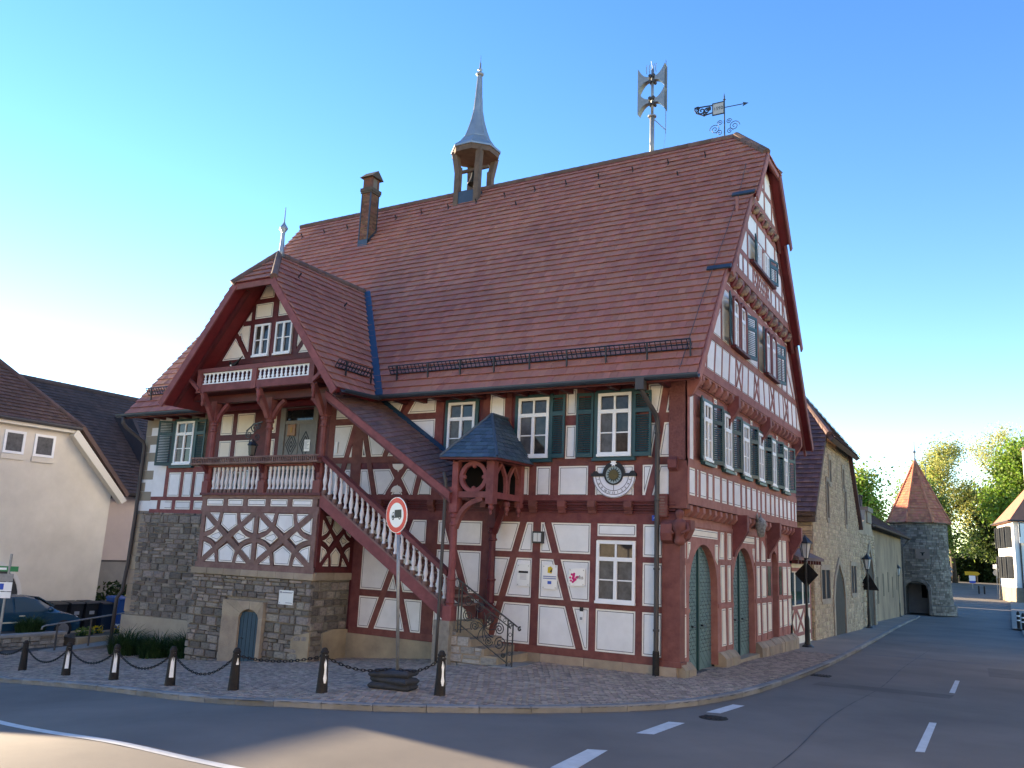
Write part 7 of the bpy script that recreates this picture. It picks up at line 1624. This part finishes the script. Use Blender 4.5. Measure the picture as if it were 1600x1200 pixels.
for x in (-1.28, 1.25):
    for s in (-1, 1):
        mb = MB(); prof = [(.12, -.09), (.30, -.10), (.32, -.06), (.32, .06), (.30, .10), (.12, .09)]; mb.lathe(prof, n=20); mb.v = [(v[0], v[2], v[1]) for v in mb.v]; wh = mb.build('tyre', TYRE, car); wh.location = (x, s*.78, .32)
        mb = MB(); mb.lathe([(0, -.095), (.2, -.10), (.2, .10), (0, .095)], n=14); mb.v = [(v[0], v[2], v[1]) for v in mb.v]; rm = mb.build('rim', GALV, car); rm.location = (x, s*.785, .32)
# ================================================================ bins
def bin_(x, y, w_, d_, hh, mb_, ml, label, marks=True):
    o = thing('wheelie_bin', label, 'bin', (x, y, -1.0), math.pi/2+uni(-.08, .08), 'bins by the cream house')
    mb = MB(); t = .86; mb.mesh([(-w_/2*t, -d_/2*t, .06), (w_/2*t, -d_/2*t, .06), (w_/2*t, d_/2*t, .06), (-w_/2*t, d_/2*t, .06), (-w_/2, -d_/2, hh), (w_/2, -d_/2, hh), (w_/2, d_/2, hh), (-w_/2, d_/2, hh)], [(3, 2, 1, 0)]+[(i, (i+1) % 4, (i+1) % 4+4, i+4) for i in range(4)]+[(4, 5, 6, 7)]); mb.build('body', mb_, o)
    mb = MB(); mb.mesh([(-w_/2-.02, -d_/2-.04, hh), (w_/2+.02, -d_/2-.04, hh), (w_/2+.02, d_/2+.04, hh), (-w_/2-.02, d_/2+.04, hh), (-w_/2-.01, -d_/2, hh+.05), (w_/2+.01, -d_/2, hh+.05), (w_/2, d_/2, hh+.09), (-w_/2, d_/2, hh+.09)], [(0, 1, 5, 4), (1, 2, 6, 5), (2, 3, 7, 6), (3, 0, 4, 7), (4, 5, 6, 7), (3, 2, 1, 0)]); mb.build('lid', ml, o)
    mb = MB(); mb.tube([(-w_/2, d_/2, .1), (w_/2, d_/2, .1)], .1, 10); mb.build('wheel', TYRE, o)
    mb = MB(); mb.tube([(-w_/2+.05, d_/2+.06, hh+.02), (w_/2-.05, d_/2+.06, hh+.02)], .018, 6); mb.build('handle', mb_, o)
    if marks: mb = MB(); mb.bx(-.10, .10, -d_/2-.0, -d_/2+.006, hh*.62, hh*.74); mb.build('label_plate', mat('bin_label', (.30, .31, .33), None), o)
    return o
for i, (y, lb) in enumerate(((.80, 'first small black wheelie bin, next to the car bonnet'), (1.42, 'second small black wheelie bin, between two black ones'), (2.02, 'third small black wheelie bin, beside the dark blue gap'))): bin_(-23.3, y, .52, .6, 1.0, BIN_K, BIN_K, lb)
bin_(-23.1, 2.55, .5, .6, .98, mat('bin_navy', (.008, .02, .04), None, .45), BIN_K, 'very dark blue wheelie bin left of the bright blue one', False); bin_(-22.9, 3.05, .6, .75, 1.16, BIN_B, BIN_B, 'bright blue wheelie bin', False); bin_(-22.6, 3.75, .85, .8, 1.2, BIN_K, BIN_Y, 'large black bin with yellow lid')
# ================================================================ plants
def blades(mb, cx, cy, cz, n, R_, hh, lean=.6, w=.012):
    for i in range(n):
        a = uni(0, 6.283); r = R_*math.sqrt(rnd()); x, y = cx+r*math.cos(a), cy+r*math.sin(a); L = hh*uni(.5, 1.1)*(1.05-.6*(r/R_)**2); a2 = a+uni(-.9, .9); l = lean*L*uni(.3, 1.1)
        dx, dy = math.cos(a2), math.sin(a2); px, py = -dy*w, dx*w; t = .02+.97*rnd()
        p0, p1, p2 = V((x, y, cz)), V((x+dx*l*.3, y+dy*l*.3, cz+L*.7)), V((x+dx*l, y+dy*l, cz+L*.92))
        mb.mesh([p0-V((px, py, 0)), p0+V((px, py, 0)), p1+V((px, py, 0))*.8, p1-V((px, py, 0))*.8, p2], [(0, 1, 2, 3), (3, 2, 4)], 0, t)
for i, (x, y, R_, hh, lb) in enumerate(((-16.9, -.85, .62, .82, 'left dark green clump of ornamental grass at the beige plinth'), (-15.6, -.8, .62, .78, 'middle dark green clump of ornamental grass at the beige plinth'), (-14.4, -.75, .6, .8, 'right dark green clump of ornamental grass beside the stone corner'), (-20.55, -1.7, .5, .55, 'bushy grass tuft in the low stone bed before the car'))):
    z = h(x, y)-.02 if i < 3 else -.62; mb = MB(); blades(mb, 0, 0, 0, 900, R_*.8, hh*1.05, 1.1, .010); o = mb.build('grass_clump', LF_B, None, label=lb, cat='plant', group='ornamental grass clumps', recalc=False); o.location = (x, y, z)
bed = thing('raised_bed', 'low stone edged flower bed along the ramp', 'flower bed', (0, 0, 0)); BW = FR((-19.85, 0, 0), (0, 1, 0), (1, 0, 0))
mb = MB(); mb.bx(-21.2, -19.88, -4.3, -1.0, -1.2, -.62); mb.build('soil', SOIL, bed)
masonry(bed, BW, -1.05, -.66, lambda z: [(-4.3, -1.0)], (.10, .16), (.18, .42), .06, STONE_P, 60, joint=.01); mb = MB(); mb.bx(-20.15, -19.74, -4.35, -.98, -.66, -.58); mb.build('coping', mat('pale_coping', (.30, .29, .275), (.25, .24, .23), .9, 4, bump=.3), bed)
mb = MB(); mb.prism([(-20.6, -.95, -1.2), (-19.3, -.95, -1.2), (-19.3, 3.5, -1.2), (-20.6, 3.5, -1.2)], (0, 0, .45)); mb.build('soil', SOIL, bed)
mb = MB(); mb.bx(-19.35, -19.2, -.95, 3.4, -1.2, -.72); mb.build('edging', SAND_Y, bed)
rp = mb = MB(); mb.prism([(-19.2, -2.2, -1.2), (-19.2, -2.2, -1.0), (-19.2, 4.5, -.62), (-19.2, 4.5, -1.2)], (.78, 0, 0)); mb.build('ramp', GRAVEL, None, kind='structure')
for k in range(9):
    x, y = -20.05+uni(-.25, .35), -.4+k*.42+uni(-.1, .1); mb = MB(); mf = FL_Y if k in (2, 3, 7) else FL_W if k in (4, 8) else LF_M
    for i in range(130 if mf is LF_M else 70):
        a = uni(0, 6.283); r = .2*math.sqrt(rnd()); p = V((r*math.cos(a), r*math.sin(a), uni(.02, .26))); n1 = V((uni(-1, 1), uni(-1, 1), uni(-.2, 1))).normalized()*.035; n2 = n1.cross(V((.3, .5, .7))).normalized()*.03; mb.poly([p-n1, p+n2, p+n1, p-n2], 0, .02+.97*rnd())
    mb2 = MB(); blades(mb2, 0, 0, 0, 60, .16, .2)
    fo = thing('flowering_plant', ('yellow flowering plant' if mf is FL_Y else 'white flowering plant' if mf is FL_W else 'green low plant')+' in the bed behind the railing, '+('nearest the bed corner', 'second from the bed corner', 'third from the bed corner', 'fourth from the bed corner', 'in the middle of the row', 'just past the middle', 'third from the far end', 'second from the far end', 'at the far end')[k], 'plant', (x, y, -.76), 0, ('yellow flowers in the bed' if mf is FL_Y else 'white flowers in the bed' if mf is FL_W else 'green plants in the bed')); mb.build('blooms' if mf is not LF_M else 'leaves', mf, fo, recalc=False); mb2.build('stems', LF_B, fo, kind='stuff', recalc=False)
hrl = thing('ramp_railing', 'slim metal handrail with dark posts along the ramp', 'railing', (0, 0, 0)); RX = -18.75
mb = MB(); mb.tube([(RX, -2.46, -.36), (RX, -2.44, -.28), (RX, -2.35, -.25), (RX, .35, .03), (RX, 1.6, .16)], .025, 8); mb.build('handrail', GALV, hrl, smooth=True)
for y in (-1.97, -.88, .5): mb = MB(); z = -.25+(y+2.35)*.104; mb.tube([(RX, y, -1.05), (RX, y, z)], .028, 8); mb.build('post', PIPE, hrl)
mb = MB(); mb.tube([(-19.4, -2.9, -1.0), (-18.0, -2.2, -1.0), (-17.5, -2.2, -1.0)], .03, 6)
def bush(name, label, c, R_, m, n=900, ls=.05, cat='shrub', group=None):
    o = thing(name, label, cat, c, 0, group); mb = MB()
    for i in range(n):
        d = V((uni(-1, 1), uni(-1, 1), uni(-.1, 1))).normalized()*(rnd()**.35); p = V((d.x*R_[0], d.y*R_[1], d.z*R_[2])); p *= .82+.36*math.sin(p.x*5+1.3)*math.sin(p.y*4.3+p.z*5)
        n1 = V((uni(-1, 1), uni(-1, 1), uni(-1, 1))).normalized()*ls; n2 = n1.cross(V((uni(-1, 1), uni(-1, 1), uni(-1, 1)))).normalized()*ls*.7; mb.poly([p-n1, p+n2, p+n1, p-n2], 0, .02+.97*rnd())
    mb.build('foliage', m, o, recalc=False); mb = MB(); mb.tube([(0, 0, -.3), (0, 0, R_[2]*.6)], .05, 5); mb.build('stem', BARK, o); return o
bush('shrub', 'dark green shrub behind the blue bin', (-25.6, 5.2, -.6), (.9, 1.3, 1.5), LF_D, 2600, .07); bush('shrub', 'dark green shrub left of the drain pipe on the pink house', (-25.8, 3.6, -.6), (.8, .9, 1.2), LF_D, 1800, .07)
bs = thing('bus_stop_sign', 'slim green topped sign post with white notice panels at the left edge', 'sign', (-17.35, -4.5, h(-17.35, -4.5))); zb = h(-17.35, -4.5); BSF = FR((0, 0, 0), V((.72, .69, 0)), V((.69, -.72, 0)))
mb = MB(); mb.tube([(0, 0, 0), (0, 0, 2.85)], .035, 8); mb.build('pole', GALV, bs)
mb = MB(); BSF.rect(mb, -.95, .22, 2.38, 2.52, -.02, .02); mb.build('name_board', GRN_S, bs)
mb = MB(); BSF.rect(mb, -.90, -.06, 2.42, 2.48, .02, .023); mb.build('name_strip', WHT_S, bs)
for z0, z1, m_ in ((2.12, 2.32, GALV), (1.86, 2.10, WHT_S), (1.68, 1.84, WHT_S)): mb = MB(); BSF.rect(mb, -.20, .14, z0, z1, .03, .05); mb.build('notice_panel', m_, bs)
mb = MB(); BSF.rect(mb, -.17, -.06, 1.90, 2.06, .05, .053); mb.build('blue_symbol', BLU_S, bs)
# ================================================================ white house on the right
wh_ = thing('white_house', 'white house with brown hipped roof and dark shutters at the right edge', 'house', (6.95, 88, h(6.95, 88)), math.radians(9.9)); LFc = FR((0, 0, 0), (0, 1, 0), (-1, 0, 0)); FFc = FR((0, 0, 0), (1, 0, 0), (0, -1, 0)); WH = 8.55
mb = MB(); mb.bx(0, 14, 0, 9.2, -1, WH); mb.build('wall', mat('house_white', (.78, .77, .74), (.72, .71, .68), .9, 1.5), wh_); mb = MB(); mb.bx(-.03, 14, -.03, 9.3, -1, 1.5); mb.build('plinth', SAND, wh_)
WT = []; ang_ = math.radians(9.9); ux, uy = V((math.cos(ang_), math.sin(ang_), 0)), V((-math.sin(ang_), math.cos(ang_), 0)); O0 = V(wh_.location)
prof_h = [(-.5, WH-.1), (.5, WH+.6), (4.6, WH+6.6)]
for j in range(2):
    (d0, z0), (d1, z1) = prof_h[j], prof_h[j+1]
    for kind in (0, 1):
        if kind == 0: P0 = O0+ux*d0+uy*(9.2-d0)+V((0, 0, z0)); a_ = -uy; Wd = 9.2-2*d0; b_ = ux*(d1-d0)+V((0, 0, z1-z0))
        else: P0 = O0+ux*d0+uy*d0+V((0, 0, z0)); a_ = ux; Wd = 12; b_ = uy*(d1-d0)+V((0, 0, z1-z0))
        L_ = b_.length; tile_roof(P0, a_, b_, 0, L_, (lambda s, k=(d1-d0), L_=L_: s/L_*k), ((lambda s, k=(d1-d0), L_=L_, Wd=Wd: Wd-s/L_*k) if kind == 0 else (lambda s: 12)), .34, .3, HOUSE_T, pool=WT, th=.05)
rt2 = bpy.data.objects.new('roof_tiling', None); COL.objects.link(rt2); rt2.parent = wh_; rt2.matrix_parent_inverse = (Matrix.Translation(O0) @ Matrix.Rotation(ang_, 4, 'Z')).inverted(); emit_tiles(WT, rt2, 0, 'house_tile')
mb = MB(); dd = prof_h; vs = [(dd[0][0], dd[0][0], dd[0][1]-.05), (14, dd[0][0], dd[0][1]-.05), (14, 9.2-dd[0][0], dd[0][1]-.05), (dd[0][0], 9.2-dd[0][0], dd[0][1]-.05), (4.6, 4.6, WH+6.5), (14, 4.6, WH+6.5)]; mb.mesh(vs, [(0, 1, 5, 4), (2, 3, 4, 5), (3, 0, 4), (3, 2, 1, 0)]); mb.build('roof_deck', HOUSE_T, wh_)
mb = MB(); mb.tube([(-.52, 9.7, WH-.05), (-.52, -.52, WH-.05), (13, -.52, WH-.05)], .09, 7); mb.build('gutter', PIPE, wh_)
SHG = mat('grey_shutter', (.045, .05, .055), (.06, .065, .07), .6, 3)
for z0, z1 in ((2.4, 4.8), (5.7, 8.0)):
    for a in (1.4, 4.0, 6.6):
        mb = MB(); LFc.rect(mb, a, a+.95, z0+.1, z1-.1, -.02, .03); o = mb.build('window', GLASS, wh_, recalc=False)
        for s in (a-.08, a+1.03): mb = MB(); LFc.slab(mb, [(s-.05, z0), (s+.05, z0), (s+.05, z1), (s-.05, z1)], .02, .55); mb.build('shutter', SHG, wh_)
mb = MB(); mb.bx(.45, .6, -.12, -.02, 1.5, WH-.1); mb.build('downpipe', PIPE, wh_)
mb = MB(); mb.bx(2.3, 3.4, 3.5, 4.7, WH+2, 16.6); mb.build('chimney', WHITE, wh_); mb = MB(); mb.bx(2.2, 3.5, 3.4, 4.8, 16.6, 16.9); mb.build('chimney_cap', RIDGE, wh_)
ps = thing('parking_sign', 'white sign board with blue P square hung on the white house', 'sign', (O0+ux*.42-uy*.35+V((0, 0, 6.15))), math.radians(9.9))
mb = MB(); FFc.rect(mb, 0, 2.6, 0, 2.2, -.03, .03); mb.build('board', WHT_S, ps); mb = MB(); FFc.rect(mb, .05, 2.6, 2.08, 2.17, .03, .05); FFc.rect(mb, .05, .14, .65, 2.08, .03, .05); mb.build('frame', BLK, ps)
mb = MB(); FFc.rect(mb, .62, 1.55, .98, 1.88, .03, .05); p_ = mb.build('blue_square', BLU_S, ps); text_on(FFc, 'P', 1.08, 1.43, .055, .95, WHT_S, p_); text_on(FFc, 'A', .98, .42, .035, .72, RED_S, ps)
gwl = thing('garden_wall', 'pale grey garden wall in front of the white house', 'wall', (O0+ux*.8-uy*1.4+V((0, 0, -.3))), math.radians(9.9)); mb = MB(); mb.bx(0, 12, -.15, .15, -1, 2.3); mb.build('wall', GREYR, gwl); mb = MB(); mb.bx(-.05, 12, -.2, .2, 2.3, 2.4); mb.build('coping', KERB, gwl)
# ================================================================ signs and posts down the road
def post_sign(name, label, x, y, parts, hgt, pm=GALV):
    o = thing(name, label, 'sign', (x, y, h(x, y)), 0); mb = MB(); mb.tube([(0, 0, 0), (0, 0, hgt)], .04, 7); mb.build('pole', pm, o); f = FR((0, 0, 0), (1, 0, 0), (0, -1, 0))
    for nm, poly_, m_ in parts: mb = MB(); f.slab(mb, poly_, .04, .06); mb.build(nm, m_, o)
    return o
post_sign('direction_sign', 'yellow arrow sign above a white and blue sign under the trees', 2.0, 112, [('arrow_board', [(-.85, 1.75), (.65, 1.75), (.95, 2.0), (.65, 2.25), (-.85, 2.25)], YEL_S), ('white_board', [(-.38, 1.05), (.38, 1.05), (.38, 1.72), (-.38, 1.72)], WHT_S), ('blue_board', [(-.36, .75), (.36, .75), (.36, 1.05), (-.36, 1.05)], BLU_S)], 2.25)
post_sign('warning_sign', 'grey backed sign pair on a pole right of the tower', .35, 92, [('triangle', [(-.45, 3.0), (.45, 3.0), (0, 3.8)], GALV), ('disc', [(.34*math.cos(t*math.pi/6), 2.6+.34*math.sin(t*math.pi/6)) for t in range(12)], GALV)], 3.8)
post_sign('round_sign', 'grey round sign beside the white house corner', 5.0, 97, [('disc', [(.36*math.cos(t*math.pi/6), 2.9+.36*math.sin(t*math.pi/6)) for t in range(12)], GALV), ('plate', [(-.33, 3.35), (.33, 3.35), (.33, 3.85), (-.33, 3.85)], WHT_S)], 3.9)
WR = [WHT_S, RED_S]
for x, y, hh, lb in ((6.55, 42.5, 1.0, 'dark post with pale bands at the right edge, farther one'), (6.78, 40.5, .95, 'dark post at the right edge, nearer one'), (2.9, 104, 1.0, 'left thin dark bollard on the far pavement'), (3.5, 104, 1.0, 'right thin dark bollard on the far pavement'), (-.2, 127, .9, 'left dark post at the lawn edge'), (2.2, 127, .9, 'right dark post at the lawn edge')):
    o = thing('post', lb, 'bollard', (x, y, h(x, y))); mb = MB(); mb.lathe([(.09, 0), (.085, hh*.9), (.05, hh), (0, hh+.02)], n=10); mb.build('shaft', BOLL, o); mb = MB()
    if y < 50: mb.lathe([(.092, hh*.45), (.092, hh*.52)], n=10); mb.lathe([(.092, hh*.7), (.092, hh*.78)], n=10); mb.build('band', WHT_S, o)
# ================================================================ trees
def tree(label, x, y, z, H_, spread, mats, nleaf, ls=.22, tr=.3, group=None, sparse=.5, crown0=.3, seed=1, levels=3, up=.5):
    R = random.Random(seed); o = thing('tree', label, 'tree', (x, y, z), 0, group); tb = MB(); tips = []
    def br(p, d, L, r, lev):
        n = 5; path = [p]; dd = d.copy()
        for i in range(n):
            dd = (dd+V((R.uniform(-1, 1), R.uniform(-1, 1), R.uniform(-.3, .9)*up))*(.10 if lev == 0 else .22)).normalized(); path.append(path[-1]+dd*L/n)
        tb.tube(path, [r*(1-.7*i/n) for i in range(n+1)], 7 if lev == 0 else 5 if lev < 2 else 3)
        if lev >= levels: tips.extend([(path[2], .6), (path[3], .7), (path[4], .9), (path[5], 1.)]); return
        nb = (9, 6, 4)[lev]
        for k in range(nb):
            t = (crown0+(1-crown0)*(k+R.random())/nb) if lev == 0 else .25+.75*(k+R.random())/nb
            i = min(int(t*n), n-1); q = path[i].lerp(path[i+1], t*n-i); a = R.uniform(0, 6.283)+k*2.4; out = V((math.cos(a), math.sin(a), R.uniform(.05, .8)*up*1.4)).normalized()
            br(q, (out*.8+dd*.35).normalized(), (spread*(1.35-.6*t) if lev == 0 else L*R.uniform(.42, .62)), r*(.45 if lev == 0 else .5)*(1.1-.5*t), lev+1)
    br(V((0, 0, -.3)), V((0, 0, 1)), H_, tr, 0); tb.build('trunk', BARK, o, smooth=True)
    per = max(1, int(nleaf/len(tips))); groups = [MB() for _ in mats]
    for p, wgt in tips:
        if R.random() > wgt: continue
        g = groups[0 if len(mats) == 1 or R.random() < .7 else 1]; cr = R.uniform(.35, .8)*sparse*1.8
        for i in range(per):
            q = p+V((R.gauss(0, 1), R.gauss(0, 1), R.gauss(0, .8)))*cr; n1 = V((R.uniform(-1, 1), R.uniform(-1, 1), R.uniform(-1, 1))).normalized()*ls*R.uniform(.6, 1.2); n2 = n1.cross(V((R.uniform(-1, 1), R.uniform(-1, 1), R.uniform(-1, 1)))).normalized()*ls*.6
            g.poly([q-n1, q+n2, q+n1, q-n2], 0, .02+.97*R.random())
    for g, m in zip(groups, mats):
        if g.v: g.build('crown', m, o, recalc=False)
    return o
TG = 'trees beyond the round tower'
tree('tall slender tree with sparse yellowish spring leaves right of the tower', -.6, 124, 1.3, 17.5, 4.6, [LF_Y, LF_M], 15000, .17, .42, TG, .9, .30, 3, 3, .8)
tree('tallest airy pale tree standing behind the bright green one', 5.2, 142, 1.4, 21.5, 5.5, [LF_Y], 11000, .16, .38, TG, 1.0, .35, 8, 3, .8)
tree('dense bright green tree beside the white house', 8.6, 118, 1., 15.5, 5.2, [LF_G, LF_M], 30000, .26, .4, TG, 1.0, .3, 5, 3, .6)
tree('mid green lower tree close behind the tower', -3.4, 116, 1.0, 11.5, 3.6, [LF_M, LF_G], 16000, .2, .3, TG, .9, .15, 12, 3, .6)
tree('dark green tree between the slender tree and the white house', 6.2, 126, 1.2, 10.5, 3.8, [LF_D, LF_M], 24000, .25, .3, TG, 1.0, .2, 17, 3, .4)
tree('leaning thin trunked tree under the dark crown', 3.2, 132, 1.4, 12, 4.0, [LF_Y, LF_D], 8000, .2, .25, TG, .9, .4, 23, 3, .5)
tree('bright green tree top showing over the low roof, nearer the tower', -7.6, 82, -.3, 10.6, 3.2, [LF_G, LF_Y], 16000, .2, .3, 'trees behind the low roof', .9, .25, 31, 3, .6)
tree('bright green tree top showing over the low roof, nearer the barn', -11.5, 84, -.3, 10.8, 3.2, [LF_G, LF_M], 14000, .2, .3, 'trees behind the low roof', .9, .25, 37, 3, .6)
for i, (x, y, r, hh) in enumerate(((-.5, 131, 3.2, 4.6), (2.6, 133, 3.6, 5.4), (5.2, 131, 3.0, 4.4), (-4.5, 132, 3.5, 5.0))): bush('shrub', ('dark bush behind the slender tree trunk', 'big dark bush behind the yellow arrow sign', 'dark bush next to the white house', 'dark bush half hidden by the tower')[i], (x, y, 1.3), (r, 1.8, hh), LF_D, 5200, .26, 'shrub', 'dark bushes at the lawn edge')
mb = MB(); R = random.Random(5)
for i in range(16000):
    x = R.uniform(-60, 60); y = 165+R.uniform(-6, 6); z = 1.3+R.random()**.8*(5.5+2.5*math.sin(x*.21)+1.5*math.sin(x*.57+1)); p = V((x, y, z)); n1 = V((R.uniform(-1, 1), R.uniform(-1, 1), R.uniform(-1, 1))).normalized()*.5; n2 = n1.cross(V((R.uniform(-1, 1), R.uniform(-1, 1), R.uniform(-1, 1)))).normalized()*.4; mb.poly([p-n1, p+n2, p+n1, p-n2], 0, .02+.97*R.random())
mb.build('distant_wood', LF_M, None, label='hazy band of woodland closing the road', cat='woodland', kind='stuff', recalc=False)
